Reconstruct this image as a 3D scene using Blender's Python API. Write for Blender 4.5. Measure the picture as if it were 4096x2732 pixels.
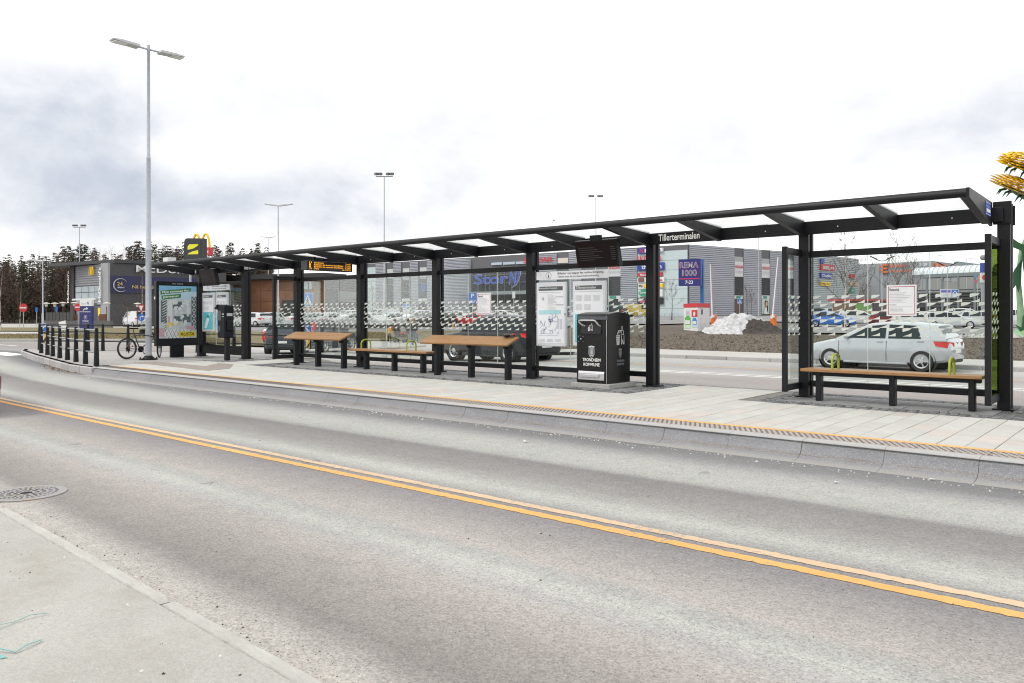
import bpy, bmesh, math, random
from mathutils import Vector, Matrix
R = math.radians
sc = bpy.context.scene
col = sc.collection
for o in list(bpy.data.objects): bpy.data.objects.remove(o)

# ---------------------------------------------------------------- camera
F, HZ, CH, YAW = 3150.0, 1260.0, 1.25, R(40.3)
S_, C_ = math.sin(YAW), math.cos(YAW)
cam = bpy.data.cameras.new('camera'); camo = bpy.data.objects.new('camera', cam); col.objects.link(camo)
camo.location = (0, 0, CH); camo.rotation_euler = (R(90), 0, YAW)
cam.sensor_width = 36; cam.lens = F/4096*36; cam.shift_y = (HZ-1366)/4096
cam.clip_start = 0.05; cam.clip_end = 3000
sc.camera = camo

# ---------------------------------------------------------------- world, sun, exposure
SUN_EL, SUN_AZ = R(50), R(215)          # azimuth measured from +Y clockwise, where the light comes from
w = bpy.data.worlds.new('World'); sc.world = w; w.use_nodes = True
nt = w.node_tree; N = nt.nodes; Lk = nt.links; N.clear()
def wn(t, **k):
    n = N.new(t)
    for a, b in k.items(): setattr(n, a, b)
    return n
def wmath(op, a, b=None, c=None, clamp=False):
    n = N.new('ShaderNodeMath'); n.operation = op; n.use_clamp = clamp
    for i, x in enumerate((a, b, c)):
        if x is None: continue
        if isinstance(x, (int, float)): n.inputs[i].default_value = x
        else: Lk.new(x, n.inputs[i])
    return n.outputs[0]
def wvmath(op, a, b):
    n = N.new('ShaderNodeVectorMath'); n.operation = op
    for i, x in enumerate((a, b)):
        if isinstance(x, tuple): n.inputs[i].default_value = x
        else: Lk.new(x, n.inputs[i])
    return n
out = wn('ShaderNodeOutputWorld'); bg = wn('ShaderNodeBackground'); bg.inputs[1].default_value = 0.1
sky = wn('ShaderNodeTexSky', sky_type='NISHITA', sun_disc=False, sun_elevation=SUN_EL, sun_rotation=SUN_AZ,
         altitude=0, air_density=1.0, dust_density=1.5, ozone_density=1.0)
tc = wn('ShaderNodeTexCoord'); sep = wn('ShaderNodeSeparateXYZ'); Lk.new(tc.outputs['Generated'], sep.inputs[0])
zz = wmath('ADD', wmath('ABSOLUTE', sep.outputs[2]), 0.16)
comb = wn('ShaderNodeCombineXYZ')
Lk.new(wmath('DIVIDE', sep.outputs[0], zz), comb.inputs[0]); Lk.new(wmath('DIVIDE', sep.outputs[1], zz), comb.inputs[1])
def wnoise(scale, detail, rough, off, dist=0.0):
    m = wn('ShaderNodeMapping'); m.inputs['Location'].default_value = off; Lk.new(comb.outputs[0], m.inputs[0])
    n = wn('ShaderNodeTexNoise'); n.inputs['Scale'].default_value = scale; n.inputs['Detail'].default_value = detail
    n.inputs['Roughness'].default_value = rough; n.inputs['Distortion'].default_value = dist
    Lk.new(m.outputs[0], n.inputs[0]); return n.outputs[0]
def dnoise(scale, detail, rough, off, dist=0.0, st=(1,1,1.7)):
    m = wn('ShaderNodeMapping'); m.inputs['Location'].default_value = off; m.inputs['Scale'].default_value = st; Lk.new(tc.outputs['Generated'], m.inputs[0])
    n = wn('ShaderNodeTexNoise'); n.inputs['Scale'].default_value = scale; n.inputs['Detail'].default_value = detail
    n.inputs['Roughness'].default_value = rough; n.inputs['Distortion'].default_value = dist
    Lk.new(m.outputs[0], n.inputs[0]); return n.outputs[0]
n1 = dnoise(3.2, 8, 0.58, (3.1, 1.7, 0.0), 0.3)
n2 = dnoise(8.5, 9, 0.6, (7.3, 2.2, 1.0), 0.25, (1,1,1.5))
def bank(u, v, wd, hd):
    """a large cloud bank drifting where the photograph shows one: soft ellipse on the sky"""
    r = (u-2048)/F; dx, dy, dz = C_*r-S_, S_*r+C_, -(v-HZ)/F
    d = Vector((dx, dy, dz)).normalized(); rt = Vector((C_, S_, 0)); rt = (rt - d*rt.dot(d)).normalized(); up = rt.cross(d)
    a = wvmath('DOT_PRODUCT', tc.outputs['Generated'], tuple(rt)).outputs['Value']
    b = wvmath('DOT_PRODUCT', tc.outputs['Generated'], tuple(up)).outputs['Value']
    f = wvmath('DOT_PRODUCT', tc.outputs['Generated'], tuple(d)).outputs['Value']
    e = wmath('ADD', wmath('POWER', wmath('DIVIDE', a, wd), 2), wmath('POWER', wmath('DIVIDE', b, hd), 2))
    g = wmath('POWER', 2.718, wmath('MULTIPLY', e, -1.0))
    return wmath('MULTIPLY', g, wmath('GREATER_THAN', f, 0.0))
def addall(*t):
    r = t[0]
    for q in t[1:]: r = wmath('ADD', r, q)
    return r
def amp(k, b_): return wmath('MULTIPLY', b_, k)
banks = addall(amp(.55, bank(-150, 560, .22, .080)), amp(.36, bank(330, 790, .18, .045)), amp(.42, bank(150, 330, .15, .06)), amp(.55, bank(1050, 830, .20, .045)), amp(.34, bank(1550, 830, .18, .05)),
               amp(.20, bank(1750, 430, .13, .08)), amp(.42, bank(3850, 430, .22, .05)), amp(.34, bank(3250, 600, .24, .05)), amp(.22, bank(1150, 380, .14, .07)), amp(-.6, bank(880, 610, .07, .022)), amp(-.5, bank(200, 190, .06, .022)))
edge = wmath('ADD', wmath('MULTIPLY_ADD', n2, 1.7, -0.85), wmath('MULTIPLY_ADD', n1, 1.5, -0.75))
t_ = addall(banks, wmath('MULTIPLY', edge, wmath('MULTIPLY_ADD', banks, 1.2, 0.3, True)), wmath('MULTIPLY_ADD', n1, 0.95, -0.40))
ss = wn('ShaderNodeMapRange', interpolation_type='SMOOTHSTEP'); ss.inputs[1].default_value = 0.0; ss.inputs[2].default_value = 1.68; Lk.new(t_, ss.inputs[0])
dark = ss.outputs[0]
ramp = wn('ShaderNodeValToRGB'); Lk.new(dark, ramp.inputs[0])
e = ramp.color_ramp.elements
e[0].position = 0.0; e[0].color = (1.42, 1.42, 1.41, 1)
e[1].position = 1.0; e[1].color = (0.52, 0.565, 0.66, 1)
x = ramp.color_ramp.elements.new(0.12); x.color = (0.965, 0.97, 0.98, 1)
x = ramp.color_ramp.elements.new(0.45); x.color = (0.80, 0.82, 0.865, 1)
scl = wvmath('SCALE', ramp.outputs[0], (0, 0, 0)); scl.inputs['Scale'].default_value = 8.2
mixs = wn('ShaderNodeMix', data_type='RGBA'); mixs.inputs[0].default_value = 0.94
Lk.new(sky.outputs[0], mixs.inputs[6]); Lk.new(scl.outputs[0], mixs.inputs[7])
Lk.new(mixs.outputs[2], bg.inputs[0]); Lk.new(bg.outputs[0], out.inputs[0])
sun = bpy.data.lights.new('sun', 'SUN'); sun.energy = 1.3; sun.angle = R(14); sun.color = (1.0, 0.96, 0.9)
suno = bpy.data.objects.new('sun', sun); col.objects.link(suno)
sd = Vector((math.sin(SUN_AZ)*math.cos(SUN_EL), math.cos(SUN_AZ)*math.cos(SUN_EL), math.sin(SUN_EL)))
suno.rotation_euler = sd.to_track_quat('Z', 'Y').to_euler(); suno.location = (0, 0, 30)
vs = sc.view_settings; vs.view_transform = 'Standard'; vs.look = 'None'; vs.exposure = 0.42; vs.gamma = 1
sc.cycles.use_denoising = True; sc.cycles.filter_width = 1.1
sc.cycles.max_bounces = 7; sc.cycles.transparent_max_bounces = 24; sc.cycles.caustics_reflective = False; sc.cycles.caustics_refractive = False
sc.cycles.sample_clamp_indirect = 4

# ---------------------------------------------------------------- helpers: where things stand
def W(u, d):
    r = (u-2048)/F*d
    return C_*r-S_*d, S_*r+C_*d
def smooth(a, b, x):
    t = min(1, max(0, (x-a)/(b-a))); return t*t*(3-2*t)
def pl(k, x):
    if x <= k[0][0]: return k[0][1]
    for (a, za), (b, zb) in zip(k, k[1:]):
        if x <= b: return za+(zb-za)*(x-a)/(b-a)
    return k[-1][1]
PR = [(0,-.26),(31,-.26),(67,0),(130,1.1)]
PC = [(0,-.35),(26,-.38),(48,-.8),(58,-.75),(67,-.3),(77,.02),(100,.05),(130,.35)]
PL = [(0,-.2),(42,-.22),(60,-.24),(100,-.2),(150,-.1)]
def gz(x, y):
    """height of the bare ground (metres, platform top = 0)"""
    d = -S_*x+C_*y
    if d < 1: return -.18
    u = 2048+F*(C_*x+S_*y)/d
    z = pl(PC, d)
    z += (pl(PR, d)-z)*smooth(1900, 2450, u)
    z += (pl(PL, d)-z)*smooth(1000, 650, u) if u < 1000 else 0
    t = smooth(12.6, 16.5, y)
    if y < 0: t = 0
    return -.18+(z+.18)*t
def onz(u, v, z=0.0):
    r = (u-2048)/F; t = (z-CH)/(-(v-HZ)/F); return Vector(((C_*r-S_)*t, (S_*r+C_)*t, z))
def onY(u, v, Y):
    r = (u-2048)/F; t = Y/(S_*r+C_); return Vector(((C_*r-S_)*t, Y, CH-(v-HZ)/F*t))
def onX(u, v, X):
    r = (u-2048)/F; t = X/(C_*r-S_); return Vector((X, (S_*r+C_)*t, CH-(v-HZ)/F*t))
def at(u, d, dz=0):
    x, y = W(u, d); return Vector((x, y, gz(x, y)+dz))
def vz(v, d): return CH-(v-HZ)/F*d

# ---------------------------------------------------------------- helpers: materials
MATS = {}
def M(name, c=(.5,.5,.5), rough=.6, metal=0.0, var=.12, scale=6.0, bump=0.0, bscale=60.0, emit=0.0, spec=.5, rnd=0.0, dirt=None, coat=0.0):
    if name in MATS: return MATS[name]
    m = bpy.data.materials.new(name); m.use_nodes = True; t = m.node_tree; b = t.nodes['Principled BSDF']
    b.inputs['Roughness'].default_value = rough; b.inputs['Metallic'].default_value = metal
    b.inputs['Specular IOR Level'].default_value = spec
    if coat: b.inputs['Coat Weight'].default_value = coat; b.inputs['Coat Roughness'].default_value = .08
    tcn = t.nodes.new('ShaderNodeTexCoord'); nz = t.nodes.new('ShaderNodeTexNoise')
    nz.inputs['Scale'].default_value = scale; nz.inputs['Detail'].default_value = 6; nz.inputs['Roughness'].default_value = .6
    t.links.new(tcn.outputs['Object'], nz.inputs['Vector'])
    mr = t.nodes.new('ShaderNodeMapRange'); mr.inputs[1].default_value = .25; mr.inputs[2].default_value = .75
    mr.inputs[3].default_value = 1-var; mr.inputs[4].default_value = 1+var
    t.links.new(nz.outputs[0], mr.inputs[0]); fac = mr.outputs[0]
    if rnd:
        oi = t.nodes.new('ShaderNodeObjectInfo'); gi = t.nodes.new('ShaderNodeNewGeometry')
        ad = t.nodes.new('ShaderNodeMath'); ad.operation = 'ADD'; t.links.new(oi.outputs['Random'], ad.inputs[0]); t.links.new(gi.outputs['Random Per Island'], ad.inputs[1])
        fr = t.nodes.new('ShaderNodeMath'); fr.operation = 'FRACT'; t.links.new(ad.outputs[0], fr.inputs[0])
        m2 = t.nodes.new('ShaderNodeMapRange'); m2.inputs[3].default_value = 1-rnd; m2.inputs[4].default_value = 1+rnd; t.links.new(fr.outputs[0], m2.inputs[0])
        mu = t.nodes.new('ShaderNodeMath'); mu.operation = 'MULTIPLY'; t.links.new(fac, mu.inputs[0]); t.links.new(m2.outputs[0], mu.inputs[1]); fac = mu.outputs[0]
    vm = t.nodes.new('ShaderNodeVectorMath'); vm.operation = 'SCALE'; vm.inputs[0].default_value = c; t.links.new(fac, vm.inputs['Scale'])
    cout = vm.outputs[0]
    if dirt:
        n3 = t.nodes.new('ShaderNodeTexNoise'); n3.inputs['Scale'].default_value = dirt[1]; n3.inputs['Detail'].default_value = 8; n3.inputs['Roughness'].default_value = .65
        t.links.new(tcn.outputs['Object'], n3.inputs['Vector'])
        m3 = t.nodes.new('ShaderNodeMapRange'); m3.inputs[1].default_value = dirt[2]; m3.inputs[2].default_value = dirt[2]+.25; t.links.new(n3.outputs[0], m3.inputs[0])
        mx = t.nodes.new('ShaderNodeMix'); mx.data_type = 'RGBA'; t.links.new(m3.outputs[0], mx.inputs[0]); t.links.new(cout, mx.inputs[6]); mx.inputs[7].default_value = (*dirt[0], 1); cout = mx.outputs[2]
    t.links.new(cout, b.inputs['Base Color'])
    if emit:
        b.inputs['Emission Color'].default_value = (*c, 1); b.inputs['Emission Strength'].default_value = emit
    if bump:
        nb = t.nodes.new('ShaderNodeTexNoise'); nb.inputs['Scale'].default_value = bscale; nb.inputs['Detail'].default_value = 5
        t.links.new(tcn.outputs['Object'], nb.inputs['Vector'])
        bp = t.nodes.new('ShaderNodeBump'); bp.inputs['Strength'].default_value = bump; bp.inputs['Distance'].default_value = .02
        t.links.new(nb.outputs[0], bp.inputs['Height']); t.links.new(bp.outputs[0], b.inputs['Normal'])
    MATS[name] = m; return m
def glass(name, tint=(.93,.97,.95), refl=1.0, opaque=0.0, ocol=(.9,.9,.9), rough=0.0):
    if name in MATS: return MATS[name]
    m = bpy.data.materials.new(name); m.use_nodes = True; t = m.node_tree; t.nodes.clear()
    o = t.nodes.new('ShaderNodeOutputMaterial'); tr = t.nodes.new('ShaderNodeBsdfTransparent'); tr.inputs[0].default_value = (*tint, 1)
    gl = t.nodes.new('ShaderNodeBsdfGlossy'); gl.inputs['Roughness'].default_value = rough
    fr = t.nodes.new('ShaderNodeFresnel'); fr.inputs[0].default_value = 1.4
    nz = t.nodes.new('ShaderNodeTexNoise'); nz.inputs['Scale'].default_value = 3; mu = t.nodes.new('ShaderNodeMath'); mu.operation = 'MULTIPLY_ADD'
    tcn = t.nodes.new('ShaderNodeTexCoord'); t.links.new(tcn.outputs['Object'], nz.inputs[0])
    t.links.new(nz.outputs[0], mu.inputs[0]); mu.inputs[1].default_value = .3*refl; mu.inputs[2].default_value = .85*refl
    m2 = t.nodes.new('ShaderNodeMath'); m2.operation = 'MULTIPLY'; t.links.new(fr.outputs[0], m2.inputs[0]); t.links.new(mu.outputs[0], m2.inputs[1])
    mx = t.nodes.new('ShaderNodeMixShader'); t.links.new(m2.outputs[0], mx.inputs[0]); t.links.new(tr.outputs[0], mx.inputs[1]); t.links.new(gl.outputs[0], mx.inputs[2])
    last = mx.outputs[0]
    if opaque:
        df = t.nodes.new('ShaderNodeBsdfTranslucent'); df.inputs[0].default_value = (*ocol, 1); dd = t.nodes.new('ShaderNodeBsdfDiffuse'); dd.inputs[0].default_value = (*ocol, 1)
        m4 = t.nodes.new('ShaderNodeMixShader'); m4.inputs[0].default_value = .3; t.links.new(df.outputs[0], m4.inputs[1]); t.links.new(dd.outputs[0], m4.inputs[2])
        m3 = t.nodes.new('ShaderNodeMixShader'); m3.inputs[0].default_value = opaque; t.links.new(last, m3.inputs[1]); t.links.new(m4.outputs[0], m3.inputs[2]); last = m3.outputs[0]
    t.links.new(last, o.inputs[0]); MATS[name] = m; return m

# ---------------------------------------------------------------- helpers: meshes and objects
class MB:
    def __init__(s): s.v = []; s.f = []
    def add(s, vs, fs):
        k = len(s.v); s.v += [Vector(p) for p in vs]; s.f += [tuple(i+k for i in f) for f in fs]; return s
    def box(s, x0, x1, y0, y1, z0, z1):
        return s.add([(x0,y0,z0),(x1,y0,z0),(x1,y1,z0),(x0,y1,z0),(x0,y0,z1),(x1,y0,z1),(x1,y1,z1),(x0,y1,z1)],
                     [(0,3,2,1),(4,5,6,7),(0,1,5,4),(1,2,6,5),(2,3,7,6),(3,0,4,7)])
    def cbox(s, c, d): return s.box(c[0]-d[0]/2,c[0]+d[0]/2,c[1]-d[1]/2,c[1]+d[1]/2,c[2]-d[2]/2,c[2]+d[2]/2)
    def bbox(s, x0, x1, y0, y1, z0, z1, b=.01):
        """box with chamfered edges"""
        xs = (x0, x0+b, x1-b, x1); ys = (y0, y0+b, y1-b, y1); zs = (z0, z0+b, z1-b, z1)
        bm = bmesh.new(); bmesh.ops.create_cube(bm, size=1)
        for v in bm.verts: v.co = Vector(((x0 if v.co.x<0 else x1),(y0 if v.co.y<0 else y1),(z0 if v.co.z<0 else z1)))
        bmesh.ops.bevel(bm, geom=list(bm.edges), offset=b, segments=1, affect='EDGES')
        bm.verts.index_update(); s.add([v.co.copy() for v in bm.verts], [[v.index for v in f.verts] for f in bm.faces]); bm.free(); return s
    def prism(s, pts, ax, a, b):
        """polygon in the plane across axis ax (0,1,2), extruded from a to b"""
        n = len(pts)
        def mk(p, q): l = list(p); l.insert(ax, q); return l
        A = sum(pts[i][0]*pts[(i+1)%n][1]-pts[(i+1)%n][0]*pts[i][1] for i in range(n))
        if A < 0: pts = pts[::-1]
        vs = [mk(p, a) for p in pts]+[mk(p, b) for p in pts]
        fs = [tuple(range(n))[::-1], tuple(range(n, 2*n))]+[(i,(i+1)%n,n+(i+1)%n,n+i) for i in range(n)]
        if ax == 1: fs = [f[::-1] for f in fs]
        return s.add(vs, fs)
    def cyl(s, p0, p1, r0, r1=None, n=10, cap=True):
        r1 = r0 if r1 is None else r1; p0 = Vector(p0); p1 = Vector(p1); d = (p1-p0)
        if d.length < 1e-6: return s
        d.normalize(); a = Vector((0,0,1)) if abs(d.z) < .9 else Vector((1,0,0)); x = d.cross(a).normalized(); y = d.cross(x)
        k = len(s.v)
        for p, r in ((p0, r0), (p1, r1)):
            for i in range(n): t = 2*math.pi*i/n; s.v.append(p+x*(r*math.cos(t))+y*(r*math.sin(t)))
        s.f += [(k+i, k+n+i, k+n+(i+1)%n, k+(i+1)%n) for i in range(n)]
        if cap: s.f += [tuple(k+i for i in range(n)), tuple(k+n+i for i in range(n))[::-1]]
        return s
    def tube(s, pts, r, n=8):
        pts = [Vector(p) for p in pts]; rs = r if isinstance(r, (list, tuple)) else [r]*len(pts)
        k = len(s.v); px = None
        for i, p in enumerate(pts):
            d = (pts[min(i+1,len(pts)-1)]-pts[max(i-1,0)]).normalized()
            a = px if px is not None else (Vector((0,0,1)) if abs(d.z) < .9 else Vector((1,0,0)))
            if px is None: x = d.cross(a).normalized()
            else: x = (px-d*px.dot(d)).normalized()
            px = x; y = d.cross(x)
            for j in range(n): t = 2*math.pi*j/n; s.v.append(p+x*(rs[i]*math.cos(t))+y*(rs[i]*math.sin(t)))
        m = len(pts)
        for i in range(m-1):
            for j in range(n): s.f.append((k+i*n+j, k+(i+1)*n+j, k+(i+1)*n+(j+1)%n, k+i*n+(j+1)%n))
        s.f += [tuple(k+j for j in range(n)), tuple(k+(m-1)*n+j for j in range(n))[::-1]]
        return s
    def lathe(s, prof, c=(0,0,0), n=16, ax=2):
        k = len(s.v); c = Vector(c)
        for r, h in prof:
            for j in range(n):
                t = 2*math.pi*j/n; a, b = r*math.cos(t), r*math.sin(t)
                s.v.append(c+(Vector((a,b,h)) if ax == 2 else Vector((a,h,b)) if ax == 1 else Vector((h,a,b))))
        for i in range(len(prof)-1):
            for j in range(n):
                q = (k+i*n+j, k+i*n+(j+1)%n, k+(i+1)*n+(j+1)%n, k+(i+1)*n+j); s.f.append(q if ax != 1 else q[::-1])
        return s
    def ball(s, c, r, n=10, m=6, sq=(1,1,1)):
        pr = [(max(1e-4, math.sin(math.pi*i/m)), -math.cos(math.pi*i/m)) for i in range(m+1)]; k = len(s.v)
        s.lathe([(a*r, b*r) for a, b in pr], (0,0,0), n)
        for i in range(k, len(s.v)): p = s.v[i]; s.v[i] = Vector((p.x*sq[0], p.y*sq[1], p.z*sq[2]))+Vector(c)
        return s
    def xf(s, m):
        s.v = [m @ p for p in s.v]; return s
    def mesh(s, name, smooth=False, angle=35):
        me = bpy.data.meshes.new(name); me.from_pydata([tuple(p) for p in s.v], [], s.f); me.update()
        if smooth:
            me.polygons.foreach_set('use_smooth', [True]*len(me.polygons)); me.set_sharp_from_angle(angle=R(angle))
        return me
    def build(s, name, mat, parent=None, world=True, smooth=False, kind=None, angle=35):
        """one mesh object; world=True: vertices are world coordinates and are made relative to the parent thing"""
        o = None
        if parent is not None and world: off = origin(parent); s.v = [p-off for p in s.v]
        elif parent is None and world and s.v:
            off = Vector((sum(p.x for p in s.v)/len(s.v), sum(p.y for p in s.v)/len(s.v), min(p.z for p in s.v))); s.v = [p-off for p in s.v]
        me = s.mesh(name, smooth, angle); o = ob(name, me, mat, parent)
        if parent is None and world and s.v: o.location = off
        if kind: o['kind'] = kind
        return o
def ob(name, me, mat=None, parent=None):
    o = bpy.data.objects.new(name, me)
    if mat is not None and not me.materials: me.materials.append(mat)
    elif mat is not None and me.materials[0] != mat:
        o.material_slots[0].link = 'OBJECT'; o.material_slots[0].material = mat
    col.objects.link(o); o.parent = parent; return o
def origin(p):
    v = Vector((0,0,0))
    while p is not None: v += p.location; p = p.parent
    return v
def tag(o, label, cat, group=None):
    o['label'] = label; o['category'] = cat
    if group: o['group'] = group
    return o
def thing(name, label, cat, loc=(0,0,0), rz=0.0, group=None):
    o = bpy.data.objects.new(name, None); o.empty_display_size = .2; col.objects.link(o); o.location = loc; o.rotation_euler = (0,0,rz)
    return tag(o, label, cat, group)
def struct(o): o['kind'] = 'structure'; return o
def dup(root, loc, rz=None, label=None, group=None, scale=None, mats=None):
    def cp(a, par):
        c = a.copy(); col.objects.link(c); c.parent = par
        if mats and a.type == 'MESH' and a.data.materials and a.data.materials[0] in mats:
            c.material_slots[0].link = 'OBJECT'; c.material_slots[0].material = mats[a.data.materials[0]]
        for k in list(a.children): cp(k, c)
        return c
    r = cp(root, None); r.location = loc
    if rz is not None: r.rotation_euler = (0,0,rz)
    if scale: r.scale = (scale,)*3 if isinstance(scale, (int,float)) else scale
    if label: r['label'] = label
    if group: r['group'] = group
    return r
class Plane:
    """a flat face to print on: origin, unit right, unit up (right x up points at the viewer)"""
    def __init__(s, o, ex, ez=(0,0,1)): s.o = Vector(o); s.x = Vector(ex).normalized(); s.z = Vector(ez).normalized(); s.n = s.x.cross(s.z)
    def p(s, a, b, off=0.0): return s.o+s.x*a+s.z*b+s.n*off
def rects(pln, rs, off=.002, th=.0015):
    mb = MB()
    for a0, b0, a1, b1 in rs:
        q = [pln.p(a0,b0,off), pln.p(a1,b0,off), pln.p(a1,b1,off), pln.p(a0,b1,off)]; r = [p-pln.n*th for p in q]
        mb.add(q+r, [(0,1,2,3),(4,7,6,5),(0,4,5,1),(1,5,6,2),(2,6,7,3),(3,7,4,0)])
    return mb
def flat(pln, pts, off=.002, th=.0015, mb=None):
    mb = mb or MB(); n = len(pts); q = [pln.p(a,b,off) for a,b in pts]+[pln.p(a,b,off-th) for a,b in pts]
    return mb.add(q, [tuple(range(n)), tuple(range(n,2*n))[::-1]]+[(i,n+i,n+(i+1)%n,(i+1)%n) for i in range(n)])
FC = {}
def glyphs(body, bold=0.0, shear=0.0, th=.002):
    key = (body, bold, shear)
    if key not in FC:
        cu = bpy.data.curves.new('t', 'FONT'); cu.body = body; cu.size = 1; cu.offset = min(bold, .022); cu.shear = shear; cu.resolution_u = 3
        o = bpy.data.objects.new('t', cu); col.objects.link(o); dg = bpy.context.evaluated_depsgraph_get()
        me = bpy.data.meshes.new_from_object(o.evaluated_get(dg)); bpy.data.objects.remove(o)
        FC[key] = ([v.co.copy() for v in me.vertices], [tuple(p.vertices) for p in me.polygons]); bpy.data.meshes.remove(me)
    return FC[key]
def text(pln, body, a0, b0, a1, b1, bold=0.0, shear=0.0, off=.003, mb=None, th=.004):
    """lettering stretched to fill the box a0..a1 x b0..b1 of the plane"""
    vs, fs = glyphs(body, bold, shear); mb = mb or MB()
    if not vs: return mb
    x0 = min(v.x for v in vs); x1 = max(v.x for v in vs); y0 = min(v.y for v in vs); y1 = max(v.y for v in vs)
    sx = (a1-a0)/max(1e-6, x1-x0); sy = (b1-b0)/max(1e-6, y1-y0)
    return mb.add([pln.p(a0+(v.x-x0)*sx, b0+(v.y-y0)*sy, off) for v in vs], fs)
# ================================================================ ground, roads, kerbs, platform
rng = random.Random(7)
class NT:
    """small node-tree writer for the special ground materials"""
    def __init__(s, name):
        s.m = bpy.data.materials.new(name); s.m.use_nodes = True; s.t = s.m.node_tree; s.b = s.t.nodes['Principled BSDF']; MATS[name] = s.m
        s.pos = s.t.nodes.new('ShaderNodeNewGeometry').outputs['Position']
        sp = s.t.nodes.new('ShaderNodeSeparateXYZ'); s.t.links.new(s.pos, sp.inputs[0]); s.x, s.y, s.z = sp.outputs
    def put(s, v, i):
        if isinstance(v, (int, float)): i.default_value = v
        elif isinstance(v, tuple): i.default_value = v if len(v) == len(i.default_value) else (*v, 1)
        else: s.t.links.new(v, i)
    def mth(s, op, a, b=0.0, c=0.0, clamp=False):
        n = s.t.nodes.new('ShaderNodeMath'); n.operation = op; n.use_clamp = clamp
        for i, q in enumerate((a, b, c)): s.put(q, n.inputs[i])
        return n.outputs[0]
    def noise(s, scale, detail=4, rough=.55, sc3=(1,1,1), dist=0.0, col=False):
        mp = s.t.nodes.new('ShaderNodeMapping'); mp.inputs['Scale'].default_value = sc3; s.t.links.new(s.pos, mp.inputs[0])
        n = s.t.nodes.new('ShaderNodeTexNoise'); n.inputs['Scale'].default_value = scale; n.inputs['Detail'].default_value = detail
        n.inputs['Roughness'].default_value = rough; n.inputs['Distortion'].default_value = dist; s.t.links.new(mp.outputs[0], n.inputs[0]); return n.outputs[1 if col else 0]
    def voro(s, scale, out=0):
        n = s.t.nodes.new('ShaderNodeTexVoronoi'); n.inputs['Scale'].default_value = scale; s.t.links.new(s.pos, n.inputs[0]); return n.outputs[out]
    def ramp(s, f, stops):
        n = s.t.nodes.new('ShaderNodeValToRGB'); el = n.color_ramp.elements; s.t.links.new(f, n.inputs[0])
        while len(el) > 1: el.remove(el[0])
        el[0].position, el[0].color = stops[0][0], (*stops[0][1], 1)
        for p, c in stops[1:]: q = el.new(p); q.color = (*c, 1)
        return n.outputs[0]
    def mix(s, f, a, b, mode='MIX'):
        n = s.t.nodes.new('ShaderNodeMix'); n.data_type = 'RGBA'; n.blend_type = mode
        s.put(f, n.inputs[0]); s.put(a, n.inputs[6]); s.put(b, n.inputs[7]); return n.outputs[2]
    def scale(s, c, f):
        n = s.t.nodes.new('ShaderNodeVectorMath'); n.operation = 'SCALE'; s.t.links.new(c, n.inputs[0]); s.put(f, n.inputs['Scale']); return n.outputs[0]
    def done(s, c, rough=.9, h=None, bump=.4, dist=.01):
        s.put(c, s.b.inputs['Base Color']); s.b.inputs['Roughness'].default_value = rough; s.b.inputs['Specular IOR Level'].default_value = .3
        if h is not None:
            bp = s.t.nodes.new('ShaderNodeBump'); bp.inputs['Strength'].default_value = bump; bp.inputs['Distance'].default_value = dist
            s.t.links.new(h, bp.inputs['Height']); s.t.links.new(bp.outputs[0], s.b.inputs['Normal'])
        return s.m
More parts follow.
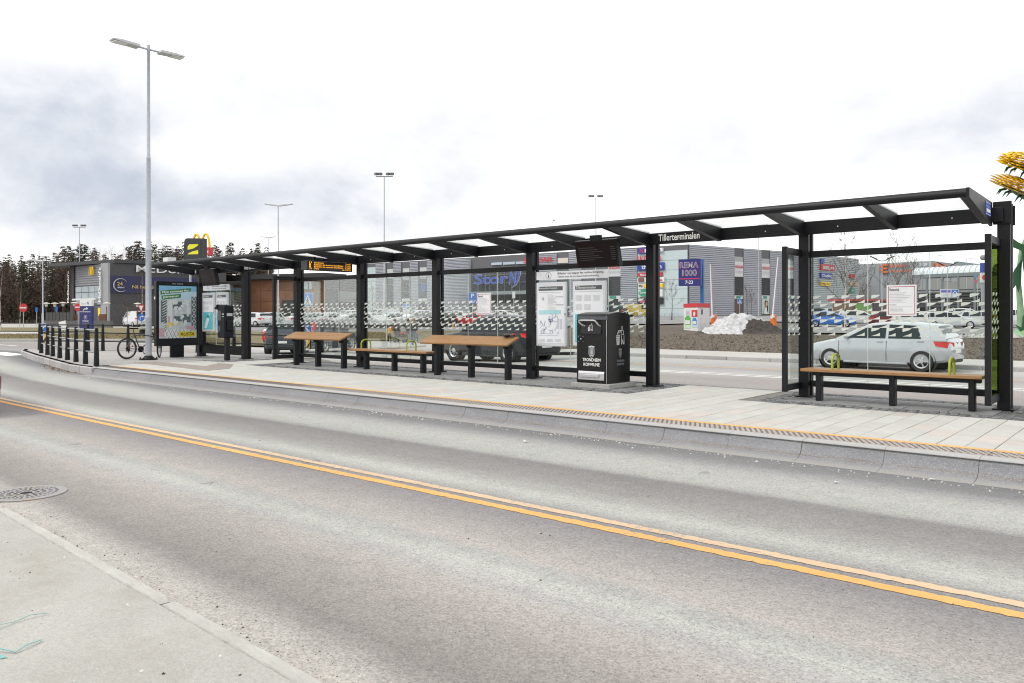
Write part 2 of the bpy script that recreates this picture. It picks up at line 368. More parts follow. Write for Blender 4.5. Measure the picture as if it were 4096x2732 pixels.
def mk_asphalt():
    n = NT('asphalt')
    wob = n.mth('ADD', n.mth('MULTIPLY_ADD', n.noise(.5, 3, .5, (.2,1,1)), .24, -.12), n.mth('MULTIPLY_ADD', n.noise(9, 4, .6, (.35,1,1)), .09, -.045))
    bend = n.mth('MULTIPLY', n.mth('POWER', n.mth('MAXIMUM', n.mth('MULTIPLY', n.mth('ADD', n.x, 11.0), -1.0), 0.0), 2.0), .0055)
    bend = n.mth('MULTIPLY', bend, n.mth('LESS_THAN', n.y, 11.0))
    gut = n.mth('MULTIPLY', n.mth('MINIMUM', n.mth('MAXIMUM', n.mth('MULTIPLY_ADD', n.x, -.0415, -.12), -.08), .25), n.mth('SUBTRACT', 3.3, n.y, 0, True)); bend = n.mth('ADD', bend, gut)
    yy = n.mth('DIVIDE', n.mth('ADD', n.mth('SUBTRACT', n.y, bend), wob), 25.0)
    P = (.328,.307,.286); G = (.368,.372,.346); D = (.17,.167,.168)
    st = [(1.6,(.385,.365,.335)),(1.98,(.37,.35,.32)),(2.08,(.29,.275,.26)),(2.2,(.198,.185,.174)),(2.65,(.262,.243,.228)),(3.0,P),(3.14,(.32,.31,.305)),(3.3,G),(3.46,(.30,.30,.29)),(3.62,P),
          (4.32,(.20,.19,.19)),(4.6,(.21,.205,.2)),(4.72,(.30,.30,.285)),(4.92,G),(5.08,(.295,.293,.275)),(5.4,(.218,.21,.203)),(5.95,(.175,.17,.166)),(6.10,(.315,.316,.298)),(6.5,(.345,.347,.328)),(6.8,(.32,.318,.302)),
          (7.05,(.24,.24,.236)),(7.25,(.175,.175,.176)),(7.9,(.125,.125,.128)),(11.0,(.25,.245,.24)),(12.8,(.24,.22,.21)),(17.5,(.27,.25,.24)),(19.2,(.33,.32,.31)),(21,(.27,.265,.262)),(23.2,(.34,.335,.325)),(24.2,(.36,.35,.33))]
    c = n.ramp(yy, [(a/25, b) for a, b in st])
    fine = n.noise(90, 3, .7); mid = n.noise(7, 5, .6); big = n.noise(.7, 4, .6, (.5,1,1)); v = n.voro(130, 1)
    vs = n.t.nodes.new('ShaderNodeSeparateColor'); n.t.links.new(v, vs.inputs[0])
    k = n.mth('ADD', n.mth('MULTIPLY_ADD', fine, .8, .66), n.mth('ADD', n.mth('MULTIPLY_ADD', mid, .34, -.17), n.mth('MULTIPLY_ADD', big, .4, -.2)))
    k = n.mth('ADD', k, n.mth('MULTIPLY_ADD', vs.outputs[0], .34, -.17)); k = n.mth('ADD', k, n.mth('MULTIPLY_ADD', n.noise(38, 2, .5), .6, -.30))
    c = n.scale(c, k)
    c = n.mix(n.mth('MULTIPLY', n.mth('GREATER_THAN', vs.outputs[1], .95), .5), c, (.15,.12,.12))
    oil = n.mth('GREATER_THAN', n.noise(1.3, 3, .5), .74)
    c = n.mix(n.mth('MULTIPLY', oil, .35), c, (.09,.085,.085))
    return n.done(c, .93, n.mth('ADD', fine, n.mth('MULTIPLY', vs.outputs[0], .5)), .55, .008)
def mk_plain(name, a, b, s1=1.0, s2=40.0, bump=.4, spk=.35, rough=.92, extra=None):
    n = NT(name); f = n.noise(s1, 6, .6); g = n.noise(s2, 3, .65)
    c = n.mix(n.mth('MULTIPLY_ADD', f, 2.0, -.5, True), a, b)
    c = n.scale(c, n.mth('MULTIPLY_ADD', g, spk*2, 1-spk))
    if extra: c = n.mix(n.mth('MULTIPLY', n.mth('MULTIPLY_ADD', n.noise(extra[1], 6, .65), 5.0, .5-5.0*extra[2], True), .6), c, extra[0])
    return n.done(c, rough, g, bump, .01)
def mk_paint(name, c0, wear=.5, under=(.22,.21,.205)):
    n = NT(name); a = n.noise(26, 5, .75); b = n.noise(2.2, 4, .6, (.3,1,1))
    k = n.mth('GREATER_THAN', n.mth('ADD', n.mth('MULTIPLY', a, .7), n.mth('MULTIPLY', b, .3)), wear)
    c = n.mix(n.mth('MULTIPLY', k, .8), n.scale(n.mix(0.0, c0, c0), n.mth('ADD', n.mth('MULTIPLY_ADD', a, .5, .72), n.mth('MULTIPLY_ADD', n.noise(1.1, 5, .65), .5, -.23))), under)
    return n.done(c, .8, a, .3, .004)
A_ROAD = mk_asphalt()
A_LOT = mk_plain('car_park_asphalt', (.17,.17,.17), (.27,.265,.26), .25, 30)
A_PAVE = mk_plain('pale_asphalt', (.36,.35,.33), (.43,.415,.395), .5, 45, .3, .2)
A_SAND = mk_plain('dusty_concrete', (.345,.335,.31), (.42,.41,.38), 1.3, 85, .7, .32, extra=((.29,.265,.22), 2.2, .60))
A_ISL = mk_plain('island_asphalt', (.30,.285,.27), (.37,.355,.34), .9, 60, .3, .22)
A_SOIL = mk_plain('soil', (.06,.048,.037), (.125,.102,.078), 2.2, 26, .9, .5, extra=((.16,.14,.11), 5, .62))
A_GRASS = mk_plain('dry_grass_ground', (.12,.105,.05), (.2,.165,.09), 1.4, 35, .9, .45, extra=((.10,.115,.035), 2, .6))
Y_LINE = mk_paint('yellow_line', (.62,.345,.115), .58)
Y_OLD = mk_paint('faded_yellow_line', (.55,.40,.26), .55, (.30,.27,.24))
W_LINE = mk_paint('white_line', (.78,.77,.74), .55)

def sheet(name, pts, mat, off=0.0, step=2.0, zf=None, xs=True):
    bm = bmesh.new(); bm.faces.new([bm.verts.new((x, y, 0)) for x, y in pts])
    lo = [min(p[i] for p in pts) for i in (0,1)]; hi = [max(p[i] for p in pts) for i in (0,1)]
    for i, no in ((0,(1,0,0)), (1,(0,1,0))):
        k = math.ceil(lo[i]/step)*step
        while k < hi[i]:
            bmesh.ops.bisect_plane(bm, geom=list(bm.verts)+list(bm.edges)+list(bm.faces), plane_co=(k,k,0), plane_no=no); k += step
    for v in bm.verts: v.co.z = (zf or gz)(v.co.x, v.co.y)+off
    bmesh.ops.recalc_face_normals(bm, faces=bm.faces)
    if sum(f.normal.z for f in bm.faces) < 0: bmesh.ops.reverse_faces(bm, faces=bm.faces)
    me = bpy.data.meshes.new(name); bm.to_mesh(me); bm.free(); return struct(ob(name, me, mat))
def uds(*p): return [W(u, d) for u, d in p]

# base sheet of soil out to the horizon, with the near and far levels
def ground():
    mb = MB(); xs = sorted(set([-1500,-900,-600,-400,-300,-240]+list(range(-200,61,4))+[90,150,300,700,1500])); ys = sorted(set([-600,-200,-60,-20,-4,1,3]+list(range(6,30,2))+list(range(30,200,4))+[230,300,420,700,1500]))
    for y in ys:
        for x in xs: mb.v.append(Vector((x, y, gz(x, y)-.1)))
    n = len(xs)
    for j in range(len(ys)-1):
        for i in range(n-1): mb.f.append((j*n+i, j*n+i+1, (j+1)*n+i+1, (j+1)*n+i))
    return struct(mb.build('ground', A_SOIL, None, False))
ground()
FK = 24.7                                                    # near edge of the far pavement's kerb
sheet('road', [(-150,1.70),(45,1.70),(45,FK),(-150,FK)], A_ROAD, 0, 1.5)
sheet('side_road', [(-150,FK),(-18,FK),(-22,27),(-28,33),(-36,47),(-60,60),(-150,70)], A_PAVE, -.005, 3)
sheet('far_pavement', [(-19,FK+.16),(45,FK+.16),(45,28.2),(-17,28.2),(-21,27)], A_PAVE, .12, 3)
sheet('car_park', uds((700,70),(1150,68),(2050,72),(2560,84),(2560,180),(600,180)), A_LOT, .03, 4)
sheet('car_park_road', uds((2560,84),(2640,82),(3000,96),(4300,70),(4600,90),(3400,160),(2560,160)), A_LOT, .03, 4)
sheet('car_park_road', uds((3150,58),(4500,52),(4700,78),(3150,85)), A_LOT, .028, 3)
sheet('restaurant_yard', uds((-600,88),(700,82),(700,150),(-600,150)), A_PAVE, .02, 5)
sheet('grass_verge', uds((-500,44.5),(150,44.2),(800,44.4),(990,45.5),(900,56),(-500,56)), A_GRASS, .13, 3)
sheet('grass_verge', uds((-500,69),(330,66),(700,52.5),(1130,49),(1060,66),(600,84),(-500,87)), A_GRASS, .12, 3)
sheet('grass_verge', uds((1100,60),(1900,58),(2050,60),(2050,71),(1150,68)), A_GRASS, .06, 2)
sheet('grass_verge', uds((1380,40),(1500,47),(1700,51.5),(1480,44.5),(1440,38)), A_GRASS, .07, 2)
sheet('walkway', uds((-500,56),(900,56),(1060,66),(700,52.4),(330,66),(-500,69)), A_PAVE, .06, 3)

def curb(name, pts, mat, wd=.16, h=.14, base=0.0, length=1.0, gap=.012, part='kerb_stone', z0=None):
    """a line of kerb stones along a world polyline; each stone its own part"""
    par = None; st = None; mm = None
    a = [Vector((x,y,0)) for x,y in pts]; segs = list(zip(a, a[1:]))
    par = struct(bpy.data.objects.new(name, None)); col.objects.link(par)
    mb = MB().bbox(-.5,.5,-wd/2,wd/2,-.25,0,.018); me = mb.mesh(part); me.materials.append(mat)
    for p, q in segs:
        L = (q-p).length; n = max(1, round(L/length)); d = (q-p)/n; ang = math.atan2(d.y, d.x)
        for i in range(n):
            c = p+d*(i+.5); z = (gz(c.x, c.y) if z0 is None else z0)+h+base
            o = ob(part, me, None, par); o.location = (c.x, c.y, z); o.rotation_euler = (0,0,ang); o.scale = (L/n-gap, 1, 1)
    return par
GRAN = M('granite', (.36,.35,.345), .85, var=.25, scale=30, bump=.35, bscale=120, rnd=.10)
CONC = M('kerb_concrete', (.34,.335,.34), .85, var=.22, scale=14, bump=.3, bscale=140, rnd=.08, dirt=((.20,.17,.14), 3.0, .56))
curb('far_kerb', [(45,FK+.08),(-17.5,FK+.08)], GRAN, .16, .13, length=1.5)
curb('far_kerb', [(-17.6,FK+.08),(-20.5,26.5),(-26.5,32.5),(-31,39)], GRAN, .16, .13, length=1.5)
curb('verge_kerb', uds((-450,44),(150,43.6),(560,43.7),(800,44),(985,45)), GRAN, .3, .14, length=2)
curb('verge_kerb', uds((1375,39.5),(1440,37.5),(1480,44),(1700,51)), GRAN, .2, .10, length=2)

# near pavement in the left foreground
def nky(x): return 1.715+.0415*max(0, min(8, -x-1))
sheet('near_pavement', [(-60,-20),(20,-20),(20,1.715-.09),(-1,1.715-.09),(-9,2.047-.09),(-60,2.047-.09)], A_SAND, 0, 4, zf=lambda x, y: -.10)
kn = curb('near_kerb', [(20,1.715-.045),(-1,1.715-.045),(-9,2.047-.045),(-40,2.047-.045)], M('dusty_kerb', (.40,.39,.36), .9, var=.16, scale=9, bump=.6, bscale=50, rnd=.04), .09, .081, z0=-.18, length=3.1)

# painted markings
def strip(name, x0, x1, y0, y1, mat, off=.003, yf=None):
    mb = MB(); xs = []; x = x0; rj = random.Random(int(y0*100))
    while x < x1: xs.append(x); x += .035 if -14 < x < .5 and yf else .5
    xs.append(x1); n = len(xs)-1
    for x in xs:
        b = yf(x) if yf else 0; j = [rj.gauss(0, .004) if yf else 0 for _ in (0,1)]
        mb.v += [Vector((x, y0+b+j[0], gz(x, y0+b)+off)), Vector((x, y1+b+j[1], gz(x, y1+b)+off))]
    mb.f = [(2*i,2*i+2,2*i+3,2*i+1) for i in range(n)]
    return struct(mb.build(name, mat, None, False))
cy = lambda x: .0016*max(0,-x-6)**2*.28 + .006*abs(x+3.5)*0
strip('centre_line', -60, 30, 4.375, 4.47, Y_LINE, yf=cy)
strip('centre_line', -60, 30, 4.545, 4.63, Y_OLD, yf=cy)
strip('far_centre_line', -30, 30, 21.2, 21.32, Y_LINE)
strip('edge_line', -22, 30, 18.55, 18.68, W_LINE); strip('edge_line', -22, 30, 18.95, 19.05, W_LINE)
for i in range(4): strip('edge_line', -37-7*i, -34-7*i, 12.6+.3*i, 12.75+.3*i, W_LINE)
for k in range(2):
    mb = MB(); q = onz(10-300*k, 1411, -.18); 
    mb.add([(-34.2-3*k,9.7-.4*k,-.174),(-31.2-3*k,9.55-.4*k,-.174),(-31.5-3*k,10.3-.4*k,-.174),(-34.4-3*k,10.45-.4*k,-.174)], [(0,1,2,3)])
    struct(mb.build('crossing_bar', M('crossing_paint', (.8,.79,.76), .8, var=.1), None, False))

# ---------------------------------------------------------------- the platform
KY = 7.86
SLAB = M('pale_slab', (.43,.425,.395), .85, var=.07, scale=5, bump=.15, bscale=160, rnd=.06)
SLABW = M('warm_slab', (.44,.405,.37), .85, var=.07, scale=5, bump=.15, bscale=160, rnd=.05)
DSLAB = M('dark_slab', (.205,.205,.205), .8, var=.15, scale=4, bump=.2, bscale=150, rnd=.10)
JOINT = M('joint_sand', (.17,.16,.145), .95, var=.2, scale=30)
COB = M('cobble', (.13,.13,.132), .75, var=.35, scale=25, bump=.5, bscale=50, rnd=.45)
TACT = M('tactile_slab', (.33,.295,.27), .9, var=.1, scale=20, rnd=.06)
DOTS = M('tactile_stud', (.12,.10,.095), .7, var=.2)
front = [(10,KY+.02),(-19.9,KY+.02),(-21.5,8.0),(-24.3,8.55),(-27.3,9.15),(-31.1,10.0),(-32.4,10.5)]
rear = [(-31.6,11.0),(-27.9,12.35),(-24.5,13.6),(-21.8,14.4),(-19,13.9),(-16.8,12.95),(-15,12.78),(10,12.78)]
plat = sheet('platform', front+rear, JOINT, -.014, 4, zf=lambda x, y: 0.0); plat['label'] = 'raised island platform between the two roads'
isl = sheet('island_pavement', front[1:]+rear[:5]+[(-20.4,13.2),(-20.4,8.2)], A_ISL, .0, 4, zf=lambda x, y: 0.0)
# profiled kerb stones along the near road: rounded top edge, hollow face, pale toe
prof = [(8.05,0),(7.955,0),(7.925,-.006),(7.90,-.022),(7.885,-.05),(7.87,-.09),(7.848,-.125),(7.815,-.15),(7.77,-.166),(7.70,-.174),(7.60,-.179),(7.60,-.3),(8.05,-.3)]
mbk = MB(); mbk.prism([(y, z) for y, z in prof], 0, -.5, .5); KM = mbk.mesh('kerb_stone', True, 40)
def mk_kerb():
    n = NT('profiled_kerb'); g = n.noise(45, 4, .7); f = n.noise(3, 5, .6, (.5,1,1)); streak = n.noise(6, 4, .6, (.6,3,16))
    low = n.mth('MULTIPLY', n.mth('SUBTRACT', 1.0, n.mth('ABSOLUTE', n.mth('DIVIDE', n.mth('ADD', n.z, .138), .028)), 0, True), n.mth('MULTIPLY_ADD', streak, 2.4, -.75, True), 0, True)
    c = n.mix(n.mth('MULTIPLY_ADD', f, 1.6, -.3, True), (.165,.168,.182), (.245,.247,.258))
    c = n.mix(n.mth('MULTIPLY', low, .85), c, (.15,.108,.07))
    c = n.mix(n.mth('MULTIPLY_ADD', n.z, 22.0, 1.0, True), c, (.36,.357,.35))
    c = n.mix(n.mth('MULTIPLY_ADD', n.z, -60.0, -9.7, True), c, (.28,.27,.25))
    c = n.scale(c, n.mth('MULTIPLY_ADD', g, .7, .65)); sp = n.mth('GREATER_THAN', n.voro(110), .66)
    return n.done(n.mix(n.mth('MULTIPLY', sp, .35), c, (.42,.415,.41)), .8, g, .35, .006)
KMAT = mk_kerb(); KM.materials.append(KMAT)
kp = struct(bpy.data.objects.new('platform_kerb', None)); col.objects.link(kp)
for i in range(-24, 15):
    x = -1.338+.774*i+.387
    o = ob('kerb_stone', KM, None, kp); o.location = (x, rng.uniform(-.003,.003), 0); o.scale = (.774-.004, 1, 1)
curb('island_kerb', [(-19.75,KY+.06),(-21.5,8.05),(-24.3,8.6),(-27.3,9.2),(-31.1,10.05),(-32.4,10.55)], GRAN, .2, .165, z0=-.165, length=1.0)
curb('island_kerb', [(-32.3,10.6),(-31.6,10.95),(-27.9,12.3),(-24.5,13.55),(-21.8,14.35),(-19,13.85),(-16.8,12.9)], GRAN, .16, .15, z0=-.15, length=1.0)
curb('rear_platform_kerb', [(-16.9,12.86),(-15,12.86),(10,12.86)], M('dark_granite', (.2,.2,.2), .8, var=.3, scale=30, rnd=.2), .14, .165, z0=-.17, length=1.0)

frames = [(-4.78,-1.42,10.98,12.74),(-17.75,-6.72,10.72,12.74),(-22.4,-19.55,10.95,12.6)]
def infr(x0, x1, y0, y1): return any(x1 > a+.001 and x0 < b-.001 and y1 > c+.001 and y0 < d-.001 for a,b,c,d in frames)
# paving slabs: columns across the platform, cross joints staggered at random
slabs = []
x = -20.35; wcol = .244
while x < 9.9:
    y = 8.47; top = 12.74
    while y < top-.05:
        L = rng.choice((.42,.52,.52,.64,.78)); y1 = min(y+L, top)
        if top-y1 < .15: y1 = top
        lim = y1
        for a,b,c,d in frames:
            if x+wcol > a+.01 and x < b-.01 and y < c < y1+.15: lim = min(lim, c)
        y1 = max(lim, y+.02) if lim > y else y1
        if not infr(x+.02, x+wcol-.02, y+.01, y1-.01): slabs.append((x, y, y1))
        y = y1
        for a,b,c,d in frames:
            if x+wcol > a+.01 and x < b-.01 and c-.02 <= y < d: y = d
    x += wcol
def vis(p):
    x, y = p; d = -S_*x+C_*y; u = 2048+F*(C_*x+S_*y)/max(.1, d)
    return -80 < u < 4180, d
slabs.sort(key=lambda s: (not vis((s[0]+.12, (s[1]+s[2])/2))[0], vis((s[0]+.12, (s[1]+s[2])/2))[1]))
SM = MB().bbox(-.5,.5,-.5,.5,-.5,.5,.02).mesh('slab'); SM.materials.append(SLAB)
def slabmesh(wd, L): return MB().bbox(-wd/2,wd/2,-L/2,L/2,-.05,0,.0035)
SMs = {}
rest = MB()
for i, (x, y0, y1) in enumerate(slabs):
    L = y1-y0-.007; dz = rng.uniform(-.0015, .0015)
    if i < 300:
        k = round(L, 2)
        if k not in SMs: SMs[k] = slabmesh(wcol-.007, k).mesh('paving_slab'); SMs[k].materials.append(SLAB)
        o = ob('paving_slab', SMs[k], SLABW if rng.random() < .16 else None, plat); o.location = (x+wcol/2, (y0+y1)/2, dz)
    else:
        m = slabmesh(wcol-.007, L); m.xf(Matrix.Translation((x+wcol/2, (y0+y1)/2, dz))); rest.add(m.v, m.f)
rest.build('paving_slabs', SLAB, plat, False, kind='stuff')
# tactile strip with raised dark dots, and the yellow guide line
tx = MB(); sx = MB(); x = -19.9
tm = MB().bbox(-.148,.148,-.148,.148,-.05,0,.004).mesh('tactile_slab'); tm.materials.append(TACT)
while x < 9.8:
    if x > -9.6 and x < -.6: o = ob('tactile_slab', tm, None, plat); o.location = (x+.15, 8.205, .002)
    else: m = MB().bbox(x+.002,x+.298,8.057,8.353,-.05,.002,.004); tx.add(m.v, m.f)
    for i in range(5):
        for j in range(5):
            px_ = x+.022+.06*i+(.03 if j % 2 else 0)
            if x > -12: sx.lathe([(.001,.005),(.011,.005),(.0145,.0)][::-1], (px_, 8.088+.058*j, .002), 7)
            else: sx.box(px_-.012,px_+.012,8.076+.058*j,8.10+.058*j,.002,.007)
    x += .3
tx.build('tactile_slabs', TACT, plat, False, kind='stuff'); sx.build('tactile_dots', DOTS, plat, False, kind='stuff')
g = MB().box(-19.9, 9.9, 8.362, 8.462, -.03, .004); g.build('yellow_guide_line', mk_paint('guide_yellow', (.58,.36,.14), .64, (.4,.36,.3)), plat, False)
# framed floors under the shelter: dark slabs with a border of small cobbles
cobs = []
for k, (a,b,c,d) in enumerate(frames):
    bw = .36 if k < 2 else .12
    nx = round((b-a)/.115); ny = round((d-c)/.115); cw = (b-a)/nx; ch = (d-c)/ny; n = round(bw/.115)
    for i in range(nx):
        for j in range(ny):
            if i < n or i >= nx-n or j < n or j >= ny-n+1: cobs.append((a+cw*(i+.5)+rng.uniform(-.008,.008), c+ch*(j+.5)+rng.uniform(-.008,.008), cw, ch))
    xi0, xi1, yi0, yi1 = a+n*cw, b-n*cw, c+n*ch, d-(n-1)*ch
    nx2 = max(1, round((xi1-xi0)/.5)); ny2 = max(1, round((yi1-yi0)/.42))
    w2, h2 = (xi1-xi0)/nx2, (yi1-yi0)/ny2
    me = MB().bbox(-w2/2+.005,w2/2-.005,-h2/2+.005,h2/2-.005,-.05,0,.005).mesh('dark_slab'); me.materials.append(DSLAB)
    for i in range(nx2):
        for j in range(ny2):
            o = ob('dark_slab', me, None, plat); o.location = (xi0+w2*(i+.5), yi0+h2*(j+.5), rng.uniform(-.003,.001))
cobs.sort(key=lambda s: (not vis(s[:2])[0], vis(s[:2])[1]))
def cobmesh(i):
    r = random.Random(i); m = MB().bbox(-.049,.049,-.049,.049,-.06,0,.014)
    m.v = [p+Vector((r.uniform(-.006,.006), r.uniform(-.006,.006), r.uniform(-.005,.005) if p.z > -.03 else 0)) for p in m.v]; return m
cms = []
for i in range(6): me = cobmesh(i).mesh('cobble'); me.materials.append(COB); cms.append(me)
rest = MB()
for i, (x, y, cw, ch) in enumerate(cobs):
    z = rng.uniform(-.004, .007)
    if i < 300: o = ob('cobble', cms[i%6], None, plat); o.location = (x, y, z); o.rotation_euler = (0,0,rng.choice((0,1.57,3.14))+rng.uniform(-.06,.06))
    else:
        m = cobmesh(i); m.xf(Matrix.Translation((x,y,z))); rest.add(m.v, m.f)
rest.build('cobbles', COB, plat, False, kind='stuff')
# brown band laid in the pale paving before the left bay
struct(MB().prism([(-21.0,9.35),(-16.6,9.05),(-16.9,9.75),(-18.2,10.6),(-19.0,10.65),(-18.1,9.8),(-20.9,9.9)], 2, .0, .006).build('brown_paving_band', M('brown_slab', (.25,.22,.195), .85, var=.15, scale=6), None, False))

# loose grit: along the near kerb, the gutter and in the road
def pebbles(name, n, fn, mat, s0, s1, label=None):
    mb = MB()
    for i in range(n):
        x, y, z = fn(); s = rng.uniform(s0, s1)*(1 if rng.random() < .85 else 1.8); a = rng.uniform(0, 6.28)
        vs = []
        for t in range(5): vs.append((x+s*math.cos(a+t*1.257)*rng.uniform(.7,1.1), y+s*math.sin(a+t*1.257)*rng.uniform(.7,1.1), z-.001))
        vs.append((x+rng.uniform(-.3,.3)*s, y+rng.uniform(-.3,.3)*s, z+s*rng.uniform(.5,1)))
        mb.add(vs, [(t,(t+1)%5,5) for t in range(5)])
    o = mb.build(name, mat, None, False, kind='stuff'); tag(o, label, 'grit'); return o
DG = M('dark_grit', (.09,.08,.07), .9, rnd=.5); LG = M('pale_grit', (.5,.47,.42), .9, rnd=.3)
def nk():
    t = rng.random(); x = -1.5-9*rng.random()**1.6
    NK = nky(x); return (x, NK+abs(rng.gauss(0,.10))+.01, -.18) if t < .8 else (x, NK-.13-abs(rng.gauss(0,.5)), -.10)
pebbles('dark_grit', 700, nk, DG, .002, .006, 'dark grit lying along the foot of the dusty near kerb')
pebbles('pale_grit', 1500, nk, LG, .002, .006, 'pale sandy grit in the near gutter')
pebbles('road_grit', 420, lambda: (rng.uniform(-14,-.6), rng.uniform(2.2,7.5), -.18), DG, .002, .006, 'small dark stones scattered on the near carriageway')
pebbles('gutter_grit', 420, lambda: ((lambda x: (x, KY-.3-abs(rng.gauss(0,.09)), -.179))(rng.uniform(-21,-.8))), LG, .004, .011, 'pale grit at the foot of the platform kerb')
def lt():
    x = rng.uniform(-25,-20.7); f = (x+20.5)/-10.6; return (x, 8.0+f*2.1-.15-abs(rng.gauss(0,.15)), -.18)
pebbles('leaf_litter', 260, lt, M('leaf_litter', (.16,.11,.07), .9, rnd=.5), .01, .03, 'brown leaves and grit against the low island kerb')
# soil clods and dry tufts beyond the far pavement
def sg():
    u = rng.uniform(2300, 4300); d = 24+34*rng.random()**1.3; x, y = W(u, d)
    return (x, max(y, 28.4), gz(x, max(y,28.4))-.1)
pebbles('soil_clods', 5200, sg, M('soil_clod', (.075,.06,.046), .95, rnd=.4, var=.3), .02, .075, 'brown clods of turned soil behind the far pavement')
pebbles('soil_stones', 900, lambda: (lambda u, d: (*W(u,d), gz(*W(u,d))-.09))(rng.uniform(3560,4250), rng.uniform(50,56)), M('pale_stone', (.33,.32,.31), .9, rnd=.4), .06, .2, 'bank of pale stones at the edge of the car park')
def tufts(name, n, fn, mat, h, label):
    mb = MB()
    for i in range(n):
        x, y, z = fn()
        for k in range(4):
            a = rng.uniform(0,6.28); hh = h*rng.uniform(.5,1.2); b = rng.uniform(.2,.9)*hh; wq = .012
            mb.add([(x-wq*math.sin(a),y+wq*math.cos(a),z),(x+wq*math.sin(a),y-wq*math.cos(a),z),(x+b*math.cos(a),y+b*math.sin(a),z+hh)], [(0,1,2)])
    tag(mb.build(name, mat, None, False, kind='stuff'), label, 'grass')
DRY = M('dry_grass', (.24,.20,.10), .9, rnd=.4)
tufts('dry_grass', 3500, lambda: (lambda u, d: (*W(u,d), gz(*W(u,d))-.1))(rng.uniform(2250,4250), 27+30*rng.random()), M('dead_grass', (.2,.165,.11), .9, rnd=.4), .10, 'thin dead grass on the bare soil')
tufts('verge_grass', 5000, lambda: (lambda u, d: (*W(u,d), gz(*W(u,d))+.12))(rng.uniform(-60,960), rng.uniform(45,55.5)), DRY, .10, 'short yellowed grass on the verge at the left')
tufts('bank_grass', 3500, lambda: (lambda u, d: (*W(u,d), gz(*W(u,d))+.05))(rng.uniform(1120,2040), rng.uniform(60.5,68)), DRY, .14, 'short yellowed grass on the bank below the car park')
# ================================================================ the bus shelter
PX = [-22.68,-20.18,-17.65,-15.05,-12.44,-9.77,-7.06,-4.38,-1.76]; PY = 12.15
BLK = M('black_frame_paint', (.007,.0075,.0098), .45, var=.2, scale=3, spec=.28, dirt=((.016,.016,.017), 5, .56))
BLK2 = M('black_matt_paint', (.009,.0095,.011), .55, var=.2, scale=5, spec=.22)
GLS = glass('clear_glass', (.945,.972,.962), .34); GLG = glass('green_glass', (.46,.56,.22), .3)
RGL = glass('frosted_roof_glass', (.985,.99,.99), .3, .3, (.95,.96,.96))
EDGE = M('glass_edge_highlight', (.66,.74,.71), .4); WHT = M('white_print', (.80,.80,.78), .5, var=.03)
DEC = glass('etched_white_film', (1,1,1), .1, .93, (.95,.96,.93))
ALU = M('silver_frame', (.70,.71,.74), .4, .3, var=.05); PAPER = M('poster_paper', (.84,.85,.88), .5, var=.03)
INK = M('black_print', (.03,.03,.035), .6); GREY = M('grey_print', (.45,.46,.48), .6); DGRY = M('dark_grey_print', (.10,.115,.12), .6)
sh = thing('bus_shelter', 'long black steel and glass bus shelter on the platform', 'bus shelter', (-12, PY, 0))
def bar(name, *b, mat=BLK, par=sh, bv=.006): return MB().bbox(*b, bv).build(name, mat, par)
postp = [(-.075,-.11),(.075,-.11),(.075,-.055),(.05,-.045),(.05,.045),(.075,.055),(.075,.11),(-.075,.11),(-.075,.055),(-.05,.045),(-.05,-.045),(-.075,-.055)]
for i, x in enumerate(PX):
    m = MB().prism([(x+a, PY+b) for a, b in postp], 2, 0, 2.72 if i == 8 else 2.66).build('post', BLK, sh)
    MB().bbox(x-.13,x+.13,PY-.16,PY+.16,.002,.02,.005).build('foot_plate', BLK2, m)
RX0, RX1, RY0, RY1 = -22.84, -1.96, 10.60, 12.03
for a, b in zip(PX, PX[1:]):
    bar('rear_beam', a+.002, b-.002, 11.975, 12.04, 2.47, 2.664)
    # roof panes, one each side of the middle rafter
    for p, q in ((a, (a+b)/2), ((a+b)/2, b)):
        MB().prism([(RY0+.01,2.722),(RY0+.01,2.732),(11.97,2.675),(11.97,2.665)], 0, p+.04, min(q-.04, RX1-.04)).build('roof_pane', RGL, sh)
rx = sorted(PX[:-1]+[(a+b)/2 for a, b in zip(PX, PX[1:])])
rx[0] = RX0+.035
for x in rx+[RX1]:
    MB().prism([(RY0-.01,2.65),(RY0-.01,2.742),(11.972,2.69),(11.972,2.45)], 0, x-.038, x+.038).build('rafter', BLK, sh)
# front gutter: rounded profile
g = [(RY0-.075,2.69),(RY0-.07,2.665),(RY0-.045,2.645),(RY0-.012,2.645),(RY0-.012,2.742),(RY0-.04,2.75),(RY0-.065,2.73)]
for a, b in ((RX0,-15.05),(-15.048,-7.06),(-7.058,RX1+.04)): MB().prism(g, 0, a, b).build('gutter', BLK, sh, smooth=True, angle=50)
MB().prism([(RY0-.07,2.64),(RY0-.07,2.752),(12.016,2.735),(12.016,2.42)], 0, RX1+.042, RX1+.075).build('end_plate', BLK, sh)
bar('end_bracket', -1.882, -1.67, 12.02, 12.045, 2.44, 2.74, mat=BLK2)
bar('end_cap', -1.84, -1.665, 12.262, 12.29, 2.44, 2.70, mat=BLK2)
for x in (-21.4,-18.9,-16.35,-13.75,-11.1,-8.4,-5.7,-3.1):
    mb = MB()
    for s in (-.75, .75): MB().cyl((x+s, 11.968, 2.56), (x+s, 11.975, 2.56), .009, n=8).build('screw', ALU, sh)
LEAF = [(0,.22),(0,.80),(.06,.94),(.2,1),(1,1),(.95,.84),(.80,.62),(.55,.42),(.28,.27),(.06,.16)]
TRI = [(0,0),(1,0),(1,1),(.86,.76),(.62,.48),(.34,.24)]
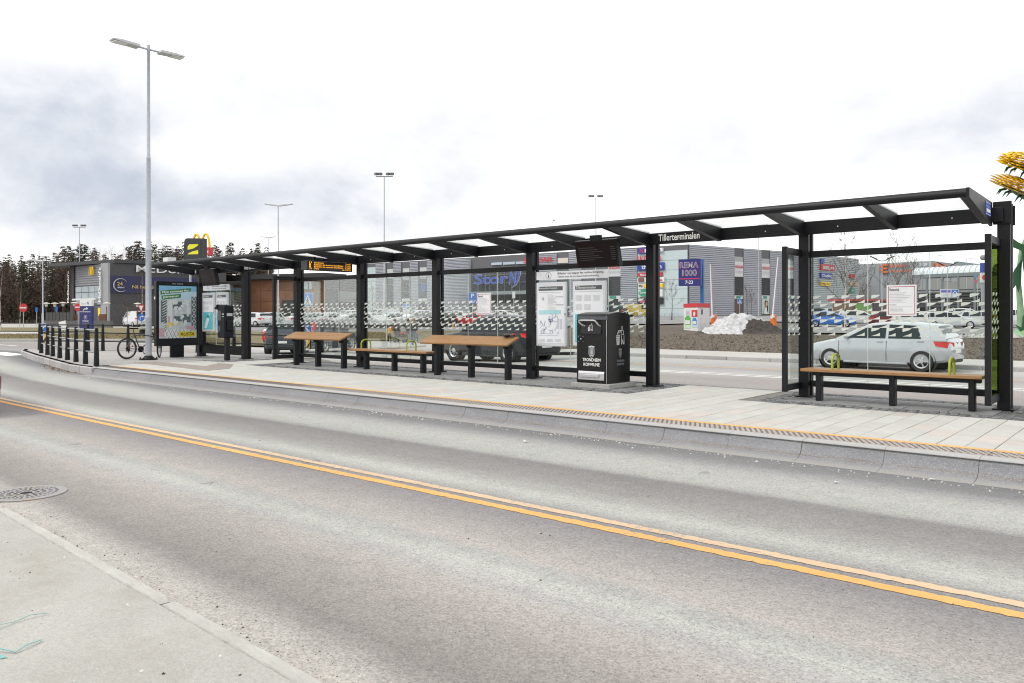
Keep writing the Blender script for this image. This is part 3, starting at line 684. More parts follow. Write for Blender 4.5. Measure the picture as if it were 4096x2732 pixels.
def marks(pane, pln, w0, w1, ph):
    mb = MB(); p = .21; cw = .118
    for r in range(5):
        z = .945+.12*(4-r); x = w0-((w0-ph) % p)+(0 if r % 2 == 0 else p/2)
        while x < w1:
            for sh_, z0, hh in ((LEAF, z+.055, .063), (TRI, z+.0, .050)):
                pts = [(min(max(x+a*cw, w0), w1), z0+b*hh) for a, b in sh_]
                if max(q[0] for q in pts)-min(q[0] for q in pts) > .02: flat(pln, pts, .0035, .001, mb)
            x += p
    if mb.v: mb.build('etched_markings', DEC, pane)
def bay(i, posters=False):
    a, b = PX[i]+.08, PX[i+1]-.08
    bar('top_rail', a, b, PY-.045, PY+.035, 2.13, 2.225); bar('bottom_rail', a, b, PY-.045, PY+.035, .16, .25)
    w = (b-a)/3
    for k in range(3):
        p, q = a+w*k+.004, a+w*(k+1)-.004
        o = MB().box(p, q, PY-.006, PY+.004, .245, 2.135).build('glass_pane', GLS, sh)
        marks(o, Plane((0, PY-.006, 0), (1,0,0)), p, q, a+.03)
        if k: MB().box(p-.0075, p-.0005, PY-.007, PY+.005, .25, 2.13).build('pane_edge_highlight', EDGE, sh)  # pale strip paints the highlight along the glass edge
for i in (0, 2, 3, 4, 5, 7): bay(i)
bar('kick_panel', PX[0]+.08, PX[1]-.08, PY-.05, PY-.03, .10, .36, mat=BLK2)
def side(x, yf, gm, ph):
    bar('side_upright', x-.035, x+.035, yf, yf+.07, .12, 2.26); bar('side_top_bar', x-.03, x+.03, yf+.07, PY-.11, 2.15, 2.25)
    bar('side_bottom_bar', x-.03, x+.03, yf+.07, PY-.11, .13, .225)
    o = MB().box(x-.005, x+.005, yf+.068, PY-.108, .22, 2.155).build('side_glass_pane', gm, sh)
    pln = Plane((x+.005, 0, 0), (0,1,0)); mb = MB()
    for r in range(5):
        z = .945+.12*(4-r); y = yf+.1+(0 if r % 2 == 0 else .105)
        while y < PY-.2:
            for s_, z0, hh in ((LEAF, z+.056, .06), (TRI, z, .048)): flat(pln, [(y+a*.105, z0+b*hh) for a, b in s_], .003, .001, mb)
            y += .21
    mb.build('etched_markings', DEC, o)
side(PX[2], 11.38, GLS, 0); side(PX[7]-.06, 11.42, GLS, 0); side(PX[8]-.06, 11.28, GLG, 0)
# stop name on the rear beam
for u0, u1, v0, v1 in ((2634,2798,978,943),(975,1034,1086,1071)):
    A = onY(u0, v0, 11.97); B = onY(u1, v1, 11.97)
    text(Plane((0,11.975,0),(1,0,0)), 'Tillerterminalen', A.x, 2.52, B.x, 2.635, .012).build('stop_name', WHT, sh)
# blue stop sign on the end plate
pe = Plane((RX1+.075,0,0),(0,1,0)); bs = rects(pe, [(11.52,2.53,11.86,2.70)], .006, .006).build('stop_sign', M('sign_blue', (.035,.09,.42), .5, var=.05), sh)
rects(pe, [(11.53,2.538,11.85,2.543),(11.53,2.687,11.85,2.692),(11.56,2.57,11.82,2.612),(11.57,2.63,11.81,2.652)], .009).build('bus_symbol', WHT, bs)
rects(pe, [(11.575+.06*i,2.632,11.615+.06*i,2.65) for i in range(4)], .011).build('bus_windows', MATS['sign_blue'], bs)

# ---------------------------------------------------------------- signs and boards in the shelter
PF = Plane((0, 12.095, 0), (1,0,0))
def banner(u0, u1, v0, v1, lab):
    A = onY(u0, v0, 12.095); B = onY(u1, v1, 12.095); a0, a1, b0, b1 = A.x, B.x, A.z, B.z
    t = thing('ticket_notice', lab, 'notice', ((a0+a1)/2, 12.1, b0)); o = rects(PF, [(a0,b0,a1,b1)], .0, .006).build('panel', PAPER, t)
    h = b1-b0; c = a0+.30; mb = MB()
    n = 24; 
    for i in range(n):
        t0, t1 = 2*math.pi*i/n, 2*math.pi*(i+1)/n; r0, r1 = .40*h, .43*h
        flat(PF, [(c+r0*math.cos(t0), b0+h*.5+r0*math.sin(t0)),(c+r1*math.cos(t0), b0+h*.5+r1*math.sin(t0)),(c+r1*math.cos(t1), b0+h*.5+r1*math.sin(t1)),(c+r0*math.cos(t1), b0+h*.5+r0*math.sin(t1))], .003, .001, mb)
    text(PF, 'i', c-.011, b0+.25*h, c+.011, b0+.75*h, .0, mb=mb); rects_ = rects(PF, [(c-.022,b0+.25*h,c+.022,b0+.27*h)], .003, .001); mb.add(rects_.v, rects_.f)
    text(PF, 'Billetter må kjøpes før ombordstigning.', a0+.52, b0+.53*h, a1-.1, b0+.86*h, .004, mb=mb)
    text(PF, 'Tickets must be purchased before boarding.', a0+.52, b0+.14*h, a1-.2, b0+.45*h, .0, .25, mb=mb)
    mb.build('lettering', INK, t)
banner(2146, 2434, 1121, 1076, 'white ticket notice with an i sign above the poster cases beside the bin')
banner(812, 918, 1164, 1136, 'white ticket notice with an i sign above the posters beside the ticket machine')
TEAL = M('teal_print', (.12,.52,.60), .6); PTEAL = M('pale_teal_print', (.42,.70,.74), .6); MAPB = M('map_blue', (.30,.38,.62), .6); MAPL = M('map_grey', (.38,.42,.50), .6)
def case(u0, u1, v0, v1, lab, title, style):
    A = onY(u0, v0, 12.06); B = onY(u1, v1, 12.06); a0, a1, b0, b1 = A.x, B.x, A.z, B.z; w, h = a1-a0, b1-b0
    t = thing('poster_case', lab, 'poster case', ((a0+a1)/2, 12.09, b0)); P = Plane((a0, 12.04, b0), (1,0,0)); r = random.Random(u0)
    MB().bbox(a0, a1, 12.04, 12.10, b0, b1, .012).build('frame', ALU, t)
    rects(P, [(.07*w,.055*h,.93*w,.945*h)], .002).build('poster', PAPER, t)
    rects(P, [(.09*w,.87*h,.90*w,.935*h)], .004).build('title_bar', DGRY, t)
    mb = MB(); text(P, title, .11*w, .885*h, (.72 if len(title) > 12 else .6)*w, .925*h, .006, off=.006, mb=mb); mb.build('title', WHT, t)
    ln = [(.1*w,.84*h,.85*w,.845*h)]
    if style == 'map':
        for k in range(14): y = .80*h-k*.017*h; ln.append((.40*w, y, (.55+.2*r.random())*w*.8+.1*w, y+.004*h))
        for k in range(4): ln.append((.66*w,(.78-.005*k)*h,.92*w,(.782-.005*k)*h)); ln.append((.66*w,(.655-.005*k)*h,.92*w,(.657-.005*k)*h))
        ln += [(.20*w,.72*h,.27*w,.765*h),(.1*w,.17*h,.75*w,.174*h)]+[(.1*w+.27*w*i,.075*h+.012*h*k,.1*w+.2*w+.27*w*i,.079*h+.012*h*k) for i in range(3) for k in range(4)]
        rects(P, [(.10*w,.50*h,.84*w,.565*h)], .004).build('map_sea', PTEAL, t)
        mb = MB()
        for k in range(26):
            x, y = r.uniform(.12,.82)*w, r.uniform(.22,.54)*h; pts = [(x, y)]
            for j in range(4): x += r.uniform(-.09,.09)*w; y -= r.uniform(.0,.04)*h; pts.append((min(max(x,.1*w),.9*w), max(y,.2*h)))
            stroke(P, pts, .006, .006, mb)
        mb.build('map_routes', MAPL, t)
        mb = rects(P, [(x, y, x+.06*w, y+.012*h) for x, y in [(r.uniform(.3,.5)*w, r.uniform(.38,.47)*h) for _ in range(8)]], .007); mb.build('map_labels', MAPB, t)
        rects(P, [(.70*w+.1*w*(k%2),(.42-.012*(k//2))*h,.78*w+.1*w*(k%2),(.424-.012*(k//2))*h) for k in range(26)], .006).build('index_lines', MAPL, t)
    else:
        for k in range(3):
            for i in range(3-(k == 1)):
                for j in range(8): ln.append(((.1+.27*i)*w,(.78-.14*k-.011*j)*h,(.1+.27*i+.2)*w,(.783-.14*k-.011*j)*h)) if k < 2 else None
        rects(P, [(.09*w,.06*h,.92*w,.50*h)], .004).build('teal_poster', TEAL, t)
        text(P, 'ÅPEN?', .4*w, .36*h, .62*w, .44*h, .02, off=.007).build('poster_lettering', DGRY, t)
        text(P, '?', .55*w, .40*h, .72*w, .47*h, .01, off=.006).build('poster_sign', WHT, t)
        flat(P, [(.22*w,.10*h),(.40*w,.08*h),(.62*w,.32*h),(.5*w,.36*h),(.40*w,.34*h)], .006).build('phone_drawing', PAPER, t)
    rects(P, ln, .005).build('small_print', GREY, t)
    MB().cbox((a1-.02, 12.037, b0+.5*h), (.012,.01,.04)).build('lock', BLK2, t)
def stroke(pln, pts, wd, off=.004, mb=None):
    mb = mb or MB()
    for (x0,y0),(x1,y1) in zip(pts, pts[1:]):
        L = math.hypot(x1-x0, y1-y0) or 1e-6; nx, ny = -(y1-y0)/L*wd/2, (x1-x0)/L*wd/2; ex, ey = (x1-x0)/L*wd*.3, (y1-y0)/L*wd*.3
        flat(pln, [(x0-ex-nx,y0-ey-ny),(x1+ex-nx,y1+ey-ny),(x1+ex+nx,y1+ey+ny),(x0-ex+nx,y0-ey+ny)], off, .001, mb)
    return mb
case(2147, 2266, 1384, 1127, 'silver poster case with a route map left of the bin', 'Reiseinformasjon', 'map')
case(2292, 2424, 1384, 1122, 'silver poster case with timetables partly hidden behind the bin', 'Tillerterminalen', 'tt')
case(811, 858, 1326, 1170, 'left of two poster cases behind the ticket machine, teal lower half', 'Reiseinfo', 'tt')
case(866, 911, 1330, 1168, 'right of two poster cases, partly hidden by the ticket machine', 'Tiller', 'tt')
REDL = M('red_print', (.45,.05,.07), .6)
def advice(u0, u1, v0, v1, lab):
    A = onY(u0, v0, 12.13); B = onY(u1, v1, 12.13); a0, b0 = A.x, A.z; w, h = B.x-a0, B.z-b0
    P = Plane((a0, 12.138, b0), (1,0,0)); t = thing('notice_sheet', lab, 'notice', (a0+w/2, 12.14, b0))
    rects(P, [(0,0,w,h)], .003).build('sheet', PAPER, t)
    rects(P, [(.05*w,.05*h,.055*w+.006,.95*h),(.945*w-.006,.05*h,.95*w,.95*h),(.05*w,.05*h,.95*w,.05*h+.008),(.05*w,.95*h-.008,.95*w,.95*h)], .005).build('red_border', REDL, t)
    mb = MB(); text(P, 'Reiseråd', .1*w, .80*h, .42*w, .90*h, .012, off=.005, mb=mb); text(P, 'Travel Advice', .1*w, .345*h, .34*w, .375*h, .01, off=.005, mb=mb); mb.build('heading', INK, t)
    r = random.Random(u0); ln = [(.1*w, y*h, (.5+.38*r.random())*w, (y+.012)*h) for y in (.74,.69,.64,.59,.54,.49,.44)]+[(.1*w, y*h, (.45+.4*r.random())*w, (y+.01)*h) for y in (.29,.25,.21,.17,.13)]
    rects(P, ln, .005).build('small_print', GREY, t)
advice(3546, 3666, 1264, 1138, 'white advice sheet with a red border on the glass above the right bench')
advice(1907, 1964, 1258, 1171, 'white advice sheet on the glass above the second sloping bench')

# orange text display hanging across the platform
AMB = M('amber_led', (1.0,.42,.02), .5, emit=1.15, var=.02); PAN = M('display_face', (.018,.016,.016), .3, var=.2)
t = thing('departure_display', 'black departure board with lit orange lines under the roof', 'display', (-15.32, 11.4, 2.28))
MB().bbox(-15.46,-15.22,10.70,12.0,2.285,2.50,.01).build('housing', M('display_housing', (.022,.025,.031), .5), t)
pd = Plane((-15.22, 10.70, 2.285), (0,1,0)); rects(pd, [(.03,.015,1.27,.20)], .002).build('screen', PAN, t)
mb = MB()
for k, (no, nm, tm) in enumerate((('13','Sandmoen','3 min'),('1','Ranheim via sentrum-Strindheim','7 min'),('1','Ranheim via sentrum-Strindheim','12:05'),('71','Dora','ca 12:32'))):
    b = .158-.046*k; text(pd, no, .06, b, .06+.035*len(no), b+.034, .0, off=.004, mb=mb); text(pd, nm, .19, b, .19+.0335*len(nm)*(.82 if len(nm) > 12 else 1), b+.034, .0, off=.004, mb=mb)
    text(pd, tm, 1.24-.036*len(tm)*.86, b, 1.24, b+.034, .0, off=.004, mb=mb)
mb.build('led_lettering', AMB, t)
mb = MB(); mb.box(-15.37,-15.31,10.95,11.0,2.50,2.60); mb.box(-15.37,-15.31,11.7,11.75,2.50,2.60); mb.build('hanger', BLK2, t)
SCR = M('dark_screen', (.007,.0025,.0035), .3, var=.3, scale=2, spec=.25); SCT = M('dim_screen_text', (.03,.027,.027), .5)
def screen(xc, w, y, lab):
    t = thing('timetable_screen', lab, 'display', (xc, y, 2.06)); a = R(14)
    P = Plane((xc-w/2, y+.06, 2.07), (1,0,0), (0,-math.sin(a),math.cos(a))); h = .47; q = []
    for off in (0, -.10): q += [P.p(0,0,off), P.p(w,0,off), P.p(w,h,off), P.p(0,h,off)]
    MB().add(q, [(0,1,2,3),(4,7,6,5),(0,4,5,1),(1,5,6,2),(2,6,7,3),(3,7,4,0)]).build('housing', BLK, t)
    rects(P, [(.02,.02,w-.02,h-.02)], .002).build('screen', SCR, t)
    ln = [(.08*w,.72*h-.075*h*k,(.45+.1*(k%3))*w,.745*h-.075*h*k) for k in range(7)]+[(.84*w,.72*h-.075*h*k,.95*w,.745*h-.075*h*k) for k in range(7)]
    rects(P, ln, .004).build('screen_text', SCT, t)
    MB().box(xc-.1, xc+.1, y-.06, y+.02, 2.52, 2.612).build('bracket', BLK2, t)
screen(-7.62, .86, 11.22, 'dark tilted timetable screen under the roof above the bin')
screen(-20.75, .8, 11.3, 'dark tilted timetable screen under the roof above the ticket machine')

# ---------------------------------------------------------------- benches
WOOD = NT('varnished_wood')
_g = WOOD.noise(3.5, 6, .65, (1.2,18,30), .6); _k = WOOD.noise(30, 3, .6, (.3,1,1))
WOOD = WOOD.done(WOOD.scale(WOOD.mix(WOOD.mth('MULTIPLY_ADD', _g, 1.9, -.45, True), (.37,.205,.092), (.25,.13,.055)), WOOD.mth('MULTIPLY_ADD', _k, .5, .75)), .5, _g, .1, .004)
LIME = M('lime_paint', (.30,.36,.012), .42, var=.06)
def flat_bench(lab, x0, x1, legs, hoops, y0=11.52, y1=11.90):
    t = thing('bench', lab, 'bench', ((x0+x1)/2, (y0+y1)/2, 0), group='benches under the shelter')
    w = (y1-y0)/3
    for k in range(3): MB().bbox(x0, x1, y0+w*k+.002, y0+w*(k+1)-.002, .425, .468, .006).build('seat_plank', WOOD, t)
    MB().bbox(x0+.12, x1-.04, y0+.13, y1-.13, .365, .424, .005).build('seat_beam', BLK, t)
    for x in legs: MB().bbox(x-.037, x+.037, y0+.11, y0+.24, .0, .424, .006).build('leg', BLK, t)
    for x in hoops:
        pts = [(x, y0+.055, .45),(x, y0+.055, .60)]+[(x, y0+.19-.135*math.cos(a), .60+.085*math.sin(a)) for a in [math.pi*i/8 for i in range(1,8)]]+[(x, y0+.325, .60),(x, y0+.325, .45)]
        MB().tube(pts, .017, 10).build('armrest', LIME, t, smooth=True)
flat_bench('long flat wooden bench with two lime armrests in the right-hand bay', -4.24, -1.92, (-4.02,-3.02,-2.06), (-3.80,-2.30))
flat_bench('flat wooden bench with two lime armrests between two sloping benches', -14.78, -12.15, (-14.32,-13.35,-12.42), (-14.36,-12.82))
def lean_bench(lab, x0, x1, legs):
    t = thing('leaning_bench', lab, 'bench', ((x0+x1)/2, 11.55, 0), group='sloping perch benches under the shelter')
    a = math.atan2(.145, .36); ca, sa = math.cos(a), math.sin(a); o = Vector((0, 11.33, .645))
    for k in range(2):
        m = MB().bbox(x0, x1, .2*k+.002, .2*k+.192, 0, .045, .01); m.v = [Vector((p.x, o.y+p.y*ca-p.z*sa, o.z+p.y*sa+p.z*ca)) for p in m.v]
        m.build('perch_plank', WOOD, t)
    for x in legs:
        MB().prism([(11.47,0),(11.60,0),(11.60,.645+.27*.40-.008),(11.47,.645+.14*.40-.008)], 0, x-.037, x+.037).build('leg', BLK, t)
        MB().bbox(x-.02, x+.02, 11.40, 11.66, .60, .66, .004).build('bracket', BLK, t)
lean_bench('sloping wooden perch bench left of the flat bench, near the orange departure board', -17.1, -14.82, (-16.85,-15.95,-14.95))
lean_bench('sloping wooden perch bench with a black and red glove on its end', -12.15, -9.72, (-11.82,-10.85,-9.88))
gl = MB(); gx, gy, gzz = -9.95, 11.63, .86
t = thing('glove', 'black and red glove lying on the end of the sloping bench', 'glove', (gx, gy, gzz-.02))
gl.ball((gx-.05, gy, gzz), .10, 10, 6, (1.25,.6,.36)); 
for k in range(4): gl.tube([(gx+.0, gy-.045+.03*k, gzz),(gx+.07, gy-.05+.032*k, gzz+.01),(gx+.13-.008*abs(k-1), gy-.05+.034*k, gzz-.01)], [.018,.018,.012], 7)
gl.tube([(gx-.08, gy-.05, gzz),(gx-.03, gy-.10, gzz),(gx+.02, gy-.115, gzz-.01)], [.02,.02,.013], 7)
gl.build('palm', M('black_leather', (.015,.015,.016), .4), t, smooth=True)
MB().ball((gx+.10, gy+.02, gzz+.012), .06, 8, 5, (1.2,.8,.3)).build('red_patch', M('red_fabric', (.45,.04,.03), .7), t, smooth=True)

# ---------------------------------------------------------------- waste bin
BINM = M('bin_black', (.0065,.0065,.007), .3, var=.12, scale=4, spec=.35); STL = M('brushed_steel', (.55,.55,.57), .32, .8, var=.12, scale=20)
bx0, bx1, by0, by1 = -8.0, -7.36, 11.18, 11.88
t = thing('waste_bin', 'tall black closed waste bin with steel pedal on a concrete slab', 'waste bin', ((bx0+bx1)/2, (by0+by1)/2, 0))
MB().bbox(bx0-.075, bx1+.085, by0-.08, by1+.07, .0, .082, .008).build('base_slab', M('bin_base_concrete', (.33,.325,.31), .9, var=.2, scale=25, bump=.4, bscale=80, dirt=((.25,.12,.10), 9, .7)), t)
prf = [(by0,.085),(by1,.085),(by1,1.235),(by1-.03,1.262)]+[(by1-.03-(by1-by0-.06)*i/8, 1.262+.038*math.sin(math.pi*i/8)) for i in range(1,8)]+[(by0+.03,1.262),(by0,1.235)]
body = MB().prism(prf, 0, bx0, bx1).build('body', BINM, t, smooth=True, angle=25)
pt = Plane((bx0, by0, .085), (1,0,0)); W_ = bx1-bx0
MB().bbox(bx0+.03, bx1-.035, by0-.018, by0+.01, .10, .90, .006).build('door', BINM, t)
MB().bbox(bx0+.004, bx1-.004, by0-.012, by0+.01, 1.165, 1.225, .005).build('hood_trim', M('grey_trim', (.09,.095,.11), .3, .4), t)
MB().prism([(by0-.02,.93),(by0+.04,.93),(by0+.04,1.16),(by0+.012,1.16)], 0, bx0+.10, bx1-.13).build('chute_flap', BINM, t)
MB().tube([(bx0+.17,by0-.0,1.06),(bx0+.14,by0-.06,1.085),(bx0+.10,by0-.085,1.13),(bx0+.11,by0-.09,1.155),(bx0+.17,by0-.09,1.158),(bx1-.23,by0-.09,1.158),(bx1-.20,by0-.088,1.15),(bx1-.16,by0-.05,1.08),(bx1-.15,by0,1.06)], .014, 8).build('chute_handle', M('grey_handle', (.5,.5,.49), .4, .5), t, smooth=True)
MB().bbox(bx0+.04, bx0+.16, by0-.026, by0, .78, .89, .004).build('lock_plate', BLK2, t)
mb = MB()
for a, b in ((.05,.79),(.15,.79),(.05,.88),(.15,.88)): mb.cyl((bx0+a,by0-.028,b),(bx0+a,by0-.025,b),.006,n=6)
mb.cyl((bx0+.11,by0-.04,.84),(bx0+.11,by0-.02,.84),.014,n=8); mb.build('lock_bolts', STL, t)
MB().prism([(by0-.03,.14),(by0+.01,.125),(by0+.01,.315),(by0-.012,.305),(by0-.03,.25)], 0, bx0+.05, bx1-.06).build('pedal_recess', STL, t)
MB().bbox(bx0+.10, bx1-.16, by0-.055, by0-.02, .18, .235, .008).build('pedal', STL, t)
MB().box(bx1-.032, bx1-.022, by0-.004, by0+.01, .09, 1.235).build('edge_trim', STL, t)
PFr = Plane((0, by0-.018, 0), (1,0,0)); PSd = Plane((bx1, 0, 0), (0,1,0))
def emblem(P, a, b, s):
    """town shield: crown band over a pointed shield with a building and waves"""
    mb = MB(); k = lambda x, y: (a+x*s, b+y*s)
    flat(P, [k(-.36,.52),(k(-.44,.66)),(k(0,.74)),(k(.44,.66)),(k(.36,.52)),(k(0,.58))], .003, .001, mb)
    out_ = [(-.34,.48),(.34,.48),(.36,-.25),(.22,-.48),(0,-.62),(-.22,-.48),(-.36,-.25)]; stroke(P, [k(*q) for q in out_+out_[:1]], .07*s, .003, mb)
    for x in (-.18,0,.18): flat(P, [k(x-.05,.25),k(x+.05,.25),k(x+.06,-.28),k(x-.06,-.28)], .003, .001, mb)
    flat(P, [k(-.25,.3),k(.25,.3),k(.2,.4),k(-.2,.4)], .003, .001, mb); flat(P, [k(-.24,-.34),k(.24,-.34),k(.1,-.45),k(-.1,-.45)], .003, .001, mb)
    return mb
PG = M('pale_grey_print', (.42,.44,.47), .5)
xm = (bx0+bx1)/2
emblem(PFr, xm+.0, .615, .15).build('town_emblem', PG, t)
mb = MB(); text(PFr, 'TRONDHEIM', xm-.185, .455, xm+.185, .51, .012, mb=mb); text(PFr, 'KOMMUNE', xm-.165, .375, xm+.165, .43, .012, mb=mb); mb.build('bin_lettering', WHT, t)
ym = by0+.36
emblem(PSd, ym+.02, .59, .115).build('town_emblem', M('dim_grey_print', (.22,.24,.25), .5), t)
mb = MB(); text(PSd, 'TRONDHEIM', ym-.09, .445, ym+.15, .48, .012, mb=mb); text(PSd, 'KOMMUNE', ym-.075, .385, ym+.14, .42, .012, mb=mb); mb.build('bin_lettering', MATS['dim_grey_print'], t)
def litter_man(P, a, b, s):
    mb = MB(); k = lambda x, y: (a+x*s, b+y*s); w = .028*s
    for i in range(12):
        t0, t1 = 2*math.pi*i/12, 2*math.pi*(i+1)/12; stroke(P, [k(.16+.075*math.cos(t0), .90+.085*math.sin(t0)), k(.16+.075*math.cos(t1), .90+.085*math.sin(t1))], w, .003, mb)
    stroke(P, [k(.22,.78),k(-.20,.75),k(-.10,.68),k(.10,.70),k(.12,.5),k(.10,.05),k(.16,.06),k(.24,.30),k(.32,.05),k(.38,.06),k(.36,.5),k(.34,.56),k(.22,.56)], w, .003, mb); stroke(P, [k(.22,.78),k(.30,.74),k(.36,.52)], w, .003, mb)
    stroke(P, [k(-.28,.56),k(-.24,.66),k(-.12,.64),k(-.12,.54)], w, .003, mb)
    for i in range(5): x = -.38+.085*i; stroke(P, [k(x,.50),k(-.205+(x+.205)*.6,.02)], w, .003, mb)
    for i in range(6): y = .50-.095*i; f = 1-.08*i; stroke(P, [k(-.205-.18*f,y),k(-.205+.17*f,y)], w, .003, mb)
    return mb
litter_man(PSd, ym+.02, .73, .33).build('litter_symbol', WHT, t)
litter_man(Plane((xm-.03, by0-.016, .975), (1,0,0), (0,.14,1)), 0, .0, .13).build('litter_symbol', WHT, t)

# ---------------------------------------------------------------- ticket machine
t = thing('ticket_machine', 'dark ticket machine on a single post at the left of the shelter', 'ticket machine', (-20.0, 11.45, 0))
MB().bbox(-20.06,-19.94,11.40,11.52,0,.72,.006).build('post', BLK, t)
MB().bbox(-20.28,-19.88,11.32,11.60,.62,1.52,.03).build('cabinet', M('machine_blue_black', (.006,.0075,.012), .5, spec=.2), t)
MB().prism([(-20.42,1.42),(-20.26,1.54),(-20.26,1.40)], 1, 11.30, 11.62).build('rain_hood', BLK2, t)
pm = Plane((0,11.32,0),(1,0,0)); rects(pm, [(-20.25,1.1,-20.06,1.36),(-20.24,.78,-20.1,.95)], .006).build('screen', M('machine_screen', (.05,.055,.06), .2), t)
rects(pm, [(-20.02,1.26,-19.92,1.29),(-20.02,1.20,-19.92,1.215)], .004).build('machine_print', PG, t)
rects(Plane((-19.88,0,0),(0,1,0)), [(11.38,1.22,11.55,1.30)], .003).build('machine_badge', PG, t)
MB().bbox(-19.88,-19.82,11.38,11.56,.82,1.10,.02).build('ticket_slot', BLK2, t)

# ---------------------------------------------------------------- advertising case at the left end
AX = -22.58; y0, y1, z0, z1 = 10.72, 12.0, .34, 2.24
t = thing('advertising_case', 'black advertising case with a summer sale poster at the shelter end', 'advertising case', (AX, 11.36, 0))
MB().bbox(AX-.16, AX, y0, y1, z0, z1, .012).build('case', BLK, t)
MB().bbox(AX-.13, AX-.03, y0+.45, y0+.85, 0, z0, .01).build('foot', BLK, t)
P = Plane((AX, y0, z0), (0,1,0)); w, h = y1-y0, z1-z0
a0, a1, b0, b1 = .06*w, .95*w, .12*h, .93*h; aw, ah = a1-a0, b1-b0
K = lambda x, y: (a0+x*aw, b0+y*ah)
def pr(lst, off=.004): return rects(P, [(*K(a,b),*K(c,d)) for a,b,c,d in lst], off)
SKB = M('poster_sky', (.20,.45,.66), .5); pst = pr([(0,0,1,1)], .003).build('poster', SKB, t)
pr([(0,.74,1,.90)], .0045).build('poster_haze', M('poster_haze', (.45,.62,.74), .5), t)
pr([(0,0,1,.74)], .005).build('rug_ground', M('poster_rug', (.50,.55,.57), .6), t)
DKR = M('rug_dark', (.09,.12,.13), .6); PLR = M('rug_pale', (.66,.68,.68), .6); PKR = M('rug_pink', (.55,.33,.38), .6)
pr([(.86,.16,1,.80),(.36,.56,.60,.70),(.62,.30,.84,.46),(.38,.32,.6,.42),(.05,.3,.2,.72)], .006).build('rug_dark_fields', DKR, t)
mb = MB()
for i in range(6):
    cx_, cy_ = K(.93, .75-.108*i); stroke(P, [(cx_-.055,cy_),(cx_,cy_+.07),(cx_+.055,cy_),(cx_,cy_-.07),(cx_-.055,cy_)], .016, .0075, mb)
r = random.Random(4)
for i in range(34):
    cx_, cy_ = K(r.uniform(.38,.80), r.uniform(.26,.76)); n = 7; rr = r.uniform(.02,.07); flat(P, [(cx_+rr*math.cos(6.28*j/n)*r.uniform(.6,1.2), cy_+rr*math.sin(6.28*j/n)*r.uniform(.6,1.2)) for j in range(n)], .0075+.0002*i, .001, mb)
for k in range(11):
    x, y = .09, .70-.05*k; stroke(P, [K(x,y),K(x+.10,y+.045)][::1 if k % 2 else -1], .02, .0075, mb)
    stroke(P, [K(x+.10,y),K(x+.18,y+.05)] if k % 2 else [K(x+.18,y),K(x+.10,y+.05)], .02, .0076, mb)
pr([(.15,.0,.80,.165),(.24,.2,.34,.72)], .0065).build('rug_pale_fields', PLR, t); mb.build('rug_pattern', PLR, t, kind='stuff')
mb = MB()
for i in range(7): stroke(P, [K(.15+.1*i,.0),K(.25+.1*i,.16)], .010, .008, mb); stroke(P, [K(.25+.1*i,.0),K(.15+.1*i,.16)], .010, .008, mb)
for i in range(14): stroke(P, [K(.10+.01*(i%2),.70-.045*i+.02),K(.18+.02*(i%2),.73-.045*i+.02)], .014, .0082, mb)
mb.build('rug_lines', DKR, t)
pr([(0,.03,.14,.19),(.70,.165,.93,.235),(.23,.28,.28,.42)], .0085).build('rug_pink_fields', PKR, t)
PGN = M('poster_green', (.05,.20,.05), .5); mb = MB()
flat(P, [K(.04,.83),K(.84,.90),K(.85,.965),K(.03,.90)], .009, .001, mb); flat(P, [K(.07,.735),K(.57,.775),K(.58,.85),K(.06,.81)], .009, .001, mb); mb.build('slogan_ribbons', PGN, t)
tl = Plane(P.p(*K(.08,.842),.0), (0,1,.085), (0,-.085,1)); tl.n = P.n
mb = text(tl, 'Mye sommer for', .0, .0, .72*aw, .055*ah, .02, off=.012); tl2 = Plane(P.p(*K(.11,.752)), (0,1,.085), (0,-.085,1)); text(tl2, 'pengene!', 0, 0, .40*aw, .055*ah, .02, off=.012, mb=mb); mb.build('slogan', WHT, t)
YPO = M('poster_yellow', (.72,.56,.02), .5)
mb = text(P, '29', *K(.18,.215), *K(.38,.305), .05, off=.011); text(P, '90/stk', *K(.40,.26), *K(.55,.30), .03, off=.011, mb=mb); mb.build('price', YPO, t)
pr([(.52,.025,.97,.125)], .010).build('logo_field', YPO, t); text(P, 'RUSTA', *K(.56,.045), *K(.93,.105), .05, .25, off=.013).build('logo_lettering', INK, t)
text(P, 'Clear Channel', .36*w, .955*h, .62*w, .975*h, .01, off=.004).build('owner_lettering', GREY, t)
MB().bbox(AX-.1, AX-.06, y0-.02, y0+.01, 1.70, 1.78, .006).build('lock', PAPER, t)

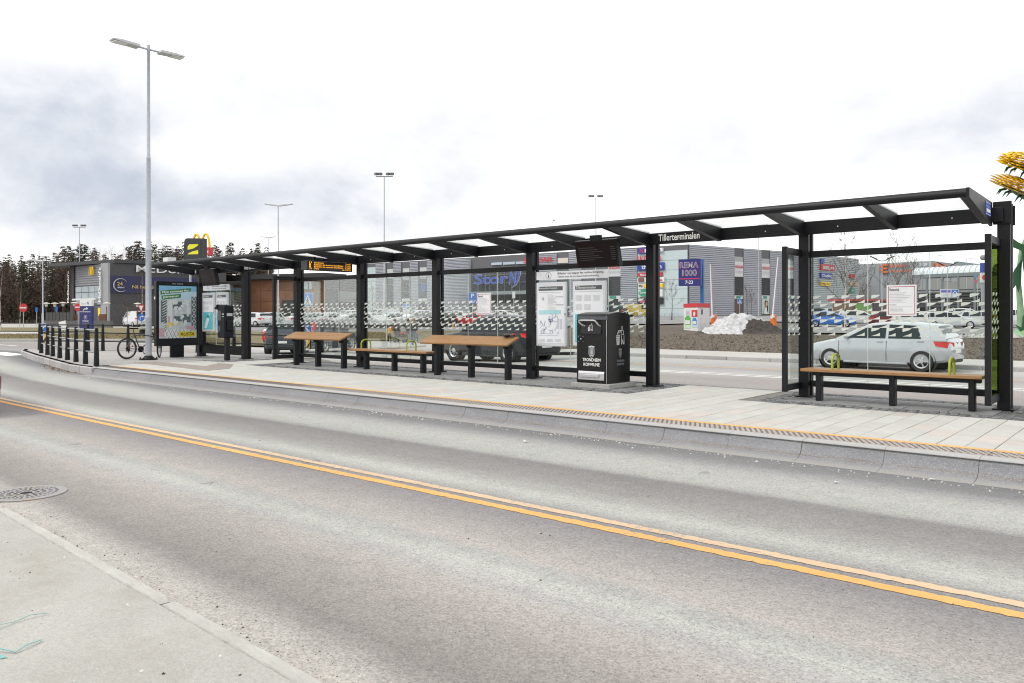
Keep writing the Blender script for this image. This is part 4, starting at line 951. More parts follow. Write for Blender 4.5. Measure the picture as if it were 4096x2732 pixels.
# ---------------------------------------------------------------- lamp post, bicycle, railings
GALV = M('galvanised_steel', (.42,.45,.49), .45, .5, var=.12, scale=14)
def big_lamp(lab):
    b = Vector((-21.95, 10.2, 0)); t = thing('street_lamp', lab, 'street lamp', b, group='lamp masts')
    MB().lathe([(.082,0),(.082,1.15),(.088,1.17),(.078,1.21),(.075,3.05),(.081,3.07),(.062,3.12),(.056,5.6),(.061,5.62),(.046,5.68),(.040,8.55),(.046,8.56),(.046,8.78),(.0,8.80)], b, 16).build('mast', GALV, t, smooth=True)
    MB().lathe([(.24,0.001),(.24,.03),(.14,.05),(.10,.12)], b, 14).build('flange', BLK2, t)
    mb = MB()
    for i in range(6): a = i*1.047; mb.cyl((b.x+.21*math.cos(a), b.y+.21*math.sin(a), .03),(b.x+.21*math.cos(a), b.y+.21*math.sin(a), .075),.02,n=6)
    mb.build('bolts', BLK2, t)
    for s in (-1, 1):
        f = lambda k: (b.x, b.y+s*k, 8.66+.02*k)
        arm = MB().cyl(f(.04), f(.30), .028, n=8).build('arm', GALV, t)
        hd = MB().prism([(b.y+s*.28,8.63),(b.y+s*.98,8.66),(b.y+s*1.0,8.69),(b.y+s*.75,8.71),(b.y+s*.30,8.70)], 0, b.x-.15, b.x+.15).build('lamp_head', M('lamp_head_grey', (.5,.52,.53), .5), t)
        MB().box(b.x-.12, b.x+.12, b.y+s*.62 if s > 0 else b.y-.96, b.y+.96 if s > 0 else b.y-.62, 8.625, 8.648).build('led_panel', M('led_lens', (.7,.72,.72), .3), hd)
big_lamp('tall grey street lamp with two flat heads beside the parked bicycle')

def bicycle():
    A, B = Vector((*W(508,22.2),0)), Vector((*W(637,23.1),0)); d = B-A; t = thing('bicycle', 'dark grey bicycle locked to the street lamp', 'bicycle', A, math.atan2(d.y, d.x)); L = d.length; r = .305
    TY = M('tyre_rubber', (.02,.02,.021), .8); RM = M('rim_metal', (.22,.22,.23), .4, .6); FRM = M('bike_frame_grey', (.10,.09,.095), .35, .5)
    def wheel(c, ang):
        m = Matrix.Translation(c) @ Matrix.Rotation(ang, 4, 'Z'); n = 28
        ring = lambda rad, tr, nn: MB().tube([(rad*math.cos(2*math.pi*i/n), 0, rad*math.sin(2*math.pi*i/n)) for i in range(n+1)], tr, nn)
        w = ring(r-.022, .022, 8).xf(m).build('wheel', TY, t, False, smooth=True)
        ring(r-.05, .011, 6).xf(m).build('rim', RM, w, False, smooth=True)
        mb = MB()
        for i in range(24): a = 2*math.pi*i/24; b = a+(.5 if i % 2 else -.5); mb.cyl((.02*math.cos(b), .02*(-1)**i, .02*math.sin(b)), ((r-.05)*math.cos(a), 0, (r-.05)*math.sin(a)), .0016, n=4, cap=False)
        mb.cyl((0,-.045,0),(0,.045,0),.02,n=8); mb.xf(m).build('spokes', RM, w, False)
    cb = Vector((.40,0,.27)); seat = Vector((.22,0,.72)); head = Vector((L-.20,0,.70)); hl = Vector((L-.16,0,.58)); ra = Vector((0,0,r)); fa = Vector((L,0,r))
    wheel(ra, 0); wheel(fa, .75)
    mb = MB()
    for p, q, k in ((cb,seat,.016),(cb,hl,.019),(seat-Vector((0,0,.06)),head,.017),(head+Vector((-.02,0,.06)),hl,.02)): mb.cyl(p, q, k, n=8)
    for s in (-.05,.05): mb.cyl(ra+Vector((0,s,0)), cb+Vector((0,s*.4,0)), .010, n=6); mb.cyl(ra+Vector((0,s,0)), seat-Vector((0,-s*.3,.05)), .009, n=6)
    mb.build('frame', FRM, t, False, smooth=True)
    mb = MB()
    for s in (-.055,.055): mb.tube([fa+Vector((0,s,0)), hl+Vector((.02,s,-.02)), hl+Vector((0,s*.5,.02))], .013, 6)
    mb.build('fork', FRM, t, False)
    MB().tube([(head.x-.10,-.24,head.z+.15),(head.x+.0,-.14,head.z+.14),(head.x+.03,0,head.z+.13),(head.x+.0,.14,head.z+.14),(head.x-.10,.24,head.z+.15)], .013, 7).build('handlebar', BLK2, t, False, smooth=True)
    MB().cyl(seat, seat+Vector((-.03,0,.12)), .013, n=8).build('seat_post', FRM, t, False)
    s0 = seat+Vector((-.03,0,.13)); sd = MB(); sd.prism([(s0.x-.14,-.075),(s0.x-.04,-.06),(s0.x+.04,-.03),(s0.x+.15,-.018),(s0.x+.16,0),(s0.x+.15,.018),(s0.x+.04,.03),(s0.x-.04,.06),(s0.x-.14,.075),(s0.x-.16,0)], 2, s0.z, s0.z+.04).build('saddle', BLK2, t, False)
    cr = MB().lathe([(.0,-.01),(.09,-.01),(.09,.01),(.0,.01)], cb+Vector((0,-.05,0)), 16, 1).build('chainring', BLK2, t, False)
    MB().cyl(cb+Vector((0,-.06,0)), cb+Vector((.10,-.07,-.13)), .01, n=6).build('crank', RM, t, False); MB().bbox(cb.x+.06,cb.x+.15,-.17,-.07,cb.z-.145,cb.z-.12,.005).build('pedal', BLK2, t, False)
    MB().lathe([(.0,-.05),(.05,-.05),(.055,-.03),(.0,-.03)], ra, 12, 1).build('rear_sprocket', BLK2, t, False)
    MB().cyl((-.0,-.06,r-.06),(.02,-.06,r-.13),.014,n=6).build('derailleur', BLK2, t, False)
    mb = MB(); mb.cyl(ra+Vector((0,-.045,.045)), cb+Vector((0,-.045,.085)), .004, n=4); mb.cyl(ra+Vector((0,-.045,-.045)), cb+Vector((0,-.045,-.085)), .004, n=4); mb.build('chain', BLK2, t, False)
    MB().lathe([(.0,-.006),(.025,-.006),(.025,.006),(.0,.006)], ra+Vector((.16,-.02,.06)), 10, 1).build('orange_reflector', M('orange_reflector', (.6,.17,.02), .4), t, False)
bicycle()
lk = [Vector((-21.95+.15*math.cos(a), 10.2+.15*math.sin(a), .66-.03*math.sin(a))) for a in [2*math.pi*i/12 for i in range(13)]]
tag(MB().tube(lk, .012, 6).build('cable_lock', BLK2, None, True, smooth=True), 'dark cable lock looped round the street lamp mast', 'bicycle lock')

RAILB = M('railing_black', (.007,.009,.009), .5, var=.15, spec=.25); RAILM = M('railing_tube', (.25,.26,.28), .35, .7, var=.1)
def railing(lab, pts, tube_mat, zs, hh=.93):
    c = pts[0]; t = thing('railing', lab, 'railing', (c[0], c[1], 0))
    for x, y in pts:
        MB().lathe([(.072,0),(.068,.02),(.042,.88*hh/.93),(.038,hh),(.0,hh+.005)], (x,y,0), 8).build('post', RAILB, t, smooth=True)
    for z in zs:
        for p, q in zip(pts, pts[1:]): MB().cyl((p[0],p[1],z),(q[0],q[1],z), .021, n=8, cap=False).build('rail', tube_mat, t, smooth=True)
railing('low railing of tapered black posts with pale tubes along the near island kerb', [tuple(onz(u, v)[:2]) for u, v in ((165,1413),(190,1420),(211,1425.5),(239,1433),(270,1440),(304,1448),(342,1456),(386,1464))], RAILM, (.88,.60,.33))
railing('long dark railing along the rear edge of the island behind the bicycle', [(-31.3,10.62),(-29.2,11.45),(-28.6,11.7),(-27.55,12.1),(-25.6,12.9),(-24.9,13.2),(-23.4,13.65),(-21.6,14.05),(-20.0,13.95)], RAILB, (.90,.62,.33))
# ================================================================ cars
TYRE = M('car_tyre', (.018,.018,.019), .85); RIMM = M('alloy_rim', (.55,.56,.58), .3, .7); ARCH = M('black_plastic', (.02,.02,.021), .7)
CGL = M('car_window', (.022,.032,.034), .08, 0, var=.3, scale=1.5, spec=.22); HLG = M('headlight_glass', (.6,.63,.66), .12, .3); TLR = M('tail_light_red', (.55,.02,.02), .2, coat=.4)
PLATE = M('number_plate', (.72,.72,.70), .5); GPLATE = M('green_number_plate', (.08,.32,.16), .5); CHR = M('chrome_trim', (.7,.71,.72), .15, .9)
PAINT = {}
def paint(name, c, metal=.0, rough=.3):
    k = 'paint_'+name
    if k not in PAINT: PAINT[k] = M(k, c, rough, metal, var=.06, scale=1.2, coat=(.7 if c[0]+c[1]+c[2] > .5 else .12), spec=(.5 if c[0]+c[1]+c[2] > .5 else .3), dirt=((c[0]*.75+.03, c[1]*.75+.03, c[2]*.75+.025), 1.6, .62))
    return PAINT[k]
WHITE = paint('white', (.53,.54,.55)); SILVER = paint('silver', (.44,.455,.48), .35, .22); BLACK = paint('black', (.025,.027,.032), .2); DGREY = paint('dark_grey', (.06,.068,.08), .3)
REDP = paint('red', (.40,.025,.03)); DRED = paint('dark_red', (.14,.015,.02)); BLUEP = paint('blue', (.03,.14,.48), .2); YELP = paint('yellow', (.42,.30,.035)); GREYP = paint('grey', (.26,.28,.30), .4); GREENP = paint('green', (.18,.35,.08))
STY = {
 # L, W, top line (x,z), bottom, half width plan, cabin (cowl, A top, mid, C top, tail), wheels (front x, rear x, r)
 'hatch': dict(L=4.26, W=1.80, top=[(0,.60),(.06,.68),(.30,.77),(.8,.88),(1.2,.95),(1.8,.95),(3.0,.97),(3.8,1.0),(4.05,.985),(4.18,.95),(4.24,.82),(4.262,.68)],
    cab=[(1.02,.95),(1.98,1.395),(2.55,1.455),(3.90,1.37),(4.16,.98)], wx=(.88,3.52), r=.315, k=.30, split=(2.55,), hatch=True, rw=(3.50,-.12)),
 'small': dict(L=3.95, W=1.70, top=[(0,.62),(.06,.70),(.3,.80),(.75,.91),(1.05,.98),(1.7,.985),(2.8,1.0),(3.5,1.03),(3.8,1.0),(3.92,.92),(3.95,.8)],
    cab=[(.98,.98),(1.85,1.44),(2.4,1.485),(3.4,1.44),(3.8,1.02)], wx=(.76,3.2), r=.30, k=.28, split=(2.4,), hatch=True),
 'wagon': dict(L=4.70, W=1.83, top=[(0,.60),(.06,.70),(.35,.79),(.9,.89),(1.35,.96),(2.0,.96),(3.4,.98),(4.3,1.01),(4.58,.99),(4.66,.93),(4.70,.8)],
    cab=[(1.25,.95),(2.1,1.42),(2.8,1.47),(4.2,1.42),(4.56,1.0)], wx=(.93,3.70), r=.325, k=.28, split=(2.66,3.65), hatch=True),
 'suv': dict(L=4.70, W=1.88, top=[(0,.74),(.06,.86),(.35,.97),(.9,1.04),(1.3,1.09),(2.0,1.09),(3.4,1.12),(4.3,1.16),(4.58,1.13),(4.66,1.05),(4.70,.9)],
    cab=[(1.2,1.08),(2.05,1.60),(2.7,1.67),(4.1,1.61),(4.58,1.15)], wx=(.92,3.72), r=.37, k=.28, split=(2.62,3.6), hatch=True),
 'sedan': dict(L=4.60, W=1.80, top=[(0,.58),(.06,.68),(.35,.77),(.9,.87),(1.35,.94),(2.0,.945),(3.2,.96),(3.7,1.0),(4.4,1.0),(4.55,.94),(4.60,.8)],
    cab=[(1.25,.93),(2.15,1.38),(2.7,1.42),(3.35,1.37),(4.0,1.0)], wx=(.9,3.6), r=.318, k=.32, split=(2.7,), hatch=False),
 'van': dict(L=4.80, W=1.88, top=[(0,.66),(.06,.82),(.3,.98),(.62,1.08),(.9,1.16),(1.6,1.17),(3.0,1.17),(4.3,1.17),(4.7,1.17),(4.77,1.1),(4.80,.9)],
    cab=[(.60,1.08),(1.35,1.84),(2.2,1.92),(4.4,1.92),(4.72,1.18)], wx=(.86,3.75), r=.33, k=.12, split=(1.9,), hatch=True, panel=True),
}
def ztop(S, x): return pl(S['top'], x)
def zroof(S, x): return pl(S['cab'], x)
def hw(S, x):
    L, h = S['L'], S['W']/2
    return h*pl([(0,.70),(.05,.78),(.2,.90),(.55,.975),(1.1,1.0),(L-1.0,1.0),(L-.45,.965),(L-.15,.90),(L-.03,.82),(L,.74)], x)
def bool_cut(me, cut):
    a = bpy.data.objects.new('a', me); b = bpy.data.objects.new('b', cut); col.objects.link(a); col.objects.link(b)
    m = a.modifiers.new('b', 'BOOLEAN'); m.object = b; m.operation = 'DIFFERENCE'; m.solver = 'EXACT'
    r = bpy.data.meshes.new_from_object(a.evaluated_get(bpy.context.evaluated_depsgraph_get())); bpy.data.objects.remove(a); bpy.data.objects.remove(b); return r
def car_parts(style):
    S = STY[style]; L = S['L']; bm = bmesh.new(); r = S['r']; cx = L/2
    xs = sorted(set([p[0] for p in S['top']]+[.15,.5,1.5,2.3,2.7,3.3,L-.6,L-.3]))
    rings = []
    for x in xs:
        zt = ztop(S, x); h = hw(S, x); zb = pl([(0,.30),(.15,.22),(.7,.19),(L-.7,.2),(L-.12,.30),(L,.38)], x)
        zm = zb+(zt-zb)*.52
        if x in (xs[0], xs[-1]): h2 = h*.96
        else: h2 = h
        half = [(0,zb),(h*.86,zb),(h2*.965,zb+.07),(h2*.992,zm-.12),(h2,zm),(h2*.985,zm+.10),(h*.955,zt-.055),(h*.90,zt-.012),(h*.55,zt+.018),(0,zt+.028)]
        ring = half+[(-y,z) for y, z in half[-2:0:-1]]
        rings.append([bm.verts.new((x-cx, y, z)) for y, z in ring])
    n = len(rings[0])
    for a, b in zip(rings, rings[1:]):
        for i in range(n): bm.faces.new((a[i], a[(i+1)%n], b[(i+1)%n], b[i]))
    bm.faces.new(rings[0][::-1]); bm.faces.new(rings[-1])
    bmesh.ops.recalc_face_normals(bm, faces=bm.faces); me = bpy.data.meshes.new('body'); bm.to_mesh(me); bm.free()
    cut = MB()
    for wx in S['wx']:
        for s in (-1,1): cut.cyl((wx-cx, s*(S['W']/2-.27), r), (wx-cx, s*(S['W']/2+.2), r), r+.06, n=28)
    cm = cut.mesh('cut'); me2 = bool_cut(me, cm); me2.name = 'body'
    me2.polygons.foreach_set('use_smooth', [True]*len(me2.polygons)); me2.set_sharp_from_angle(angle=R(38))
    # cabin: loft from belt to roof
    cab = S['cab']; k = S['k']; wb = S['W']/2*.925; c0, c1, c2, c3, c4 = cab
    def belt(x): return pl([(c0[0],ztop(S,c0[0])-.03),(c0[0]+.5,ztop(S,c0[0]+.5)-.02),(c4[0],ztop(S,c4[0])-.02)], x)
    def sy(x, z): return wb-k*(z-belt(x))
    st = sorted(set([p[0] for p in cab]+[(c0[0]+c1[0])/2,(c2[0]+c3[0])/2,(c1[0]+c2[0])/2,(c3[0]+c4[0])/2])); mb = MB(); rg = []
    def rf(x):
        z = zroof(S, x)
        if c1[0] < x < c3[0]: t = (x-c1[0])/(c3[0]-c1[0]); z = max(z, c1[1]+(c3[1]-c1[1])*t+.055*math.sin(math.pi*t)*(S['L'] > 1))
        return z
    for x in st:
        zb_, zr = belt(x), max(rf(x), belt(x)+.002); e = min(.05, (zr-zb_)*.3)
        half = [(sy(x,zb_),zb_-.04),(sy(x,zb_),zb_),(sy(x,zr-e),zr-e),(sy(x,zr)-.05,zr-.008),(sy(x,zr)*.55,zr+.012),(0,zr+.018)]
        rg.append([(x-cx,y,z) for y, z in half]+[(x-cx,-y,z) for y, z in half[-2::-1]])
    n = len(rg[0]); mb.v = [Vector(p) for q in rg for p in q]
    for i in range(len(rg)-1):
        for j in range(n-1): mb.f.append((i*n+j, i*n+j+1, (i+1)*n+j+1, (i+1)*n+j))
    mb.f += [tuple(range(n))[::-1], tuple((len(rg)-1)*n+j for j in range(n))]
    cabm = mb
    parts = {'body': me2, 'cabin': cabm.mesh('roof', True, 30)}
    # side glass
    wins = []
    def sw(xa, xb, rake_a=0.0, rake_b=0.0):
        out_ = []
        for s in (-1, 1):
            m = MB(); N_ = 7; lo = []; hi = []
            for i in range(N_+1):
                t = i/N_; xl = xa+(xb-xa)*t; xh = xa+rake_a+(xb+rake_b-xa-rake_a)*t
                zl = belt(xl)+.025; zh = min(rf(xh)-.075, rf(xh)-.075); zh = max(zh, zl+.01)
                lo.append((xl-cx, s*(sy(xl,zl)+.005), zl)); hi.append((xh-cx, s*(sy(xh,zh)+.005), zh))
            m.v = [Vector(p) for p in lo+hi]; m.f = [((i,i+1,N_+2+i,N_+1+i) if s < 0 else (i,N_+1+i,N_+2+i,i+1)) for i in range(N_)]
            out_.append(m.mesh('side_window'))
        wins.append(out_)
    slope = (c1[0]-c0[0]); tail = (c4[0]-c3[0])
    sp = list(S['split']); xa = c0[0]+.30; ra = slope-.26
    if S.get('panel'): sw(xa, 1.85, ra*.9, 0)
    else:
        sw(xa, sp[0]-.04, ra, 0)
        for i, p in enumerate(sp):
            last = i == len(sp)-1; xb = (S['rw'][0] if 'rw' in S else c4[0]-.28 if S['hatch'] else c4[0]-.45) if last else sp[i+1]-.04
            sw(p+.04, xb, 0, (S['rw'][1] if 'rw' in S else -(tail)*.55 if S['hatch'] else -(tail)*.7) if last else 0)
    parts['side'] = wins
    def screen_(x0, z0, x1, z1, w0, w1, s):
        m = MB(); K_ = 6; nrm = Vector((-(z1-z0),0,(x1-x0))).normalized()*s
        for t, (x, z, ww) in enumerate(((x0,z0,w0),(x1,z1,w1))):
            for i in range(K_+1): y = ww*(1-2*i/K_); m.v.append(Vector((x-cx, y, z+.020*(1-(2*i/K_-1)**2)))+nrm*.014)
        m.f = [(i,i+1,K_+2+i,K_+1+i) if s*(x1-x0) > 0 else (i,K_+1+i,K_+2+i,i+1) for i in range(K_)]
        return m.mesh('windscreen')
    ez = .055
    p = .06; q = .93
    parts['wind'] = screen_(c0[0]+slope*p, belt(c0[0])+(c1[1]-belt(c0[0]))*p, c0[0]+slope*q, belt(c0[0])+(c1[1]-belt(c0[0]))*q, wb*.93, sy(c1[0],c1[1])-.08, 1)
    hb = belt(c4[0]); parts['rear'] = screen_(c3[0]+tail*.10, c3[1]-(c3[1]-hb)*.10, c3[0]+tail*.80, c3[1]-(c3[1]-hb)*.80, sy(c3[0],c3[1])-.05, wb*.90, 1)
    # wheel
    wm = MB().lathe([(r*.66,-.10),(r*.93,-.105),(r,-.07),(r,.07),(r*.93,.105),(r*.66,.10),(r*.64,0),(r*.66,-.10)], (0,0,0), 26, 1)
    parts['tyre'] = wm.mesh('wheel', True, 40)
    rm = MB().lathe([(r*.56,-.07),(r*.66,-.098),(r*.685,-.09),(r*.66,-.02),(r*.56,-.02)], (0,0,0), 26, 1); sp_ = 5 if style == 'hatch' else 10
    for i in range(sp_):
        a = 2*math.pi*i/sp_; wdt = .22 if sp_ == 5 else .13; f = lambda rr, da: (rr*math.cos(a+da), rr*math.sin(a+da))
        pts = [f(r*.14,-wdt*1.9),f(r*.58,-wdt*.55),f(r*.58,wdt*.55),f(r*.14,wdt*1.9)]
        rm.add([(px,-.085+.02*(k_%4 in (1,2)),pz) for k_, (px,pz) in enumerate(pts)]+[(px,-.05,pz) for px,pz in pts], [(0,1,2,3),(4,7,6,5),(0,4,5,1),(1,5,6,2),(2,6,7,3),(3,7,4,0)])
    rm.lathe([(.001,-.10),(r*.2,-.095),(r*.22,-.05)], (0,0,0), 12, 1); parts['rim'] = rm.mesh('rim', True, 30)
    parts['well'] = MB().cyl((0,.0,0), (0,.03,0), r*.63, n=20).mesh('brake_disc'); parts['liner'] = MB().lathe([(.01,.155),(r+.058,.155),(r+.058,-.075)], (0,0,0), 26, 1).mesh('arch_liner', True, 30)
    return S, parts
CARS = {}
def car(style, pm, lab, loc, rz, group=None, detail=True, plate=PLATE, name='parked_car', cat='car', roof_mat=None):
    """front of the car points to -x before rotation"""
    key = (style, detail)
    if style not in CARS: CARS[style] = car_parts(style)
    S, P = CARS[style]; L = S['L']; cx = L/2; t = thing(name, lab, cat, loc, rz, group)
    b = ob('body', P['body'], pm, t); ob('roof', P['cabin'], roof_mat or pm, t); ob('windscreen', P['wind'], CGL, t); ob('rear_window', P['rear'], CGL, t)
    for pair in P['side']:
        for m in pair: ob('side_window', m, CGL, t)
    for wx in S['wx']:
        for s in (-1, 1):
            o = ob('wheel', P['tyre'], TYRE, t); o.location = (wx-cx, s*(S['W']/2-.105), S['r'])
            if s > 0: o.rotation_euler = (0,0,math.pi)
            ob('rim', P['rim'], RIMM, o); ob('brake_disc', P['well'], ARCH, o); ob('arch_liner', P['liner'], ARCH, o)
    zt = ztop(S, .1); zh = zt-.08
    for s in (-1, 1):
        m = MB(); h1 = hw(S, .12); h2 = hw(S, .5)
        m.add([(.035-cx,s*h1*.55,zh-.07),(.02-cx,s*h1*.55,zh+.02),(.10-cx,s*(h1+.004),zh-.06),(.10-cx,s*(h1+.004),zh+.055),(.52-cx,s*(h2*.955+.012),zh+.02),(.50-cx,s*(h2*.95+.01),zh+.10),(.2-cx,s*(h1*.8),zh+.10)],
              [(0,2,3,1),(2,4,5,3),(3,5,6),(1,3,6)] if s < 0 else [(0,1,3,2),(2,3,5,4),(3,6,5),(1,6,3)]); m.build('headlight', HLG, t, False)
        hz = ztop(S, L-.1)-.16; h1 = hw(S, L-.10); h2 = hw(S, L-.42); m = MB()
        m.add([(L-.42-cx,s*(h2+.006),hz+.10),(L-.36-cx,s*(h2+.004),hz-.03),(L-.08-cx,s*(h1+.012),hz-.08),(L-.06-cx,s*(h1+.004),hz+.09),(L+.004-cx,s*h1*.5,hz-.06),(L+.004-cx,s*h1*.5,hz+.07)],
              [(0,1,2,3),(3,2,4,5)] if s < 0 else [(0,3,2,1),(3,5,4,2)]); m.build('tail_light', TLR, t, False)
        c0 = S['cab'][0]; m = MB().ball((c0[0]+.36-cx, s*(S['W']/2+.06), ztop(S,c0[0])+.07), .085, 8, 5, (.7,1,.72)); m.cyl((c0[0]+.36-cx, s*(S['W']/2-.1), ztop(S,c0[0])+.03),(c0[0]+.36-cx, s*(S['W']/2+.03), ztop(S,c0[0])+.05),.025,n=6)
        m.build('mirror', pm, t, False, smooth=True)
        if detail:
            for x in ([S['split'][0]-.18, S['split'][0]+.95] if not S.get('panel') else [1.75]):
                z = ztop(S, x)-.10; MB().bbox(x-.10-cx, x+.08-cx, s*(hw(S,x)*.975)-.018, s*(hw(S,x)*.975)+.018, z-.012, z+.016, .006).build('door_handle', pm, t, False)
            m = MB()
            for x in [S['cab'][0][0]+.12, S['split'][0], S['split'][0]+1.02]:
                if x < L-1.0 or S.get('panel'): 
                    z1 = ztop(S, x)-.07; z0 = .28; hh = hw(S, x)
                    for za, zb_, fa, fb in ((z0,.50,.985,1.0),(.50,z1,1.0,.965)): m.add([(x-.006-cx,s*(hh*fa+.008),za),(x+.006-cx,s*(hh*fa+.008),za),(x+.006-cx,s*(hh*fb+.008),zb_),(x-.006-cx,s*(hh*fb+.008),zb_)], [(0,1,2,3) if s < 0 else (0,3,2,1)])
            m.build('door_seam', ARCH, t, False)
            MB().bbox(S['wx'][0]+S['r']+.08-cx, S['wx'][1]-S['r']-.08-cx, s*S['W']/2*.955-.02, s*S['W']/2*.955+.02, .20, .26, .012).build('sill', pm, t, False)
    MB().bbox(.045-cx, .10-cx, -.45, .45, .32, .50, .01).build('grille', ARCH, t, False)
    MB().bbox(L-.12-cx, L-.035-cx, -.62, .62, .27, .40, .02).build('rear_bumper_trim', ARCH, t, False)
    MB().bbox(L-.018-cx, L+.006-cx, -.26, .26, .62 if not S['hatch'] else .55, .73 if not S['hatch'] else .66, .004).build('number_plate', plate, t, False)
    MB().bbox(-.006-cx, .02-cx, -.26, .26, .36, .47, .004).build('number_plate', plate, t, False)
    return t
def drive(style, pm, lab, u, d, rz, group=None, dz=0.0, **k):
    x, y = W(u, d); return car(style, pm, lab, (x, y, gz(x, y)+dz), rz, group, **k)
# moving traffic on the two roads (fronts point to -x)
g_ = car('hatch', SILVER, 'silver hatchback driving past behind the right-hand bay', (-6.42, 23.75, gz(-6.4,23.0)), R(-4), name='car', detail=True); g_.scale = (.91,.91,.91)
MB().lathe([(.001,.0),(.052,.0),(.052,.006),(.001,.008)], (0,0,0), 18, 0).xf(Matrix.Translation((2.115,0,.865))).build('rear_badge', CHR, g_, False)
car('suv', BLACK, 'black estate car with chrome window trim behind the second sloping bench', (-18.9, 21.55, gz(-18.9,21.5)), R(-4), name='car')
k = car('suv', DGREY, 'dark grey tall estate seen from behind, with high red tail lights', (*W(1292,41.5), gz(*W(1292,41.5))), R(-66), name='car')
for s in (-1,1): MB().add([(2.30,s*.78,1.02),(2.02,s*.66,1.60),(2.10,s*.60,1.58),(2.345,s*.66,1.04),(2.2,s*.86,1.05),(1.96,s*.70,1.6)], [(0,1,2,3),(0,4,5,1)] if s < 0 else [(0,3,2,1),(0,1,5,4)]).build('high_tail_light', TLR, k, False)
MB().tube([(-.3,-.62,1.70),(-.2,-.62,1.745),(1.5,-.62,1.745),(1.7,-.62,1.68)], .018, 6).build('roof_rail', CHR, k, False); MB().tube([(-.3,.62,1.70),(-.2,.62,1.745),(1.5,.62,1.745),(1.7,.62,1.68)], .018, 6).build('roof_rail', CHR, k, False)
car('small', DGREY, 'dark grey small car facing left behind the side glass', (*W(1150,38.5), gz(*W(1150,38.5))), R(-42), name='car')
car('small', REDP, 'red and white small car behind the dark grey one', (*W(1170,52), gz(*W(1170,52))), R(-80), name='car', roof_mat=WHITE)
car('hatch', DRED, 'dark red car entering at the left edge of the picture', (-14.88, 3.1, -.18), math.pi, name='car')
drive('van', WHITE, 'white delivery van parked in front of the restaurant', 545, 96, R(-4), plate=GPLATE, name='delivery_van', cat='van')
# parked rows
GP = 'cars parked in the shopping centre car park'
rowA = [(1010,80,'hatch',WHITE),(1048,84,'wagon',SILVER),(1225,84,'sedan',WHITE),(1262,79,'hatch',SILVER),(1302,80,'wagon',WHITE),(1345,79,'hatch',WHITE),(1395,76,'hatch',SILVER),(1425,80,'suv',WHITE),
        (1500,77,'sedan',WHITE),(1552,80,'hatch',WHITE),(1600,83,'wagon',GREYP),(1660,80,'suv',WHITE),(1705,82,'wagon',SILVER),(1745,80,'hatch',BLACK)]
COLN = {id(WHITE):'white', id(SILVER):'silver', id(GREYP):'grey', id(BLACK):'black', id(REDP):'red', id(BLUEP):'blue', id(DRED):'maroon', id(DGREY):'dark grey'}
STN = {'hatch':'hatchback','sedan':'saloon','wagon':'estate','suv':'tall estate','small':'small car','van':'van'}
ords = ['first','second','third','fourth','fifth','sixth','seventh','eighth','ninth','tenth','eleventh','twelfth','thirteenth','fourteenth']
for i, (u, d, st, pm) in enumerate(rowA):
    drive(st, pm, 'parked %s %s behind the glass, %s from the left in the nearer car row' % (COLN[id(pm)], STN[st], ords[i]), u, d, R(rng.choice((78,82,86,-95,-92,8) if i % 4 else (10,174))), GP, .03, detail=False)
rowB = [(1240,100,'wagon',WHITE),(1290,101,'sedan',SILVER),(1345,101,'hatch',GREYP),(1400,102,'suv',WHITE),(1470,103,'wagon',WHITE),(1530,104,'van',WHITE),(1590,103,'hatch',SILVER),(1650,104,'suv',GREYP),(1710,104,'sedan',WHITE)]
for i, (u, d, st, pm) in enumerate(rowB):
    drive(st, pm, 'distant parked %s %s in the farther car row, %s from the left' % (COLN[id(pm)], STN[st], ords[i]), u, d, R(rng.choice((80,84,-94,4))), GP, .03, detail=False)
drive('suv', WHITE, 'white tall estate parked left of the red car behind the sloping bench', 1815, 88, R(6), GP, .03, detail=False)
drive('sedan', REDP, 'red saloon parked behind the advice sheet', 1898, 82, R(4), GP, .03, detail=False)
drive('suv', WHITE, 'white tall estate parked right of the red saloon', 1992, 84, R(2), GP, .03, detail=False)
drive('van', YELP, 'yellow and green van parked by the store signs', 2556, 122, R(200), GP, .03, detail=False, name='delivery_van', cat='van')
drive('suv', BLACK, 'dark estate car parked behind the yellow van', 2448, 121, R(10), GP, .03, detail=False)
rowC = [(3325,74,'hatch',BLUEP,186),(3440,79,'wagon',WHITE,188),(3575,73,'hatch',DRED,182),(3668,71,'hatch',WHITE,184),(3732,73,'sedan',SILVER,186),(3800,70,'wagon',WHITE,186),(3868,80,'suv',WHITE,188),(3930,74,'wagon',SILVER,190),(4065,72,'suv',WHITE,190)]
for i, (u, d, st, pm, a) in enumerate(rowC):
    drive(st, pm, '%s %s parked beyond the soil bank, %s from the left in the right-hand row' % (COLN[id(pm)], STN[st], ords[i]), u, d, R(a+14), GP, .03, detail=False)
for i, (u, d, pm) in enumerate(((3290,108,BLACK),(3345,112,SILVER),(3405,110,BLACK))):
    drive('hatch', pm, '%s car far off by the striped wall behind the birch, %s from the left' % (COLN[id(pm)], ords[i]), u, d, R(190), GP, .03, detail=False)

